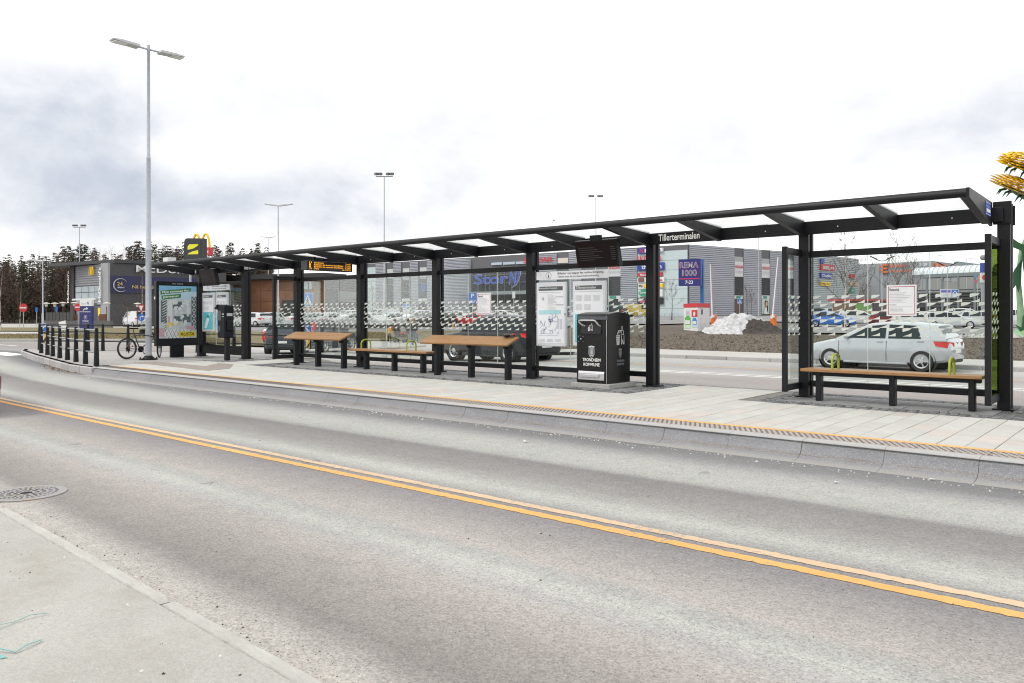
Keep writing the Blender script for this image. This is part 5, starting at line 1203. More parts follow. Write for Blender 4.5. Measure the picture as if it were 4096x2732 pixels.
# ================================================================ people
def person(lab, loc, rz, H, pose, mats, hair_col, bag=None, name='person'):
    t = thing(name, lab, 'person', loc, rz); s = H/1.75
    V = []; Ed = []; Rd = []
    def add(p, r, par=None):
        V.append((p[0]*s, p[1]*s, p[2]*s)); Rd.append(r*s)
        if par is not None: Ed.append((par, len(V)-1))
        return len(V)-1
    pel = add((0,0,.96), .15); sp1 = add((0,0,1.14), .145, pel); ch = add((0,.01,1.33), .165, sp1); nk = add((0,.015,1.48), .07, ch); 
    hd0 = add((0,.0,1.56), .075, nk); hd1 = add((0,-.01,1.66), .095, hd0); hd2 = add((0,0,1.72), .06, hd1)
    for sd, (hip, kn, an, to) in zip((-1,1), pose['legs']):
        a = add((sd*.09,0,.92), .105, pel); b = add((sd*.10,kn[0],kn[1]), .068, a); c = add((sd*.10,an[0],an[1]), .045, b); e_ = add((sd*.11,to[0],to[1]), .04, c)
    hands = []
    for sd, (el, wr) in zip((-1,1), pose['arms']):
        a = add((sd*.17,.01,1.41), .065, ch); b = add((sd*el[0],el[1],el[2]), .05, a); c = add((sd*wr[0],wr[1],wr[2]), .034, b); hands.append((sd, wr))
        v = Vector((wr[0]-el[0], wr[1]-el[1], wr[2]-el[2])).normalized(); pm_ = add((sd*(wr[0]+v.x*.07),wr[1]+v.y*.07,wr[2]+v.z*.07), .032, c)
        for q in range(4): add((sd*(wr[0]+v.x*.15), wr[1]+v.y*(.14+.012*(q in (1,2)))+(q-1.5)*.02, wr[2]+v.z*.155), .009, pm_)
        add((sd*(wr[0]+v.x*.09-.03), wr[1]+v.y*.09-.03, wr[2]+v.z*.09), .010, c)
    me = bpy.data.meshes.new('b'); me.from_pydata(V, Ed, []); o = bpy.data.objects.new('b', me); col.objects.link(o)
    md = o.modifiers.new('s', 'SKIN'); md.use_smooth_shade = True
    for i, r_ in enumerate(Rd): o.data.skin_vertices[0].data[i].radius = (r_*(1.0 if i > 4 else 1.12), r_*(1.0 if i > 4 else .8))
    o.data.skin_vertices[0].data[0].use_root = True
    ss = o.modifiers.new('u', 'SUBSURF'); ss.levels = 1
    nm = bpy.data.meshes.new_from_object(o.evaluated_get(bpy.context.evaluated_depsgraph_get())); bpy.data.objects.remove(o)
    for m in (mats['skin'], mats['top'], mats['legs'], mats['shoe']): nm.materials.append(m)
    wrz = [h[1][2]*s for h in hands]
    for p in nm.polygons:
        c = p.center; k = 1
        if c.z > 1.50*s: k = 0
        elif c.z < .09*s: k = 3
        elif c.z < (.97 if not pose.get('coat') else .72)*s and abs(c.x) < .24*s and abs(c.y) < .55*s: k = 2
        for sd, wr in hands:
            if (c-Vector((sd*wr[0]*s, wr[1]*s, wr[2]*s))).length < .07*s or ((c.x*sd > wr[0]*s*.85) and abs(c.y-wr[1]*s) < .14*s and c.z < (wr[2]+.02)*s and c.z > (wr[2]-.2)*s): k = 0
        p.material_index = k
    nm.polygons.foreach_set('use_smooth', [True]*len(nm.polygons)); b = ob('body', nm, None, t)
    hm = MB().ball((0,.02*s,1.675*s), .112*s, 12, 8, (.95,1.05,1.0)); hm.v = [v for v in hm.v]; 
    hm.v = [Vector((v.x, v.y, max(v.z, 1.60*s+.35*max(0,-v.y)))) for v in hm.v]; hm.build('hair', hair_col, t, False, smooth=True)
    f = MB()
    for sd in (-1,1): f.ball((sd*.035*s,-.098*s,1.655*s), .012*s, 6, 4); 
    f.ball((0,-.085*s,1.595*s), .02*s, 6, 4, (1.3,.5,.4)); f.build('face_features', INK, t, False)
    MB().ball((0,-.112*s,1.628*s), .018*s, 6, 4).build('nose', mats['skin'], t, False, smooth=True)
    if bag: MB().bbox(*[q*s for q in bag[1]], .03*s).build('bag', bag[0], t, False)
    return t
SKIN = M('skin', (.50,.32,.24), .6); HAIRD = M('dark_hair', (.035,.025,.02), .7); HAIRB = M('brown_hair', (.12,.07,.04), .7)
JN = M('jeans', (.06,.085,.14), .85); BKC = M('black_cloth', (.02,.02,.023), .85); YLC = M('yellow_jacket', (.62,.36,.03), .8); REDC = M('red_cloth', (.42,.06,.035), .8); GRC = M('grey_coat', (.09,.09,.095), .9); SHO = M('dark_shoe', (.03,.028,.027), .6); TAN = M('tan_trousers', (.20,.16,.12), .9)
walk = dict(legs=[((0,),( .16-.2,.52),(.24,.12),(.12,.05)), ((0,),(-.12,.52),(-.12,.09),(-.26,.04))], arms=[((.26,.10,1.14),(.24,-.04,.90)), ((.26,-.06,1.14),(.24,-.18,.92))])
stand = dict(legs=[((0,),(-.03,.52),(.02,.09),(-.12,.04)), ((0,),(.02,.52),(.05,.09),(-.09,.04))], arms=[((.26,.03,1.13),(.23,-.05,.88)), ((.26,.02,1.13),(.23,-.08,.88))])
push = dict(legs=[((0,),(-.10,.53),(.12,.12),(.0,.05)), ((0,),(.0,.52),(-.06,.09),(-.2,.04))], arms=[((.25,-.04,1.14),(.20,-.32,1.08)), ((.25,-.04,1.14),(.20,-.32,1.08))], coat=True)
def mats(top, legs): return dict(skin=SKIN, top=top, legs=legs, shoe=SHO)
def pp(u, d): return at(u, d, .0)
person('child in a yellow jacket walking beside the pushchair', pp(1558,57.5), R(55), 1.22, walk, mats(YLC, BKC), HAIRD)
person('person in dark clothes with a red bag pushing the pushchair', pp(1580,58), R(115), 1.68, push, mats(BKC, JN), HAIRB, (REDC, (-.36,-.2,.02,.22,.85,1.2)))
person('bald man in dark jacket and jeans walking on the side road', pp(1651,52.5), R(205), 1.82, walk, mats(BKC, JN), M('bald_scalp', (.46,.29,.21), .55))
person('person in black jacket and jeans walking right of the bald man', pp(1664,56), R(150), 1.72, walk, mats(BKC, JN), HAIRD)
person('person in a long grey coat left of the bald man', pp(1634,57.5), R(190), 1.70, dict(stand, coat=True), mats(GRC, TAN), HAIRD)
# pushchair
p = pp(1602, 57.3); t = thing('pushchair', 'dark pushchair with a red blanket among the walking people', 'pushchair', p, R(115))
mb = MB()
for a, b in (((-.25,-.35,.12),(-.25,.30,1.0)),((.25,-.35,.12),(.25,.30,1.0)),((-.25,.30,.12),(-.25,-.30,.75)),((.25,.30,.12),(.25,-.30,.75))): mb.cyl(a, b, .02, n=6)
mb.cyl((-.25,.30,1.0),(.25,.30,1.0),.022,n=6); mb.build('frame', BKC, t, False)
for x in (-.27,.27):
    for y in (-.36,.32): MB().lathe([(.0,-.03),(.12,-.03),(.12,.03),(.0,.03)], (x,y,.12), 14, 0).build('wheel', TYRE, t, False)
MB().prism([(-.42,.42),(.2,.40),(.26,.95),(.12,.95),(-.02,.58),(-.42,.56)], 0, -.22, .22).build('seat', BKC, t, False)
MB().prism([(.28,.88),(.30,1.12),(.10,1.25),(-.14,1.16),(-.20,1.02),(-.02,1.12),(.14,1.08),(.20,.9)], 0, -.23, .23).build('hood', GRC, t, False)
MB().ball((0,-.16,.66), .24, 10, 6, (.85,1.1,.5)).build('blanket', REDC, t, False, smooth=True)

# ================================================================ trees
BARK = M('brown_bark', (.085,.06,.045), .9, var=.3, scale=9); TWIG = M('brown_twigs', (.11,.072,.055), .9, rnd=.3); BIRCH = NT('birch_bark')
_b = BIRCH.noise(7, 4, .6, (1,1,.35)); BIRCH = BIRCH.done(BIRCH.mix(BIRCH.mth('GREATER_THAN', _b, .56), (.50,.45,.40), (.10,.075,.06)), .85, _b, .2)
BTW = M('birch_twigs', (.075,.045,.04), .9, rnd=.3); NEED = M('spruce_needles', (.048,.050,.030), .9, rnd=.5, var=.3); NEED2 = M('brown_spruce', (.088,.06,.042), .9, rnd=.5, var=.3); DRYN = M('pine_needles', (.045,.055,.025), .9, rnd=.4)
def bare(seed, h, depth, spread=.55, first=.3, tw=.012, sides=4, nb=(3,4), trunk_r=None):
    r = random.Random(seed); T = MB(); C = MB(); tr = trunk_r or h*.012
    def grow(p, d, L, rad, lev):
        n = 3; pts = [p]; q = p.copy(); dd = d.copy()
        for i in range(n):
            dd = (dd+Vector((r.uniform(-.18,.18), r.uniform(-.18,.18), r.uniform(-.02,.14)))).normalized(); q = q+dd*(L/n); pts.append(q.copy())
        rs = [rad*(1-.6*i/n) for i in range(n+1)]
        if lev == 0: return pts, rs
        if rad > tw*.8: C.tube(pts, rs, sides if rad > tw*2.5 else 3)
        else:
            for a, b, ra, rb in zip(pts, pts[1:], rs, rs[1:]):
                sd = Vector((r.uniform(-1,1), r.uniform(-1,1), r.uniform(-.3,.3))).normalized()*max(ra, .013); C.add([a-sd, a+sd, b], [(0,1,2)])
        if lev < depth:
            for k in range(r.randint(*nb)+(1 if lev >= depth-1 else 0)):
                t = r.uniform(.25, 1.0); i = min(n-1, int(t*n)); s_ = pts[i].lerp(pts[i+1], t*n-i)
                ax = Vector((r.uniform(-1,1), r.uniform(-1,1), r.uniform(-.5,.5))).normalized(); nd = (dd+ax*spread*1.3).normalized(); nd.z += .12
                grow(s_, nd.normalized(), L*r.uniform(.45,.72), rad*.5, lev+1)
    pts = [Vector((0,0,0))]; d = Vector((0,0,1)); n = 9
    for i in range(n): d = (d+Vector((r.uniform(-.05,.05), r.uniform(-.05,.05), .1))).normalized(); pts.append(pts[-1]+d*h*.92/n)
    rs = [tr*(1.25-.3*min(1,i) if i < 2 else (1-.92*i/n)) for i in range(n+1)]; rs[0] = tr*1.4
    T.tube(pts, rs, 8)
    for k in range(int(9+h)):
        t = first+(1-first)*(k+r.random())/int(9+h); i = min(n-1, int(t*n)); s_ = pts[i].lerp(pts[i+1], t*n-i); a = k*2.4+r.uniform(-.4,.4)
        el = r.uniform(.35,.9)+t*.25; nd = Vector((math.cos(a)*math.cos(el), math.sin(a)*math.cos(el), math.sin(el))); grow(s_, nd, h*(1-t*.75)*r.uniform(.26,.40), rs[i]*.42, 1)
    return T.mesh('trunk', True), C.mesh('crown')
def spruce(seed, h, wd, dens=1.0, pine=False):
    r = random.Random(seed); T = MB(); C = MB(); T.tube([(0,0,0),(0,0,h*.5),(r.uniform(-.1,.1),0,h*.98)], [h*.014,h*.009,.015], 6); z = h*(.45 if pine else .10)
    while z < h*.98:
        t = (z-h*.1)/(h*.9); L = wd*(1-t)**.85*r.uniform(.65,1.15) if not pine else wd*math.sin(math.pi*min(1,max(.08,(z-h*.4)/(h*.62))))*r.uniform(.5,1.1)
        for k in range(int(6*dens)+1):
            a = r.uniform(0,6.28); l = L*r.uniform(.6,1.1)+.15; dz = -.28*l if not pine else .15*l; dx, dy = math.cos(a), math.sin(a)
            NJ = max(4, int(l*11.0*dens))
            for j in range(NJ):
                f = (j+r.random())/NJ; p = Vector((dx*l*f, dy*l*f, z+dz*f*f+r.uniform(-.1,.1))); s_ = (.34-.18*f)*r.uniform(.7,1.3)*(1 if h > 9 else .7)
                b = a+r.uniform(-1.3,1.3); q = Vector((math.cos(b)*s_, math.sin(b)*s_, r.uniform(-.8,.25)*s_)); w_ = Vector((r.uniform(-1,1), r.uniform(-1,1), r.uniform(-1,1))).normalized()*s_*.42
                C.add([p-w_*.6, p+w_*.6, p+q+w_*.3, p+q*1.3, p+q-w_*.3], [(0,1,2,3,4)])
            C.cyl((0,0,z), (dx*l*.8,dy*l*.8,z+dz*.64), .02, .006, n=3, cap=False)
        z += h*.030*r.uniform(.7,1.3)
    return T.mesh('trunk', True), C.mesh('crown')
def plant(var, lab, loc, rz, s, tm, cm, grp=None, name='tree', cat='tree'):
    t = thing(name, lab, cat, loc, rz, grp); t.scale = (s,s,s) if isinstance(s, (int,float)) else s; ob('trunk', var[0], tm, t); ob('crown', var[1], cm, t); return t
SP = [spruce(i, 13, 2.3, 1.0) for i in range(4)]; PN = [spruce(20+i, 12, 1.9, 1.0, True) for i in range(2)]
BR = [bare(40+i, 11, 3, .55, .28, .014, 4, (2,3)) for i in range(4)]
fr = random.Random(11)
GT = 'trees of the wood behind the restaurant'
tall = {395:1, 300:1}
kinds = ['dark spruce','brownish spruce','bare brown birch','dark pine']
wood = []
us = [-60+12.5*i for i in range(92)]
side_ = lambda u: 'left of the restaurant' if u < 290 else 'above the restaurant roof' if u < 640 else 'above the shelter roof'
cnt = {}
for i, u in enumerate(us):
    uu = u+fr.uniform(-8,8); d = fr.uniform(128,150); k = fr.choices((0,1,2,3), (3,4,5,1))[0]
    topv = pl([(-100,1070),(60,1035),(180,1030),(260,1010),(300,1005),(390,1000),(470,1010),(560,985),(700,985),(780,985),(850,1000),(900,985),(1000,985),(1070,1000),(1110,1045)], uu)+fr.uniform(-34,12)
    h = (vz(topv, d)-gz(*W(uu,d))); key = (k, side_(uu)); cnt[key] = cnt.get(key, 0)+1
    lab = '%s, %s of its kind from the left %s' % (kinds[k], (ords+['fifteenth','sixteenth','seventeenth','eighteenth','nineteenth','twentieth','twenty-first','twenty-second','twenty-third','twenty-fourth','twenty-fifth','twenty-sixth'])[min(25,cnt[key]-1)], side_(uu))
    p = at(uu, d); rz = fr.uniform(0,6.28)
    if k == 2: plant(BR[i%4], lab, p, rz, (h/11*.9,h/11*.9,h/11), BARK, TWIG, GT, 'birch_tree')
    elif k == 3: plant(PN[i%2], lab, p, rz, (h/12*1.1,h/12*1.1,h/12), BARK, DRYN, GT, 'pine_tree')
    else: plant(SP[i%4], lab, p, rz, (h/13,h/13,h/13), BARK, NEED if k == 0 else NEED2, GT, 'spruce_tree')
# the depth of the wood behind the countable front row: one mass
mb = MB(); 
def addmesh(mb, me, loc, s, rz):
    m = Matrix.Translation(loc) @ Matrix.Rotation(rz, 4, 'Z') @ Matrix.Scale(s, 4); k = len(mb.v); mb.v += [m @ v.co for v in me.vertices]; mb.f += [tuple(j+k for j in p.vertices) for p in me.polygons]
LOW = [spruce(70+i, 12, 2.4, .7) for i in range(2)]; LB = [bare(80+i, 10, 2, .5, .2, .03, 3, (2,3)) for i in range(2)]
for i in range(210):
    u = fr.uniform(-260,1100); d = fr.uniform(140,180); me = LOW[i%2][1] if fr.random() < .75 else LB[i%2][1]; s = fr.uniform(.8,1.12)*(1 if u < 200 else 1.1); addmesh(mb, me, at(u, d, -.2), s, fr.uniform(0,6.28))
o = mb.build('wood', NEED2, None, False, kind='stuff'); tag(o, 'dark mixed wood standing as one mass behind the restaurant', 'wood')
mb = MB()
for i in range(230): u = fr.uniform(-260,1100); d = fr.uniform(132,180); addmesh(mb, LB[i%2][1], at(u,d,-.2), fr.uniform(.7,1.2), fr.uniform(0,6.28))
tag(mb.build('undergrowth', TWIG, None, False, kind='stuff'), 'bare brown brush filling the wood behind the restaurant', 'brush')
# dark forest floor behind the yards
struct(sheet('forest_floor', uds((-700,126),(1150,122),(1200,230),(-700,230)), M('forest_floor', (.045,.035,.025), .95, var=.3, scale=2), .05, 8))
struct(MB().prism([(W(u,d)[0], W(u,d)[1]) for u, d in ((-800,190),(1180,186),(1180,240),(-800,240))], 2, -2, 4.2).build('hill', M('wooded_hill', (.04,.034,.026), .95, var=.4, scale=.8, bump=1, bscale=2), None, False))
# single bare trees
NB = [bare(100+i, 8.5, 4, .6, .22, .011, 5, (3,4), .10) for i in range(3)]; SB = [bare(120+i, 5.0, 3, .5, .35, .009, 4, (3,4), .05) for i in range(3)]
def tree_at(var, lab, u, d, h0, vtop, tm, cm, rz=0.0, wide=1.0):
    p = at(u, d, -.08); s = (vz(vtop, d)-p.z)/h0; return plant(var, lab, p, rz, (s*wide,s*wide,s), tm, cm, None, 'bare_tree')
tree_at(NB[0], 'big bare birch with pale bark behind the left pane of the right-hand bay', 3382, 62, 8.5, 905, BIRCH, BTW, .4, .95)
tree_at(NB[1], 'tall bare birch behind the advice sheet of the right-hand bay', 3585, 66, 8.5, 915, BIRCH, BTW, 1.9, .8)
tree_at(NB[2], 'slender bare birch right of the advice sheet', 3640, 78, 8.5, 930, BIRCH, BTW, 3.9, .6)
tree_at(SB[0], 'small bare tree in front of the pale store panel left of the supermarket sign', 2687, 100, 5, 1112, BARK, TWIG, .5, 1.1)
tree_at(SB[1], 'small bare tree left of two before the striped wall by the snow heap', 2990, 105, 5, 1130, BARK, TWIG, 2, 1.2)
tree_at(SB[2], 'small bare tree right of two before the striped wall by the snow heap', 3004, 112, 5, 1150, BARK, TWIG, 4, 1.1)
tree_at(SB[1], 'young bare birch on the verge in front of the white van', 511, 75, 5, 1185, BIRCH, BTW, 3, .9)
tree_at(SB[0], 'young bare tree with a thin trunk in front of the restaurant sign wall', 567, 88, 5, 1065, BIRCH, BTW, 1, .8)
tree_at(SB[2], 'thin bare birch beside the left no-entry sign', 79, 78, 5, 1120, BIRCH, BTW, 5, .8)
tree_at(SB[1], 'bare birch trunk at the left edge of the picture', 4, 72, 5, 1060, BIRCH, BTW, 1.5, .9)
tree_at(NB[1], 'bare tree in front of the pale panel left of the striped strips', 1488, 105, 8.5, 1110, BARK, TWIG, .9, .9)
tree_at(SB[0], 'small bare tree in front of the brown wood between the far buildings', 3465, 105, 5, 1120, BARK, TWIG, 2.5, 1.2)
# ================================================================ buildings
class Fac:
    """a facade from image column u0 at depth d0 to column u1 at depth d1 (left to right as seen)"""
    def __init__(s, u0, d0, u1, d1):
        s.p0 = Vector((*W(u0,d0),0)); s.p1 = Vector((*W(u1,d1),0)); s.L = (s.p1-s.p0).length; s.P = Plane(s.p0, s.p1-s.p0); s.d0, s.d1, s.u0, s.u1 = d0, d1, u0, u1
    def a(s, u):
        r = (u-2048)/F; dx, dy = C_*r-S_, S_*r+C_; e = s.P.x; q = s.p0; det = dx*(-e.y)+dy*e.x
        return (q.x*dy-q.y*dx)/(-(e.x*dy-e.y*dx)) if abs(e.x*dy-e.y*dx) > 1e-9 else 0
    def z(s, u, v):
        p = s.p0+s.P.x*s.a(u); return vz(v, -S_*p.x+C_*p.y)
    def r(s, u0, v0, u1, v1): return (s.a(u0), s.z((u0+u1)/2, v0), s.a(u1), s.z((u0+u1)/2, v1))
    def box(s, name, rc, mat, par, out_=.05, inn=.1): return rects(s.P, [rc], out_, out_+inn).build(name, mat, par)
    def col(s, u0, u1, z0, z1): return (s.a(u0), z0, s.a(u1), z1)
    def txt(s, name, body, u0, v0, u1, v1, mat, par, bold=.02, off=.2): return text(s.P, body, *s.r(u0, v0, u1, v1), bold, off=off).build(name, mat, par)
def corrug(fc, rc, mat, par, pitch=.32, dep=.17, name='corrugated_panel'):
    a0, z0, a1, z1 = rc; mb = MB(); n = max(2, int((z1-z0)/pitch)); h = (z1-z0)/n; pts = []
    for i in range(n): pts += [(z0+h*i, .0), (z0+h*(i+.36), .0), (z0+h*(i+.42), dep), (z0+h*(i+.94), dep)]
    pts.append((z1, 0)); k = len(pts)
    mb.v = [fc.P.p(a0, z, .03+o) for z, o in pts]+[fc.P.p(a1, z, .03+o) for z, o in pts]; mb.f = [(i, k+i, k+i+1, i+1) for i in range(k-1)]
    return mb.build(name, mat, par)
CORR = M('corrugated_metal', (.40,.41,.455), .5, .2, var=.06, scale=.5); CORD = M('dark_corrugated', (.06,.06,.065), .6); PARA = M('grey_parapet', (.12,.12,.13), .7); CYAN = M('pale_cyan_panel', (.46,.545,.55), .5, var=.04, scale=.4)
SGL = M('shop_glass', (.06,.07,.075), .12, .0, var=.4, scale=.25, spec=.7); SGL2 = M('dark_shop_glass', (.03,.034,.037), .15, var=.5, scale=.3, spec=.6); GRIL = M('dark_grille', (.035,.036,.04), .7); WBAN = M('white_banner', (.58,.58,.59), .6)
SRED = M('sign_red', (.55,.03,.035), .5); SBLU = M('sign_dark_blue', (.03,.055,.32), .5); NEO = M('sign_bright_blue', (.045,.085,.40), .45); SORG = M('sign_orange', (.72,.15,.03), .5); SYEL = M('sign_yellow', (.80,.52,.02), .5); SGRN = M('sign_green', (.03,.28,.18), .5); SWH = M('sign_white', (.66,.66,.66), .5); SDK = M('sign_black', (.02,.02,.022), .5)
def foot(name, pts, z0, z1, mat, par): return MB().prism(pts, 2, z0, z1).build(name, mat, par)

# ---------------------------------------------------------------- the striped shopping centre
f1 = Fac(1430,181,2752,130); f2 = Fac(2752,130,3228,148); f3 = Fac(3228,148,3434,164); ZT = 12.9
mall = thing('shopping_centre', 'large shopping centre clad in grey striped metal with shop signs', 'building', f1.p1)
back = Vector((-28, 34, 0))
foot('walls', [tuple(p[:2]) for p in (f1.p0, f1.p1, f2.p1, f3.p1, f3.p1+back, f1.p0+Vector((-8,60,0)))], -.5, ZT, PARA, mall)
for u0, u1 in ((1505,1545),(1576,1607),(1641,1675),(1710,1736),(2158,2229),(2277,2328),(2484,2551)): corrug(f1, f1.col(u0,u1,.6,ZT-.25), CORR, mall)
mb = MB(); n = 12; k = []                                       # rounded striped stair tower
ca = (f1.a(1772)+f1.a(1886))/2; rw = (f1.a(1886)-f1.a(1772))/2
for i in range(n):
    t0, t1 = math.pi-math.pi*i/n, math.pi-math.pi*(i+1)/n
    zs = [.6+.3*j for j in range(41)]
    for j in range(40):
        for (za, oa), (zb, ob_) in (((zs[j],0),(zs[j]+.11,.0)),((zs[j]+.11,.0),(zs[j]+.125,.17)),((zs[j]+.125,.17),(zs[j]+.285,.17)),((zs[j]+.285,.17),(zs[j]+.3,0))):
            mb.add([f1.P.p(ca+rw*math.cos(t0), za, (rw*.35)*math.sin(t0)+oa+.03), f1.P.p(ca+rw*math.cos(t1), za, (rw*.35)*math.sin(t1)+oa+.03), f1.P.p(ca+rw*math.cos(t1), zb, (rw*.35)*math.sin(t1)+ob_+.03), f1.P.p(ca+rw*math.cos(t0), zb, (rw*.35)*math.sin(t0)+ob_+.03)], [(0,1,2,3)])
mb.build('rounded_tower', CORR, mall)
for k, (u0, u1) in enumerate(((1467,1504),(2552,2751))):
    nz = 7
    for j in range(nz): f1.box('wall_panel', (f1.a(u0)+.02, .7+1.62*j+.02, f1.a(u1)-.02, .7+1.62*(j+1)-.02), CYAN, mall, .12, .2)
for k, (u0, u1) in enumerate(((1546,1575),(1608,1640),(1676,1709))):
    w = f1.box('window', f1.col(u0,u1,1.0,9.2), SGL2, mall, .04, .1); f1.box('blind', f1.col(u0+4,u1-2,9.4,11.4), M('window_blind', (.50,.52,.50), .6), mall, .05, .1)
    mb = MB()
    for z in (2.6,4.6,6.4,8.0): m = rects(f1.P, [(f1.a(u0), z-.05, f1.a(u1), z+.05)], .09, .06); mb.add(m.v, m.f)
    mb.build('window_bars', PARA, w)
f1.txt('window_lettering', 'Apotek', 1682, 1118, 1706, 1108, WBAN, mall, .01, .12); f1.txt('window_lettering', 'Arkon', 1613, 1120, 1637, 1110, WBAN, mall, .01, .12); f1.box('window_poster', f1.r(1687,1166,1703,1135), SBLU, mall, .1, .05)
for u0, u1, body in ((1609,1641,'REX'),(1675,1710,'Rema')): f1.box('shop_sign', f1.r(u0,1206,u1,1194), WBAN, mall, .15, .1); f1.txt('shop_lettering', body, u0+14, 1203, u1-3, 1197, GREY, mall, .02, .2)
ent = f1.box('entrance_glass', f1.col(1890,2157,.8,10.4), SGL2, mall, .05, .1)
mb = MB()
for u in (1915,1945,1962,1990,2020,2050,2080,2110,2135): m = rects(f1.P, [(f1.a(u)-.12,.8,f1.a(u)+.12,10.4)], .2, .12); mb.add(m.v, m.f)
for z in (3.2,5.4,7.6,9.2): m = rects(f1.P, [(f1.a(1890),z-.1,f1.a(2157),z+.1)], .16, .1); mb.add(m.v, m.f)
mb.build('entrance_mullions', M('mullion_grey', (.10,.10,.11), .5), ent)
for u0, u1, v0, v1 in ((1968,2010,1060,1050),(2015,2062,1058,1048),(2066,2106,1056,1046)): f1.box('high_window', f1.r(u0,v0,u1,v1), M('sky_window', (.42,.48,.56), .2), mall, .25, .1)
f1.box('shopfront', f1.col(1892,2156,.85,3.6), M('lit_shopfront', (.24,.25,.25), .4, var=.6, scale=.3), mall, .22, .1)
cnp = f1.box('entrance_canopy', f1.r(1895,1180,2155,1167), M('canopy_metal', (.22,.24,.25), .5), mall, 4.0, 4.0)
SI = f1.r(1913,1137,2060,1096); sgn = text(f1.P, 'Stor', f1.a(1913), f1.z(1990,1137), f1.a(2047), f1.z(1990,1095), .085, off=1.2).build('sign_lettering_outline', SWH, mall)
text(f1.P, 'Stor', f1.a(1914), f1.z(1990,1136), f1.a(2046), f1.z(1990,1096), .05, off=1.3).build('sign_lettering', NEO, mall)
text(f1.P, 'N', f1.a(2051), f1.z(2070,1137), f1.a(2082), f1.z(2070,1081), .1, .15, off=1.2).build('sign_initial_outline', SWH, mall); text(f1.P, 'N', f1.a(2052), f1.z(2070,1135), f1.a(2081), f1.z(2070,1083), .06, .15, off=1.3).build('sign_initial', NEO, mall)
def swoosh(off, e, mat, nm):
    mb = MB(); A = [(2086,1081),(2097,1079),(2096,1100),(2090,1122),(2080,1138),(2064,1147),(2077,1135),(2085,1118),(2089,1099)]
    cu, cv = 2084, 1110; flat(f1.P, [(f1.a(cu+(u-cu)*e), f1.z(2080, cv+(v-cv)*e)) for u, v in A[::-1]], off, .1, mb); mb.build(nm, mat, mall)
swoosh(1.2, 1.12, SWH, 'sign_swoosh_outline'); swoosh(1.35, 1.0, NEO, 'sign_swoosh')
f1.txt('red_lettering', 'SKEIDAR', 2100, 1050, 2215, 1030, SRED, mall, .08, .5)
for u0, u1 in ((2229,2277),(2435,2484)):
    f1.box('window', f1.col(u0,u1,1.0,11.5), SGL, mall, .04, .1)
f1.box('orange_banner', f1.r(2232,1052,2274,1032), M('orange_haze', (.62,.56,.48), .6), mall, .12, .05)
b = f1.box('banner', f1.r(2435,1106,2484,1058), WBAN, mall, .15, .1); f1.txt('banner_lettering', 'SKEIDAR', 2437, 1076, 2483, 1064, SRED, mall, .04, .25); f1.txt('banner_hours', '10-20(18)', 2437, 1095, 2483, 1083, GREY, mall, .0, .25)
f1.box('grille', f1.r(2435,1182,2484,1108), GRIL, mall, .15, .1); f1.box('shop_sign', f1.r(2435,1196,2484,1183), WBAN, mall, .15, .1); f1.box('green_logo', f1.r(2441,1194,2466,1184), SGRN, mall, .25, .1)
# stack of store signs on the pale panel
def sgn_(rc, mat, body=None, bm=None, tr=None, nm='store_sign'):
    o = f1.box(nm, f1.r(*rc), mat, mall, .5, .4)
    if body: text(f1.P, body, *f1.r(*tr), .04, off=.55).build('store_lettering', bm, o)
sgn_((2557,1015,2585,991), SBLU, 'X', SRED, (2562,1012,2582,995)); sgn_((2584,1009,2655,994), SWH, 'NILLE A', SBLU, (2590,1008,2650,996))
f1.txt('store_lettering', 'SKEIDAR', 2553, 1046, 2652, 1024, SRED, mall, .08, .5)
sgn_((2555,1081,2660,1052), SBLU, 'thansen', SWH, (2572,1076,2652,1058)); sgn_((2557,1106,2652,1091), SRED, 'boots', SWH, (2568,1104,2640,1094))
sgn_((2555,1130,2662,1110), SWH, 'FLISER', SRED, (2596,1127,2658,1118)); f1.box('figure_sign', f1.r(2560,1128,2582,1112), M('sign_brown', (.2,.07,.05), .6), mall, .6, .1)
sgn_((2557,1155,2656,1134), SWH, 'My', SDK, (2561,1151,2578,1139)); f1.box('orange_sign', f1.r(2580,1150,2657,1136), SYEL, mall, .6, .1)
sgn_((2560,1187,2655,1158), SWH); mb = MB(); c0, z0 = f1.a(2588), f1.z(2588,1172); flat(f1.P, [(c0+1.3*math.cos(6.283*i/20), z0+.62*math.sin(6.283*i/20)) for i in range(20)], .62, .1, mb); mb.build('green_oval_sign', SGRN, mall); f1.txt('store_lettering', 'Spec', 2566, 1177, 2600, 1166, SWH, mall, .03, .7)
sgn_((2556,1216,2656,1192), SDK); f1.box('pink_sign', f1.r(2566,1212,2585,1200), M('sign_pink', (.5,.10,.18), .5), mall, .6, .1)
f1.box('base_plinth', f1.col(1440,2750,-.4,.68), M('plinth', (.2,.2,.2), .8), mall, .3, .3)
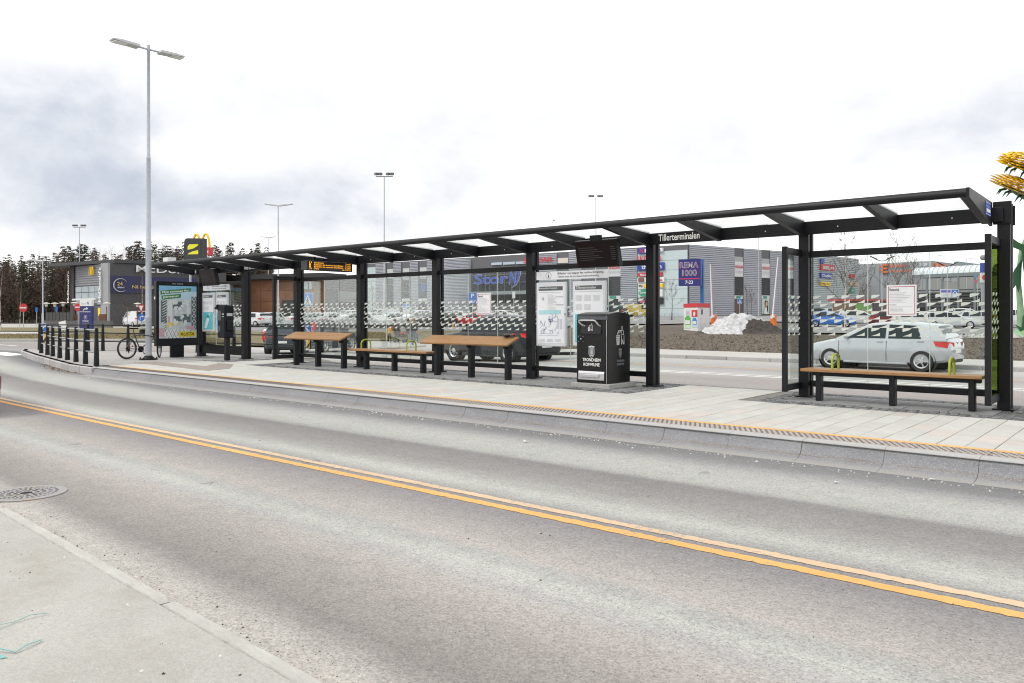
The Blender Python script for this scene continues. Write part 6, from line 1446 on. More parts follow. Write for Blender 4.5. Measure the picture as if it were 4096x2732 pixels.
# right wall
for u0, u1 in ((2754,2935),(2971,3043),(3077,3143),(3172,3226)): corrug(f2, f2.col(u0,u1,1.15,ZT-.1), CORR, mall)
for k, (u0, u1, v1, v0) in enumerate(((2936,2970,1047,1107),(3044,3076,1055,1112),(3144,3171,1062,1114))):
    f2.box('window', f2.col(u0,u1,1.1,ZT-.2), PARA, mall, .04, .1); f2.box('high_window', f2.r(u0,v1,u1,v1-20), M('pale_window', (.34,.36,.37), .4), mall, .1, .1)
    f2.box('banner', f2.r(u0,v0,u1,v1), WBAN, mall, .16, .1); f2.txt('banner_lettering', 'SKEIDAR', u0+1, v0-34, u1-1, v0-45, SRED, mall, .04, .25); f2.txt('banner_hours', '10-20(18)', u0+1, v0-14, u1-1, v0-24, GREY, mall, 0, .25)
    f2.box('grille', f2.r(u0,1181,u1,v0+1), GRIL, mall, .13, .1); f2.box('shop_sign', f2.r(u0,1195,u1,1182), WBAN, mall, .14, .1); f2.box('green_logo', f2.r(u0+7,1193,u1-12,1184), SGRN, mall, .25, .1)
f2.box('door', f2.r(2937,1254,2969,1198), M('brown_door', (.10,.07,.05), .6), mall, .12, .1)
ps = f2.box('portrait_poster', f2.r(3046,1256,3075,1196), M('poster_pale_green', (.50,.58,.50), .6), mall, .14, .1)
mb = MB(); ce, zc = f2.a(3061), f2.z(3061,1216); flat(f2.P, [(ce+.32*math.cos(6.283*i/14), zc+.45*math.sin(6.283*i/14)) for i in range(14)], .3, .05, mb); mb.build('poster_face', SKIN, ps)
mb = MB(); flat(f2.P, [(ce-.45,zc+.1),(ce+.45,zc-1.5),(ce+.5,zc+.3),(ce+.2,zc+.62),(ce-.25,zc+.6)], .27, .05, mb); mb.build('poster_hair', HAIRD, ps)
mb = MB(); flat(f2.P, [(ce-.7,f2.z(3061,1256)),(ce+.2,f2.z(3061,1256)),(ce-.05,zc-.5),(ce-.6,zc-.9)], .32, .05, mb); mb.build('poster_shoulder', SWH, ps)
f2.box('base_plinth', f2.col(2754,3226,-.4,1.1), M('plinth', (.2,.2,.2), .8), mall, .25, .3)
# wall with blurred signs behind the birch
corrug(f3, f3.col(3229,3433,1.2,ZT-.1), M('pale_corrugated', (.46,.49,.51), .5, .2, var=.05), mall, .36, .2)
for rc, mt, body, bm in (((3275,1054,3288,1036),SBLU,None,None),((3276,1082,3330,1060),SRED,'SKEIDAR',SWH),((3274,1113,3320,1092),SBLU,'Outlet',SWH),((3392,1112,3412,1098),SRED,None,None),((3276,1144,3312,1128),SYEL,'My Fit',SDK),((3390,1142,3422,1130),M('sign_tan', (.5,.33,.2), .6),None,None),((3392,1170,3412,1155),SGRN,'Spar',SWH)):
    o = f3.box('store_sign', f3.r(*rc), mt, mall, .5, .3)
    if body: text(f3.P, body, f3.a(rc[0]+4), f3.z(rc[0]+20, rc[1]-4), f3.a(rc[2]-4), f3.z(rc[0]+20, rc[3]+5), .03, off=.56).build('store_lettering', bm, o)

# ---------------------------------------------------------------- grey electronics store at the right
f4 = Fac(3420,180,3728,168); f5 = Fac(3728,168,4040,205); Z4 = 12.8
st = thing('electronics_store', 'pale grey flat-roofed store with orange lettering at the far right', 'building', f4.p1); PGR = M('pale_grey_cladding', (.31,.32,.34), .6, var=.05, scale=.3)
foot('walls', [tuple(p[:2]) for p in (f4.p0, f4.p1, f5.p1, f5.p1+Vector((-20,40,0)), f4.p0+Vector((-15,45,0)))], -.5, Z4, M('store_core', (.3,.3,.31), .7), st)
for i in range(9): a = f4.L/9*i; f4.box('wall_panel', (a+.03, .8, a+f4.L/9-.03, Z4-.05), PGR, st, .1, .15)
for i in range(8): a = f5.L/8*i; f5.box('wall_panel', (a+.03, .8, a+f5.L/8-.03, Z4-.35), M('warm_grey_cladding', (.33,.32,.305), .6, var=.05), st, .1, .15)
mb = MB()
for i, (u0,u1,v0,v1) in enumerate(((3530,3556,1064,1057),(3530,3536,1092,1057),(3530,3552,1078,1071),(3530,3556,1092,1085),(3522,3528,1070,1064),(3522,3528,1086,1080))): m = rects(f4.P, [f4.r(u0,v0,u1,v1)], .6, .4); mb.add(m.v, m.f)
mb.build('store_symbol', SORG, st); f4.txt('store_lettering', 'Elektro', 3566, 1069, 3632, 1055, SORG, st, .06, .5); f4.txt('store_lettering', 'importøren', 3566, 1091, 3664, 1078, SORG, st, .06, .5); f4.txt('store_hours', '7-20', 3681, 1064, 3712, 1053, SWH, st, .05, .5)
f5.box('store_symbol', f5.r(3735,1074,3747,1053), SORG, st, .5, .4); f5.box('orange_sign', f5.r(3751,1068,3772,1056), SORG, st, .5, .4)
w = f5.box('window', f5.r(3772,1127,3832,1102), SGL, st, .15, .1); f5.box('window_bar', f5.r(3800,1127,3803,1102), PGR, st, .2, .1)
f5.box('roof_plant', f5.r(3890,1062,3990,1050), M('roof_plant_grey', (.2,.24,.26), .6), st, -3, 4); f5.txt('wall_lettering', 'sss', 3893, 1067, 3917, 1062, SDK, st, .03, .3)
# covered footbridge with an arched glass roof
A, B = Vector((*W(3670,122),0)), Vector((*W(3990,112),0)); ex = (B-A).normalized(); nn = Vector((ex.y,-ex.x,0)); br = thing('covered_footbridge', 'raised walkway under a ribbed arched glass roof', 'footbridge', A); L = (B-A).length; zb, rr = 7.4, 1.5
mb = MB(); ng = 15
arch = [(-rr*math.cos(math.pi*i/8), rr*.75*math.sin(math.pi*i/8)) for i in range(9)]
for g in range(ng):
    a, b = L*g/ng+.05, L*(g+1)/ng-.05; mb = MB()
    for (o0,h0),(o1,h1) in zip(arch, arch[1:]): mb.add([A+ex*a-nn*o0+Vector((0,0,zb+h0)), A+ex*b-nn*o0+Vector((0,0,zb+h0)), A+ex*b-nn*o1+Vector((0,0,zb+h1)), A+ex*a-nn*o1+Vector((0,0,zb+h1))], [(0,1,2,3)])
    mb.build('roof_pane', M('canopy_glass', (.62,.66,.67), .2, var=.05), br)
for g in range(ng+1): MB().tube([A+ex*(L*g/ng)-nn*o+Vector((0,0,zb+h+.04)) for o, h in arch], .05, 5).build('roof_rib', GALV, br)
for o in (-rr, rr): MB().add([A+nn*(o-.12)+Vector((0,0,zb-.5)), B+nn*(o-.12)+Vector((0,0,zb-.5)), B+nn*(o+.12)+Vector((0,0,zb-.5)), A+nn*(o+.12)+Vector((0,0,zb-.5)), A+nn*(o-.12)+Vector((0,0,zb)), B+nn*(o-.12)+Vector((0,0,zb)), B+nn*(o+.12)+Vector((0,0,zb)), A+nn*(o+.12)+Vector((0,0,zb))], [(0,3,2,1),(4,5,6,7),(0,1,5,4),(1,2,6,5),(2,3,7,6),(3,0,4,7)]).build('eaves_beam', M('bridge_steel', (.16,.18,.19), .5), br)
for k in range(6): p = A+ex*(L*k/5)-nn*rr*-1; MB().cyl((p.x,p.y,0),(p.x,p.y,zb-.5),.16,n=8).build('column', MATS['bridge_steel'], br)
fk = Fac(3668,134,3990,124); dk = thing('parking_deck', 'dark open parking deck below the covered footbridge', 'parking deck', fk.p0)
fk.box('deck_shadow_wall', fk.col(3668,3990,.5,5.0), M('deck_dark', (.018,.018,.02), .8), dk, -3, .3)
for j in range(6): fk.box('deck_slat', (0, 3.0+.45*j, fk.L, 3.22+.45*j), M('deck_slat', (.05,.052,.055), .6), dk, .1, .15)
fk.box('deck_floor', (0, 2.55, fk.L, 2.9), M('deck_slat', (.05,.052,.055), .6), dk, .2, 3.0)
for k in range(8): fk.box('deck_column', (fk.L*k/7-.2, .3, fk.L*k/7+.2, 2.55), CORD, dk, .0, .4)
for k in range(3): fk.box('yellow_stripe', (fk.L*.36+.0*k, 1.6+.35*k, fk.L*.36+1.6, 1.75+.35*k), SYEL, dk, -2.6, .1)  # plain yellow bars inside the deck
# roadside food stall with a green picture
fs = Fac(3405,92,3560,96); sl = thing('food_stall', 'red-roofed food stall with a green picture panel in the car park', 'stall', fs.p0)
fs.box('cabin', fs.col(3405,3560,.1,2.9), M('stall_brown', (.16,.09,.06), .7), sl, .0, 2.5); fs.box('roof', fs.col(3400,3565,2.9,3.15), M('stall_red', (.36,.06,.05), .6), sl, .3, 3.0)
fs.box('picture_panel', fs.r(3420,1262,3486,1214), M('picture_green', (.16,.32,.08), .6), sl, .06, .05); fs.box('picture_food', fs.r(3432,1262,3472,1240), M('picture_food', (.36,.2,.09), .7, var=.5, scale=2), sl, .1, .05); fs.box('hatch', fs.r(3492,1240,3530,1214), M('hatch_dark', (.05,.03,.05), .5), sl, .06, .05); fs.txt('stall_lettering', 'BURGER', 3494, 1260, 3540, 1246, WBAN, sl, .02, .1)

# ---------------------------------------------------------------- brown timber building and the dark one beside it
f6 = Fac(902,114,1297,106); wd = thing('timber_building', 'low building clad in reddish brown boards with a dark flat roof', 'building', f6.p1); Z6 = 6.35
foot('core', [tuple(p[:2]) for p in (f6.p0, f6.p1, f6.p1*1.14, f6.p0*1.14)], -.5, Z6, M('timber_core', (.05,.03,.02), .8), wd)
TIM = M('red_brown_boards', (.19,.085,.042), .75, var=.2, scale=1.5, rnd=.12)
for i in range(8):
    for j in range(4): a = f6.L/8*i; f6.box('wall_panel', (a+.02, .0+1.55*j+.02, a+f6.L/8-.02, 1.55*(j+1)-.02), TIM, wd, .08, .1)
f6.box('roof', (-.5, Z6-.12, f6.L+.6, Z6+.55), M('dark_roof_edge', (.03,.03,.033), .6), wd, .9, 4.0)
w = f6.box('window', f6.r(1213,1156,1250,1129), M('pale_window_glass', (.42,.47,.46), .2), wd, .15, .1); f6.box('window_bar', f6.r(1235,1157,1239,1128), SDK, w, .2, .1)
f6.box('doorway', f6.r(1130,1262,1180,1200), M('dark_doorway', (.03,.03,.03), .7), wd, .12, .1)
f7 = Fac(1299,118,1450,130); dkb = thing('dark_building', 'dark grey building with pale horizontal boards right of the brown one', 'building', f7.p0)
foot('walls', [tuple(p[:2]) for p in (f7.p0, f7.p1, f7.p1*1.14, f7.p0*1.14)], -.5, 7.2, M('dark_wall', (.045,.042,.04), .8, var=.3, scale=.6), dkb)
for j, (v0, v1) in enumerate(((1196,1166),(1208,1198))): f7.box('pale_board', f7.r(1352,v0,1448,v1), M('grey_board', (.22,.22,.215), .7), dkb, .15, .1)
for k in range(5): f7.box('cladding_board', f7.r(1302,1160-10*k,1420,1153-10*k), M('brown_board', (.11,.09,.07), .7), dkb, .12, .06)

# ---------------------------------------------------------------- restaurant with golden arches
f8 = Fac(288,106,441,98); f9 = Fac(441,98,905,108); Z8 = 7.75
mc = thing('restaurant', 'grey two-storey restaurant with golden arches and white lettering', 'building', f8.p1)
foot('core', [tuple(p[:2]) for p in (f8.p0, f8.p1, f9.p1, f9.p1+Vector((-14,8,0)), f8.p0+Vector((-6,18,0)))], -.4, Z8, M('restaurant_core', (.06,.06,.062), .8), mc)
corrug(f8, f8.col(303,410,5.0,Z8-.05), M('grey_cladding', (.20,.205,.22), .6), mc, .28, .06)
f8.box('pillar', f8.col(411,441,-.2,Z8), M('pillar_grey', (.28,.285,.30), .7), mc, .25, .3); f8.box('dark_pier', f8.col(288,303,-.2,Z8), M('dark_red_pier', (.035,.022,.025), .7), mc, .25, .3)
for i in range(4):
    for j in range(3): f8.box('window_pane', (f8.a(304+26.4*i)+.05, 2.55+.82*j+.04, f8.a(304+26.4*(i+1))-.05, 2.55+.82*(j+1)-.04), M('restaurant_glass', (.20,.24,.27), .1, var=.4, scale=.7), mc, .12, .1)
f8.box('window_frame', f8.col(304,410,2.5,5.05), SDK, mc, .06, .05)
f8.box('entrance_canopy', f8.r(304,1201,398,1194), WBAN, mc, .5, .5)
for i in range(5): f8.box('door_pane', (f8.a(306+20*i)+.06, -.1, f8.a(306+20*(i+1))-.06, 2.35), SGL2, mc, .08, .1)
f8.box('yellow_poster', f8.r(396,1262,405,1232), SYEL, mc, .12, .05)
def vtext(fc, body, u, v0, v1, wpx, mat, par):
    """lettering climbing a facade: baseline to the right, reading upward"""
    a = fc.a(u); z0 = fc.z(u, v0); z1 = fc.z(u, v1); w = fc.a(u+wpx)-a; pv = Plane(fc.P.p(a+w, z0, .5), (0,0,1), -fc.P.x); text(pv, body, 0, 0, z1-z0, w, .05, off=.0).build('upright_lettering', mat, par)
vtext(f8, "McDonald's", 284, 1212, 1086, 8, SWH, mc); vtext(f8, "McDonald's", 409, 1208, 1072, 10, SWH, mc)
def arches(pln, a0, z0, w, h, th, mat, par, nm='golden_arches', off=.3):
    mb = MB()
    for k in range(2):
        c = a0+w*(.25+.5*k); rx_ = w*.25-th/2; pts = [pln.p(c+rx_*math.cos(math.pi-math.pi*i/16)*(1.0), z0+(h-th/2)*math.sin(math.pi*i/16)**.8, off) for i in range(17)]
        mb.tube(pts, th/2, 6)
    return mb.build(nm, mat, par)
aa = f8.r(366,1100,384,1066); arches(f8.P, aa[0], aa[1], aa[2]-aa[0], aa[3]-aa[1], .16, SYEL, mc)
f9.box('upper_wall', f9.col(443,903,4.85,Z8), M('charcoal_cladding', (.055,.055,.06), .6), mc, .06, .1); f9.box('blue_banner', f9.r(443,1174,800,1108), M('banner_navy', (.022,.022,.075), .6), mc, .14, .1); f9.box('lower_wall', f9.col(443,903,-.3,2.6), M('charcoal_brick', (.07,.066,.068), .8, var=.3, scale=3), mc, .07, .1)
f9.txt('white_lettering', "McDonald's", 541, 1094, 838, 1066, SWH, mc, .008, .4)
mb = MB(); ce, zc = f9.a(480), f9.z(480,1141)
for i in range(20): t0, t1 = .5+4.9*i/20, .5+4.9*(i+1)/20; th = .03+.09*math.sin(math.pi*i/20); mb.tube([f9.P.p(ce+.82*math.cos(t0), zc+.82*math.sin(t0), .3), f9.P.p(ce+.82*math.cos(t1), zc+.82*math.sin(t1), .3)], th*.6, 5)
mb.build('banner_ring', M('banner_ring_grey', (.4,.4,.42), .6), mc); f9.txt('banner_number', '24', 466, 1142, 488, 1128, M('banner_gold', (.45,.33,.10), .6), mc, .05, .3); f9.txt('banner_word', 'ÅPENT', 466, 1153, 496, 1146, WBAN, mc, .03, .3); f9.txt('banner_slogan', 'Nå hele døgnet', 525, 1159, 660, 1142, MATS['banner_gold'], mc, .03, .3)
e0, e1, e2 = f8.P.p(f8.a(258), 0, 2.2), f9.P.p(.4, 0, .3), f9.P.p(f9.L+1, 0, .3)
foot('roof', [tuple(p[:2]) for p in (e0, e1, e2, e2+Vector((-15,9,0)), e0+Vector((-8,20,0)))], Z8+.02, Z8+.42, M('dark_roof_slab', (.045,.047,.05), .6), mc)
f9.box('roof_vent', f9.r(684,1046,718,1027), SWH, mc, -3, 1.2)
# terrace
f10 = Fac(170,90,440,88); tr = thing('terrace', 'low grey terrace wall with a dark railing in front of the restaurant', 'terrace', f10.p0)
f10.box('terrace_wall', f10.col(170,440,-.4,.62), M('terrace_concrete', (.10,.10,.098), .85, var=.2), tr, .0, .5)
for k in range(8): f10.box('railing_panel', (f10.a(180+14*k)+.03,.66,f10.a(180+14*(k+1))-.05,1.55), M('railing_dark', (.06,.06,.062), .7), tr, -.1, .06)
for k in range(3): f10.box('planter', (f10.a(265+58*k),.62,f10.a(265+58*k+24),1.35), M('planter_brown', (.13,.06,.035), .8), tr, -.8, .6)
f10.box('white_pillar', f10.col(340,350,-.2,2.6), PARA, tr, -1.5, .3)
for i, (u, v) in enumerate(((185,1210),(219,1210),(252,1208),(298,1208),(427,1209),(550,1211))):
    p = at(u, 92); zt = vz(v, 92); t = thing('terrace_lamp', 'mushroom-shaped terrace lamp by the restaurant, %s from the left' % ords[i], 'lamp', p, group='terrace lamps')
    MB().cyl(p, (p.x,p.y,zt-.3), .05, n=6).build('pole', M('lamp_red_brown', (.09,.04,.035), .6), t); MB().lathe([(.10,zt-.5),(.18,zt-.28),(.18,zt-.2),(.08,zt-.18)], (p.x,p.y,0), 10).build('lantern', WBAN, t); MB().lathe([(.45,zt-.14),(.3,zt-.06),(.06,zt),(.0,zt+.02)], (p.x,p.y,0), 12).build('shade', M('lamp_shade_cream', (.5,.47,.40), .6), t)
# black and yellow totem and the arches pylon
fT = Fac(737,70,816,69.4); tt = thing('black_totem', 'black totem sign with two yellow shapes rising behind the shelter roof', 'sign', fT.p0); q = fT.r(737,1075,816,952)
P = fT.P; mb = MB(); a0, z0, a1, z1 = q; c = .28; pts = [(a0,z0),(a1,z0),(a1,z1-.06),(a0+c,z1),(a0+c*.3,z1-c*.3),(a0,z1-c)]; flat(P, pts, .0, .4, mb); mb.build('panel', M('totem_black', (.022,.026,.032), .5), tt)
YB = M('totem_yellow', (.72,.68,.02), .5); k = lambda u, v: (fT.a(u), fT.z(776, v))
mb = MB(); flat(P, [k(751,999),k(774,994),k(793,982),k(793,977),k(757,977),k(751,986)], .02, .02, mb); flat(P, [k(751,1017),k(793,1017),k(793,1001),k(772,1005),k(757,1011)], .02, .02, mb); mb.build('yellow_shapes', YB, tt)
rects(P, [(fT.a(802),fT.z(800,1030),fT.a(804),fT.z(800,962))], .02).build('panel_groove', INK, tt)
for u in (755,798): MB().cyl((*P.p(fT.a(u),0,-.2)[:2],gz(*W(u,70))-.2),(*P.p(fT.a(u),0,-.2)[:2],z0+.1),.1,n=8).build('post', GALV, tt)
fA = Fac(768,86,846,85); pa = thing('arches_pylon', 'yellow twin arches over a red panel rising behind the black totem', 'sign', fA.p0)
q = fA.r(768,998,842,932); arches(fA.P, q[0], q[1], q[2]-q[0], q[3]-q[1], .26, SYEL, pa, off=.0)
q = fA.r(772,1022,844,991); rects(fA.P, [q], .3, .6).build('red_panel', SRED, pa); text(fA.P, "McDonald's", q[0]+.05, q[1]+.2, q[2]-.05, q[3]-.2, .03, off=.32).build('panel_lettering', SWH, pa)
pz = fA.P.p(fA.L/2,0,0); MB().cyl((pz.x,pz.y,-.4),(pz.x,pz.y,q[1]),.22,n=10).build('post', GALV, pa)

# ================================================================ signs, masts and other street furniture
def post(t, p, z0, z1, r=.035, mat=None): return MB().cyl((p.x,p.y,z0),(p.x,p.y,z1),r,n=8).build('post', mat or GALV, t)
def facing(u, d, du=1.0):
    f = Fac(u-30, d, u+30, d); return f
def disc(pln, a, b, r, off, n=24, th=.02, mb=None): return flat(pln, [(a+r*math.cos(2*math.pi*i/n), b+r*math.sin(2*math.pi*i/n)) for i in range(n)], off, th, mb)
def sign_post(name, lab, u, d, vbase, vtop_, cat='road sign', zb=None):
    p = at(u, d); z0 = p.z if zb is None else zb; t = thing(name, lab, cat, (p.x,p.y,z0)); post(t, p, z0, vz(vtop_, d)); return t, facing(u, d)
def no_entry(lab, u, d, v, r, squash=1.0):
    t, f = sign_post('no_entry_sign', lab, u, d, 0, v-2); c, z = f.a(u), vz(v, d)
    disc(f.P, c, z, r, .06).build('red_disc', SRED, t); rects(f.P, [(c-.75*r,z-.17*r,c+.75*r,z+.17*r)], .075, .012).build('white_bar', SWH, t)
no_entry('no-entry sign on a post by the wood at the far left', 94, 78, 1231, .42); no_entry('no-entry sign partly hidden by the blue directional totem', 313, 74, 1229, .36)
def keep(lab, u, d, v, r, zb, vp, flip):
    t, f = sign_post('keep_side_sign', lab, u, d, 0, v-1, zb=zb); c, z = f.a(u), vz(v, d); disc(f.P, c, z, r*1.06, .05).build('white_rim', SWH, t); disc(f.P, c, z, r, .065, th=.012).build('blue_disc', M('road_sign_blue', (.02,.13,.50), .45), t)
    mb = MB(); s = -1 if flip else 1; stroke(f.P, [(c-s*.5*r,z+.5*r),(c+s*.4*r,z-.4*r)], .16*r*2, .08, mb); flat(f.P, [(c+s*.62*r,z-.62*r),(c+s*.62*r,z-.05*r),(c+s*.05*r,z-.62*r)][::1 if s > 0 else -1], .08, .01, mb); mb.build('white_arrow', SWH, t)
    zp = vz(vp, d); w = r*.62; rects(f.P, [(c-w,zp-.22,c+w,zp+.22)], .05, .02).build('yellow_plate', M('plate_yellow', (.72,.40,.02), .5), t); mb = MB(); flat(f.P, [(c-w,zp-.22),(c+w*.2,zp-.22),(c+w,zp-.02),(c+w,zp+.06)], .06, .008, mb); flat(f.P, [(c-w,zp+.18),(c-w,zp+.22),(c+w,zp+.22),(c+w,zp+.17)], .06, .008, mb); mb.build('black_chevron', INK, t)
    bs = MB().lathe([(.10,zb),(.06,zb+.1),(.06,zb+.5)], (*W(u,d),0), 8).build('base_sleeve', WBAN, t)
keep('round blue keep-left sign with a yellow plate on the island tip', 178, 33.5, 1310, .17, -.02, 1351, True)
keep('round blue keep-right sign with a yellow plate seen through the shelter glass', 1230, 36, 1317, .185, -.36, 1374, False)
def pedsign(lab, u, d, v0, v1, wpx):
    t, f = sign_post('crossing_sign', lab, u, d, 0, (v0+v1)/2); c = f.a(u); z0, z1 = vz(v1, d), vz(v0, d); w = wpx/2/F*d
    rects(f.P, [(c-w*1.05,z0-.03,c+w*1.05,z1+.03)], .05, .03).build('white_rim', SWH, t); rects(f.P, [(c-w,z0,c+w,z1)], .06, .02).build('blue_board', M('road_sign_blue', (.02,.13,.50), .45), t)
    h = z1-z0; flat(f.P, [(c-.85*w,z0+.10*h),(c+.85*w,z0+.10*h),(c,z0+.90*h)], .07).build('white_triangle', SWH, t)
    mb = MB(); disc(f.P, c, z0+.66*h, .05*h, .08, 10, .005, mb); stroke(f.P, [(c,z0+.60*h),(c,z0+.40*h),(c-.12*h,z0+.20*h)], .07*h, .08, mb); stroke(f.P, [(c,z0+.40*h),(c+.10*h,z0+.20*h)], .06*h, .08, mb); stroke(f.P, [(c-.10*h,z0+.42*h),(c,z0+.56*h),(c+.10*h,z0+.44*h)], .045*h, .08, mb); stroke(f.P, [(c-.3*h,z0+.15*h),(c+.3*h,z0+.15*h)], .03*h, .08, mb); mb.build('walking_figure', INK, t)
pedsign('square blue pedestrian crossing sign left of the departure display', 1232, 48, 1173, 1224, 40); pedsign('small blue pedestrian crossing sign by the striped wall right of the supermarket sign', 2959, 98, 1196, 1214, 17)
pedsign('small blue crossing sign seen through the left glass of the right-hand bay', 3137, 100, 1193, 1210, 12)
# give-way and turn-right signs on one post
t, f = sign_post('give_way_sign', 'red and white give-way triangle above a blue turn-right disc beside the lamp post', 566, 52, 0, 1219); c = f.a(566); zt, zb = vz(1219,52), vz(1253,52); w = .22
flat(f.P, [(c,zb-.02),(c+w,zt),(c-w,zt)], .05, .02).build('red_triangle', SRED, t); flat(f.P, [(c,zb+.14),(c+w*.62,zt-.07),(c-w*.62,zt-.07)], .06, .01).build('white_triangle', SWH, t)
z = vz(1270,52); disc(f.P, c, z, .23, .05).build('blue_disc', MATS['road_sign_blue'], t); stroke(f.P, [(c-.06,z-.13),(c-.06,z+.02),(c-.02,z+.07),(c+.12,z+.07)], .045, .065).build('white_arrow', SWH, t); flat(f.P, [(c+.08,z+.0),(c+.18,z+.07),(c+.08,z+.14)], .066).build('arrow_head', SWH, t)
MB().lathe([(.22,t.location.z-.05),(.2,t.location.z+.5),(.1,t.location.z+.55)], (*W(571,52),0), 10).build('dark_sleeve', BLK2, t)
for i, (u, d, v0, v1) in enumerate(((147,92,1230,1248),(173,88,1228,1248),(227,95,1226,1246))):
    t, f = sign_post('blue_sign', 'narrow blue sign on a post before the wood, %s from the left' % ords[i], u, d, 0, v0+2); c = f.a(u); rects(f.P, [(c-.12,vz(v1,d),c+.12,vz(v0,d))], .06, .03).build('board', MATS['road_sign_blue'], t)
t, f = sign_post('parking_sign', 'blue parking sign with a white P behind the advice sheet', 1889, 74, 0, 1172); q = f.r(1873,1214,1907,1171); rects(f.P, [q], .06, .04).build('board', MATS['road_sign_blue'], t); mb = text(f.P, 'P', f.a(1884), vz(1192,74), f.a(1897), vz(1175,74), .06, off=.08); text(f.P, 'TILLER', f.a(1878), vz(1205,74), f.a(1904), vz(1200,74), .03, off=.08, mb=mb); stroke(f.P, [(f.a(1882),vz(1207,74)),(f.a(1890),vz(1212,74)),(f.a(1899),vz(1207,74))], .06, .08, mb); mb.build('sign_print', SWH, t)
t, f = sign_post('crossing_board', 'blue and white information board in the car park behind the flat bench', 1626, 76, 0, 1216); rects(f.P, [f.r(1611,1249,1640,1214)], .06, .04).build('board', SWH, t); rects(f.P, [f.r(1613,1224,1623,1216),f.r(1627,1224,1638,1216),f.r(1613,1238,1622,1226),f.r(1628,1236,1638,1227)], .08, .01).build('blue_print', MATS['road_sign_blue'], t)
t, f = sign_post('white_sign', 'small white sign on a post right of the second bench', 2055, 78, 0, 1168); rects(f.P, [f.r(2049,1193,2061,1166)], .06, .04).build('board', SWH, t)
t, f = sign_post('yellow_marker', 'thin yellow and black marker post on the far bank', 1812, 60, 0, 1290); rects(f.P, [f.r(1809,1312,1814,1290)], .05, .04).build('plate', MATS['plate_yellow'], t)
# blue directional totem
fB = Fac(319,70,366,69.6); tb = thing('directional_totem', 'blue directional totem with a white arrow and a P at the left', 'sign', at(342,70)); P = fB.P
q = fB.r(319,1317,366,1224); rects(P, [q], .0, .25).build('blue_panel', M('totem_blue', (.012,.02,.13), .45), tb); q = fB.r(319,1224,366,1200); rects(P, [q], .0, .25).build('white_panel', SWH, tb)
text(P, 'Stor', fB.a(325), vz(1218,70), fB.a(347), vz(1211,70), .02, off=.01).build('logo_lettering', GREY, tb); text(P, 'N', fB.a(348), vz(1218,70), fB.a(356), vz(1207,70), .05, .2, off=.01).build('logo_initial', NEO, tb)
mb = MB(); stroke(P, [(fB.a(333),vz(1241,70)),(fB.a(338),vz(1236,70)),(fB.a(346),vz(1235,70))], .09, .01, mb); flat(P, [(fB.a(345),vz(1240,70)),(fB.a(353),vz(1234,70)),(fB.a(345),vz(1228,70))], .01, .004, mb)
text(P, 'PARKERING', fB.a(322), vz(1249,70), fB.a(362), vz(1245,70), .03, off=.01, mb=mb); text(P, 'P', fB.a(340), vz(1273,70), fB.a(345), vz(1266,70), .03, off=.01, mb=mb)
for s in (((337,1276),(348,1276)),((337,1263),(348,1263)),((337,1276),(337,1263)),((348,1276),(348,1263))): stroke(P, [(fB.a(s[0][0]),vz(s[0][1],70)),(fB.a(s[1][0]),vz(s[1][1],70))], .025, .01, mb)
text(P, 'P-HUS', fB.a(331), vz(1287,70), fB.a(354), vz(1281,70), .03, off=.01, mb=mb); text(P, 'Gratis parkering', fB.a(329), vz(1294,70), fB.a(356), vz(1291,70), .0, off=.01, mb=mb); mb.build('totem_print', SWH, tb)
MB().cyl(at(342,70.2,-.1), at(342,70.2,.4), .3, n=8).build('foot', BLK2, tb)
# white board leaning by the verge
fW = Fac(236,52,262,51.6); tw = thing('leaning_board', 'white board standing askew behind the railing', 'board', at(249,52)); k = lambda u, v: (fW.a(u), vz(v, 52)); flat(fW.P, [k(241,1322),k(265,1317),k(260,1282),k(234,1288)], .0, .05).build('board', SWH, tw); MB().cyl(at(247,52.2,-.1), (*W(247,52.2), vz(1300,52)), .03, n=6).build('prop', GALV, tw); MB().cyl(at(258,52.2,-.1), (*W(258,52.2), vz(1300,52)), .03, n=6).build('prop', GALV, tw)
# supermarket pylon
fR = Fac(2714,75,2801,74); rm = thing('supermarket_pylon', 'blue supermarket pylon with outlined letters and hours', 'sign', at(2806,75)); P = fR.P
q = fR.r(2714,1143,2803,1036); rects(P, [q], .0, .5).build('panel', M('pylon_blue', (.014,.020,.16), .45), rm)
for i, (body, u0, v0, u1, v1) in enumerate((('REMA',2720,1071,2793,1049),('1000',2730,1103,2786,1080))):
    text(P, body, fR.a(u0-1.5), fR.z(2757,v0+1.5), fR.a(u1+1.5), fR.z(2757,v1-1.5), .075, off=.01).build('letter_glow', M('neon_red', (.62,.10,.16), .5), rm); text(P, body, fR.a(u0), fR.z(2757,v0), fR.a(u1), fR.z(2757,v1), .035, off=.02).build('letter_outline', SWH, rm); text(P, body, fR.a(u0+1), fR.z(2757,v0-1), fR.a(u1-1), fR.z(2757,v1+1), -.008, off=.03).build('letter_fill', MATS['pylon_blue'], rm)
rects(P, [fR.r(2718,1117,2798,1113)], .01).build('red_stripe', M('stripe_red', (.5,.03,.12), .5), rm); text(P, '7-23', fR.a(2741), fR.z(2757,1136), fR.a(2772), fR.z(2757,1122), .03, off=.01).build('hours', SWH, rm)
b = at(2809,75,-.2); MB().box(b.x-.14,b.x+.14,b.y-.14,b.y+.14,b.z,vz(1036,75)).build('post', M('pylon_post_blue', (.02,.15,.40), .5), rm)
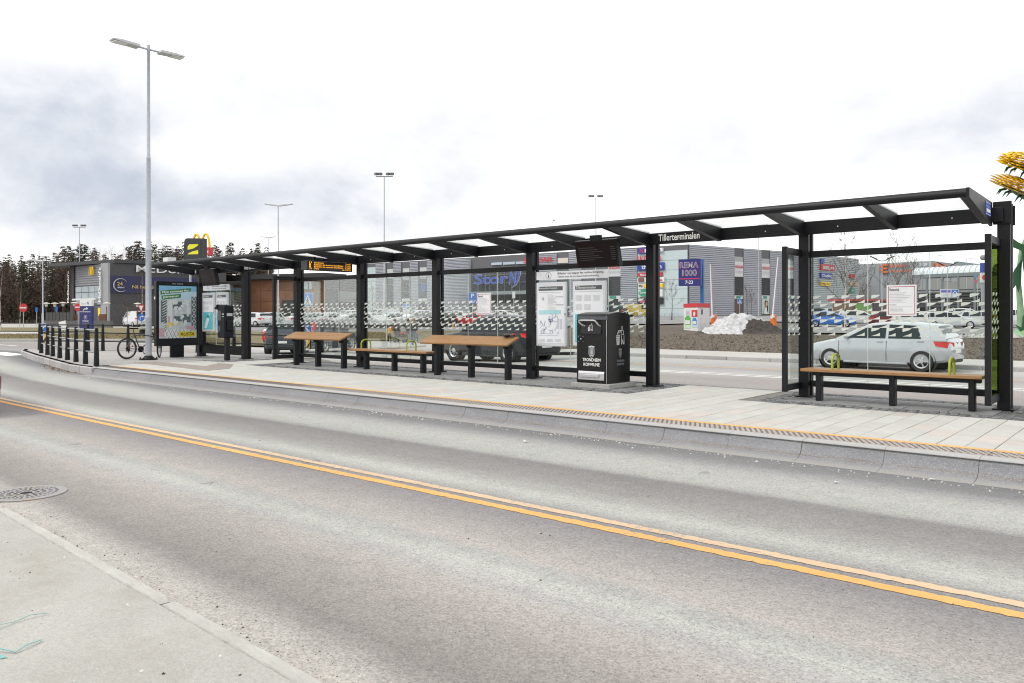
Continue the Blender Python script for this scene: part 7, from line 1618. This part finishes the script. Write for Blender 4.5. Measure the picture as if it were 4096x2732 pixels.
# gas bottle kiosk
A, B, Cc = Fac(2735,69,2791,66.2), Fac(2791,66.2,2838,68), None; ki = thing('gas_bottle_kiosk', 'white vending kiosk with a red top and green and blue bottle pictures', 'kiosk', at(2790,67)); z0, z1 = gz(*W(2790,67))-.1, vz(1214,66.2)
bk = (A.p0+(B.p1-B.p0)); foot('cabinet', [tuple(p[:2]) for p in (A.p0, A.p1, B.p1, bk)], z0, z1, SWH, ki); foot('red_top', [tuple((p+(p-(A.p0+B.p1)/2)*.03)[:2]) for p in (A.p0, A.p1, B.p1, bk)], z1-.32, z1+.02, SRED, ki)
A.box('green_panel', A.r(2737,1313,2764,1268), M('kiosk_pale_green', (.5,.66,.45), .6), ki, .02, .02); A.box('blue_panel', A.r(2767,1310,2790,1268), M('kiosk_pale_blue', (.45,.58,.68), .6), ki, .02, .02); A.box('red_panel', A.r(2767,1268,2790,1240), SRED, ki, .02, .02)
def bottle(u0, u1, v0, v1, mat, nm): mb = MB(); k = lambda u, v: (A.a(u), A.z(2760, v)); m = (u0+u1)/2; w = u1-u0; flat(A.P, [k(u0,v0),k(u1,v0),k(u1,v1+6),k(m+w*.3,v1+2),k(m+w*.25,v1-3),k(m-w*.25,v1-3),k(m-w*.3,v1+2),k(u0,v1+6)], .04, .01, mb); mb.build(nm, mat, ki)
bottle(2741,2763,1298,1266, M('bottle_green', (.10,.38,.06), .5), 'green_bottle'); bottle(2771,2788,1297,1274, M('bottle_blue', (.03,.20,.55), .5), 'blue_bottle')
A.box('bottle_label', A.r(2742,1296,2762,1281), SWH, ki, .05, .01); A.box('bottle_label', A.r(2772,1296,2787,1284), SWH, ki, .05, .01); disc(A.P, A.a(2779), A.z(2779,1256), .2, .05).build('round_mark', SWH, ki)
mb = MB()
for j, s in enumerate(('ENKELT','SMART','VENNLIG')): text(A.P, s, A.a(2745), A.z(2750,1247+7*j), A.a(2761), A.z(2750,1242+7*j), .02, off=.04, mb=mb)
mb.build('kiosk_lettering', GREY, ki)
for u0, v0, u1, v1 in ((2805,1258,2810,1238),(2800,1312,2818,1290),(2820,1312,2834,1290)): B.box('hatch', B.r(u0,v0,u1,v1), M('hatch_pale', (.62,.62,.62), .5) if v0 > 1300 else INK, ki, .02, .02)
B.box('keypad', B.r(2803,1244,2812,1232), GREY, ki, .02, .02)
# barriers
for i, (u, d, pu, pv, lab) in enumerate(((2855,72,2841,1058,'orange barrier box with a raised white pole right of the kiosk'),(3094,71,3112,1030,'orange barrier box with a raised white pole right of the snow heap'))):
    p = at(u, d, -.1); t = thing('barrier', lab, 'barrier', p); zt = vz(1259, d); MB().bbox(p.x-.22,p.x+.22,p.y-.2,p.y+.2,p.z,zt,.04).build('cabinet', M('barrier_orange', (.75,.17,.02), .5), t)
    e_ = Vector((*W(pu, d-.5), vz(pv, d))); s_ = Vector((*W(u-6 if i == 0 else u-4, d-.5), vz(1268,d))); MB().cyl(s_, e_, .075, .045, n=8).build('pole', M('pole_white', (.72,.68,.68), .5), t); MB().cyl(s_-Vector((.0,.2,0)), s_+Vector((0,.2,0)), .14, n=10).build('hub', SWH, t)
for i, u in enumerate((2668,2705)):
    p = at(u, 100); t = thing('bicycle_rack', 'steel bicycle rack hoop by the pale store panel, %s of two' % ('left','right')[i], 'bicycle rack', p, group='bicycle racks'); ff = facing(u, 100)
    for k in range(3): a = -.5+.5*k; MB().tube([ff.P.p(30/F*100+a-.2,p.z,0),ff.P.p(30/F*100+a-.2,p.z+.9,0),ff.P.p(30/F*100+a+.2,p.z+.9,0),ff.P.p(30/F*100+a+.2,p.z,0)], .03, 5).build('hoop', GALV, t)

# lamp masts
def mast(lab, u, d, vtop, kind, r0=.07):
    p = at(u, d, -.1); zt = vz(vtop, d); t = thing('lamp_mast', lab, 'street lamp', p, group='lamp masts'); f = facing(u, d); a0 = 30/F*d
    MB().lathe([(r0*1.3,p.z),(r0*1.2,p.z+(zt-p.z)*.3),(r0*.8,p.z+(zt-p.z)*.32),(r0*.55,zt),(.0,zt+.02)], (p.x,p.y,0), 10).build('mast', GALV, t, smooth=True)
    if kind == 'flood':
        MB().add([f.P.p(a0-1.0,zt-.05,-.04),f.P.p(a0+1.0,zt-.05,-.04),f.P.p(a0+1.0,zt+.05,.04),f.P.p(a0-1.0,zt+.05,.04)], [(0,1,2,3)]).build('crossbar', GALV, t); 
        for s in (-1,1):
            for k in (0,1): c = f.P.p(a0+s*(.45+.45*k),zt+.28,.1); MB().cbox((c.x,c.y,c.z),(.36,.36,.26)).build('floodlight', M('floodlight_grey', (.13,.135,.14), .5), t)
    elif kind == 'twin':
        for s in (-1,1): o = MB().add([f.P.p(a0+s*.05,zt-.05,0),f.P.p(a0+s*1.1,zt+.10,0),f.P.p(a0+s*1.1,zt+.16,0),f.P.p(a0+s*.05,zt+.05,0),f.P.p(a0+s*.05,zt-.05,-.25),f.P.p(a0+s*1.1,zt+.10,-.25),f.P.p(a0+s*1.1,zt+.16,-.25),f.P.p(a0+s*.05,zt+.05,-.25)], [(0,1,2,3),(4,7,6,5),(0,4,5,1),(1,5,6,2),(2,6,7,3),(3,7,4,0)]).build('lamp_head', M('lamp_head_grey', (.5,.52,.53), .5), t)
    elif kind == 'vee':
        for s in (-1,1): MB().tube([f.P.p(a0,zt-.05,0),f.P.p(a0+s*.35,zt+.02,0),f.P.p(a0+s*.5,zt+.12,0)], .035, 6).build('arm', BLK2, t); MB().tube([f.P.p(a0+s*.45,zt+.10,0),f.P.p(a0+s*1.15,zt+.42,0)], [.07,.05], 6).build('lamp_head', BLK2, t)
    else: MB().tube([f.P.p(a0,zt-.02,0),f.P.p(a0+(1 if kind == 'r' else -1)*1.0,zt+.10,0)], [.05,.07], 6).build('lamp_head', M('lamp_head_grey', (.5,.52,.53), .5), t)
for a in (('slim floodlight mast rising above the restaurant roof',318,128,909,'flood',.1),('slim lamp post with one small head left of the terrace',171,58,1044,'l',.06),('thin twin-headed lamp above the left part of the shelter roof',1113,62,822,'twin',.075),('small far twin-headed lamp left of the thin twin-headed one',1073,118,950,'twin',.08),
          ('dark tall floodlight mast above the middle of the shelter roof',1537,92,706,'flood',.10),('floodlight mast above the shelter roof near the waste bin',2383,120,792,'flood',.10),('thin grey pole standing before the striped wall right of the supermarket sign',3034,84,900,'r',.05),
          ('dark lamp with two raised arms between the birches',3528,74,1042,'vee',.06),('dark lamp with two raised arms before the footbridge',3789,86,1064,'vee',.06),('far single-arm lamp above the footbridge, left of two',3751,140,1022,'r',.06),('far single-arm lamp above the footbridge, right of two',3866,140,1036,'r',.06)): mast(*a)
t = thing('antenna', 'thin antenna above the shelter roof over the poster cases', 'antenna', (*W(2216,150), ZT)); MB().cyl((*W(2216,150),ZT),(*W(2216,150),vz(868,150)),.06,n=6).build('pole', GALV, t); MB().ball((*W(2216,150),vz(880,150)),.25,8,5).build('head', SWH, t)
# signs in front of the parking deck
t, f = sign_post('house_sign', 'white and blue sign with a house before the dark parking deck', 3796, 96, 0, 1158); rects(f.P, [f.r(3760,1190,3833,1157)], .06, .05).build('board', SWH, t); rects(f.P, [f.r(3763,1170,3801,1160)], .08, .01).build('lilac_bar', M('sign_lilac', (.16,.13,.5), .5), t); rects(f.P, [f.r(3805,1188,3831,1159)], .08, .01).build('blue_square', MATS['road_sign_blue'], t)
mb = MB(); k = lambda u, v: (f.a(u), vz(v, 96)); stroke(f.P, [k(3808,1174),k(3818,1164),k(3828,1174)], .10, .1, mb); stroke(f.P, [k(3812,1173),k(3812,1183),k(3824,1183),k(3824,1173)], .08, .1, mb); mb.build('house_symbol', SWH, t); rects(f.P, [f.r(3768,1181,3795,1178)], .08).build('sign_print', GREY, t)
t, f = sign_post('pinwheel_sign', 'four-coloured pinwheel sign near the footbridge', 3910, 110, 0, 1116); k = lambda u, v: (f.a(u), vz(v, 110))
for nm, c, pts in (('blue_blade',(.05,.3,.7),[(3909,1116),(3895,1104),(3905,1101)]),('orange_blade',(.75,.25,.03),[(3910,1116),(3912,1102),(3924,1101),(3922,1113)]),('green_blade',(.08,.4,.10),[(3911,1117),(3924,1121),(3923,1131),(3916,1128)]),('pink_blade',(.6,.06,.2),[(3909,1118),(3908,1128),(3902,1132),(3895,1126)])): flat(f.P, [k(*q) for q in pts][::-1], .1, .05).build(nm, M('pin_'+nm, c, .5), t)
t, f = sign_post('blue_pylon', 'blue and white pylon beside the right-hand glass panel', 3935, 84, 0, 1100); rects(f.P, [f.r(3924,1090,3950,1052)], .1, .3).build('blue_panel', SBLU, t); rects(f.P, [f.r(3924,1130,3950,1091)], .1, .3).build('white_panel', WBAN, t); rects(f.P, [f.r(3928,1240,3948,1131)], .05, .25).build('grey_shaft', M('shaft_grey', (.3,.3,.32), .6), t); disc(f.P, f.a(3937), vz(1110,84), .3, .12).build('dark_mark', SRED, t); MB().ball((*W(3932,84),vz(1030,84)), .3, 10, 6).build('grey_ball', M('ball_grey', (.25,.23,.25), .6), t)

# ================================================================ snow and gravel heap
p0 = at(2945, 60, -.1); t = thing('snow_heap', 'heap of old snow and dark gravel on the soil right of the kiosk', 'snow heap', p0)
ff = Plane(p0, (C_, S_, 0)); hr = random.Random(3)
from mathutils import noise as mn
def heap(a, b):
    def g(ca, cb, ra, rb, h): return h*math.exp(-((a-ca)/ra)**2-((b-cb)/rb)**2)
    z = g(.9,0,1.5,1.4,1.45)+g(-.6,.3,1.2,1.1,.95)+g(-2.0,-.2,1.0,.9,.42)+g(2.6,.1,.9,1.0,.6)
    return z*.82+.24*mn.fractal(Vector((a*1.6,b*1.6,1)), 1, 2, 5)*min(1, z*2)-.06
def grid(fn, keep=None, n=96):
    mb = MB(); ix = {}
    for i in range(n+1):
        for j in range(n//2+1):
            a = -4.2+8.4*i/n; b = -2.6+5.2*j/(n//2); ix[i,j] = len(mb.v); q = ff.o+ff.x*a-ff.n*b; mb.v.append(Vector((q.x,q.y,p0.z+fn(a,b))))
    for i in range(n):
        for j in range(n//2):
            a = -4.2+8.4*(i+.5)/n; b = -2.6+5.2*(j+.5)/(n//2)
            if keep is None or keep(a,b): mb.f.append((ix[i,j],ix[i+1,j],ix[i+1,j+1],ix[i,j+1]))
    return mb
grid(heap, lambda a, b: heap(a,b) > -.03).build('gravel', M('wet_gravel', (.045,.038,.033), .95, var=.5, scale=7, bump=1, bscale=14), t, smooth=False)
def snowm(a, b):
    n = mn.fractal(Vector((a*1.1+4,b*1.1,7)), 1, 2, 4)
    s = 1.0*math.exp(-((a+1.2)/1.75)**2-((b+.9)/1.5)**2)+1.0*math.exp(-((a-.55)/1.0)**2-((b-.15)/.75)**2)+.9*math.exp(-((a-1.7)/.8)**2-((b-.4)/.4)**2)
    return s+.35*n-.46-.5*math.exp(-((a-1.5)/.9)**2-((b+.7)/.8)**2)
grid(lambda a, b: heap(a,b)+min(.16, max(-.05, snowm(a,b)*.5)), lambda a, b: snowm(a,b) > -.02 and heap(a,b) > -.05).build('snow', M('old_snow', (.46,.465,.48), .8, var=.2, scale=4, bump=1.0, bscale=12, dirt=((.22,.20,.175), 2.6, .46)), t, smooth=True, angle=60)

# ================================================================ giant flower sculpture at the right edge
D0 = 52; pb = at(4150, D0, -.1); fl = thing('flower_sculpture', 'giant yellow flower sculpture with dark green leaves at the right edge', 'sculpture', pb); fF = Fac(3900,D0,4400,D0); k3 = lambda u, v, o=0: fF.P.p(fF.a(u), vz(v, D0), o)
LEAFM = M('sculpture_leaf', (.015,.095,.03), .5, var=.2, scale=1); STEM = M('sculpture_stem', (.22,.36,.20), .6, var=.2, scale=2); PET = M('sculpture_petal', (.80,.55,.015), .45, var=.12, rnd=.15); SEP = M('sculpture_sepal', (.05,.12,.03), .6)
MB().tube([k3(4088,1345),k3(4082,1240),k3(4072,1110),k3(4085,1000),k3(4140,880),k3(4180,800)], [.30,.20,.15,.14,.14,.14], 10).build('stem', STEM, fl, smooth=True)
MB().tube([k3(4110,1345,-.5),k3(4160,1100,-.5),k3(4190,850,-.5),k3(4200,690,-.5)], [.25,.18,.15,.14], 10).build('stem', STEM, fl, smooth=True)
def head(cu, cv, w, tilt, nm):
    c = k3(cu, cv); hr = random.Random(cu); sp = MB(); pe = MB(); ax = (Vector((0,0,1))+fF.P.x*tilt+fF.P.n*.42).normalized(); bx = fF.P.x-ax*fF.P.x.dot(ax); bx.normalize(); by = ax.cross(bx)
    sp.lathe([(.1,-.55),(w*.55,-.34),(w*.97,-.06),(w,.0),(.01,.05)], (0,0,0), 24); sp.v = [c+bx*p.x+by*p.y+ax*p.z for p in sp.v]
    for ring, (rr_, zz_) in enumerate(((1.04,-.08),(1.05,.08),(1.02,.24),(.97,.40),(.88,.54),(.74,.64),(.52,.71),(.26,.74))):
        m = int(26*rr_)+4
        for i in range(m):
            a = 6.283*i/m+ring*.3; l = w*.30*hr.uniform(.8,1.3); o = Vector((math.cos(a),math.sin(a),0)); s_ = Vector((-math.sin(a),math.cos(a),0))*w*.12; q0 = o*(rr_*w-.12)
            pts = [q0-s_+Vector((0,0,zz_)), q0+s_+Vector((0,0,zz_)), q0+o*l*.7+s_*.9+Vector((0,0,zz_+.08)), q0+o*l+Vector((0,0,zz_+.02)), q0+o*l*.7-s_*.9+Vector((0,0,zz_+.08)), q0+o*l*.4+Vector((0,0,zz_-.05))]
            pe.add([c+bx*p.x+by*p.y+ax*p.z for p in pts], [(0,1,2,3,4),(1,0,5),(2,1,5),(3,2,5),(4,3,5),(0,4,5)])
    s = sp.build('flower_head', SEP, fl, smooth=True); pe.build('petals', PET, s)
    hk = MB()
    for i in range(14):
        a = 6.283*i/14; o = bx*math.cos(a)+by*math.sin(a); b_ = c+o*w*.85-ax*.2; hk.tube([b_, b_+o*.25-ax*.18, b_+o*.3-ax*.55], [.09,.07,.01], 5)
    hk.build('sepals', LEAFM, s)
head(4158, 792, 2.45, .36, 'a'); head(4170, 676, 2.05, .16, 'b')
def leaf(pts, off, th=.06): mb = MB(); flat(fF.P, [(fF.a(u), vz(v, D0)) for u, v in pts], off, th, mb); return mb.build('leaf', LEAFM, fl)
leaf([(3958,955),(3968,932),(3973,914),(3986,930),(4010,955),(4040,975),(4075,990),(4060,1010),(4010,990)][::-1], .9)
leaf([(4060,990),(4075,996),(4092,1005),(4110,1030),(4130,1080),(4120,1130),(4104,1110),(4108,1160),(4092,1140),(4094,1200),(4078,1165),(4072,1120),(4066,1060)][::-1], .7)
leaf([(4068,1040),(4040,1080),(4020,1130),(4034,1120),(4030,1160),(4046,1140),(4056,1170),(4066,1120)], .5)
leaf([(4120,1345),(4150,1250),(4200,1200),(4260,1180),(4230,1260),(4170,1330)], .4)
leaf([(4085,1345),(4050,1300),(4075,1310),(4080,1260),(4100,1300)], .35)
MB().lathe([(.9,pb.z-.1),(.6,pb.z+.25),(.35,pb.z+.5)], k3(4090,1345)*1.0-Vector((0,0,k3(4090,1345).z)), 12).build('foot', STEM, fl)

# ================================================================ foreground: manhole, straps, litter
mh = Vector((-7.03, 2.29, -.178)); MS = .68; t = thing('manhole_cover', 'round grey drain grating in the road by the near kerb', 'manhole cover', mh); IRON = M('cast_iron', (.30,.29,.285), .6, .4, var=.15, scale=20, dirt=((.33,.24,.12), 5, .55)); DRAIN_SHADE = M('drain_shade', (.015,.014,.013), .9)
MB().lathe([(.42*MS,-.002),(.42*MS,.006),(.37*MS,.008),(.37*MS,.0)], mh, 40).build('ring', IRON, t); MB().lathe([(.368*MS,.001),(.0,.001)], mh, 32).build('shaft_shade', DRAIN_SHADE, t)  # flat black disc paints the shade below the grate
for rr_, w in ((.35*MS,.014),(.285*MS,.008),(.215*MS,.008),(.145*MS,.008),(.08*MS,.008)): MB().lathe([(rr_+w,.003),(rr_+w,.008),(rr_-w,.008),(rr_-w,.003)], mh, 36).build('grate_ring', IRON, t)
for i in range(32):
    a = 6.283*i/32; c, s = math.cos(a), math.sin(a); r0 = MS*(.08 if i % 4 == 0 else .145 if i % 2 == 0 else .215)
    m = MB(); q = Vector((-s,c,0))*.008; p, e_ = mh+Vector((c,s,0))*r0, mh+Vector((c,s,0))*.355*MS; m.add([p-q+Vector((0,0,.0075)),e_-q+Vector((0,0,.0075)),e_+q+Vector((0,0,.0075)),p+q+Vector((0,0,.0075)),p-q,e_-q,e_+q,p+q], [(0,1,2,3),(0,4,5,1),(1,5,6,2),(2,6,7,3),(3,7,4,0)]); m.build('grate_bar', IRON, t)
STR = M('green_strap', (.16,.40,.36), .5, var=.15)
def strap(lab, pts, w):
    P_ = [onz(u, v, -.098) for u, v in pts]; mb = MB()
    for i, p in enumerate(P_):
        d = (P_[min(i+1,len(P_)-1)]-P_[max(0,i-1)]).normalized(); q = Vector((-d.y,d.x,0))*w/2; z = Vector((0,0,.004+.012*math.sin(i*1.7)**2)); mb.v += [p-q+z, p+q+z]
    mb.f = [(2*i,2*i+2,2*i+3,2*i+1) for i in range(len(P_)-1)]; k = len(mb.v); mb.v += [v-Vector((0,0,.0015)) for v in mb.v]; mb.f += [tuple(k+j for j in f)[::-1] for f in list(mb.f)]
    tag(mb.build('packing_strap', STR, None, True), lab, 'strap', 'green packing straps')
strap('thin green packing strap curving on the pavement, upper of two', [(-60,2545),(0,2512),(60,2490),(120,2472),(190,2457)], .005)
strap('broader green packing strap bent on the pavement, lower of two', [(-40,2606),(0,2608),(62,2612),(110,2590),(168,2564)], .008)
tag(MB().add([onz(-30,2620,-.094),onz(4,2618,-.096),onz(28,2628,-.096),onz(6,2634,-.097),onz(-30,2632,-.097)], [(0,1,2,3,4)]).build('strap_end', STR, None, True), 'torn green strap end at the left border of the pavement', 'strap')
LIT = M('paper_scrap', (.75,.75,.73), .7)
for i, (u, v, lab) in enumerate(((2096,1769,'crumpled white paper scrap lying in the middle of the near road'),(1200,1668,'small white scrap on the road below the flat bench'),(3718,1921,'flat white scrap on the road by the platform kerb'),(3350,1935,'tiny white scrap on the road left of the flat one'))):
    p = onz(u, v, -.178); r = random.Random(i); s = .03 if i else .035; mb = MB(); vs = [p+Vector((r.uniform(-1,1)*s*1.4, r.uniform(-1,1)*s, r.uniform(0,.8)*s)) for _ in range(7)]; mb.add(vs, [(0,1,2),(1,3,2),(2,3,4),(4,5,2),(5,6,0),(3,6,4)]); tag(mb.build('paper_scrap', LIT, None, True), lab, 'litter', 'scraps of paper on the road')
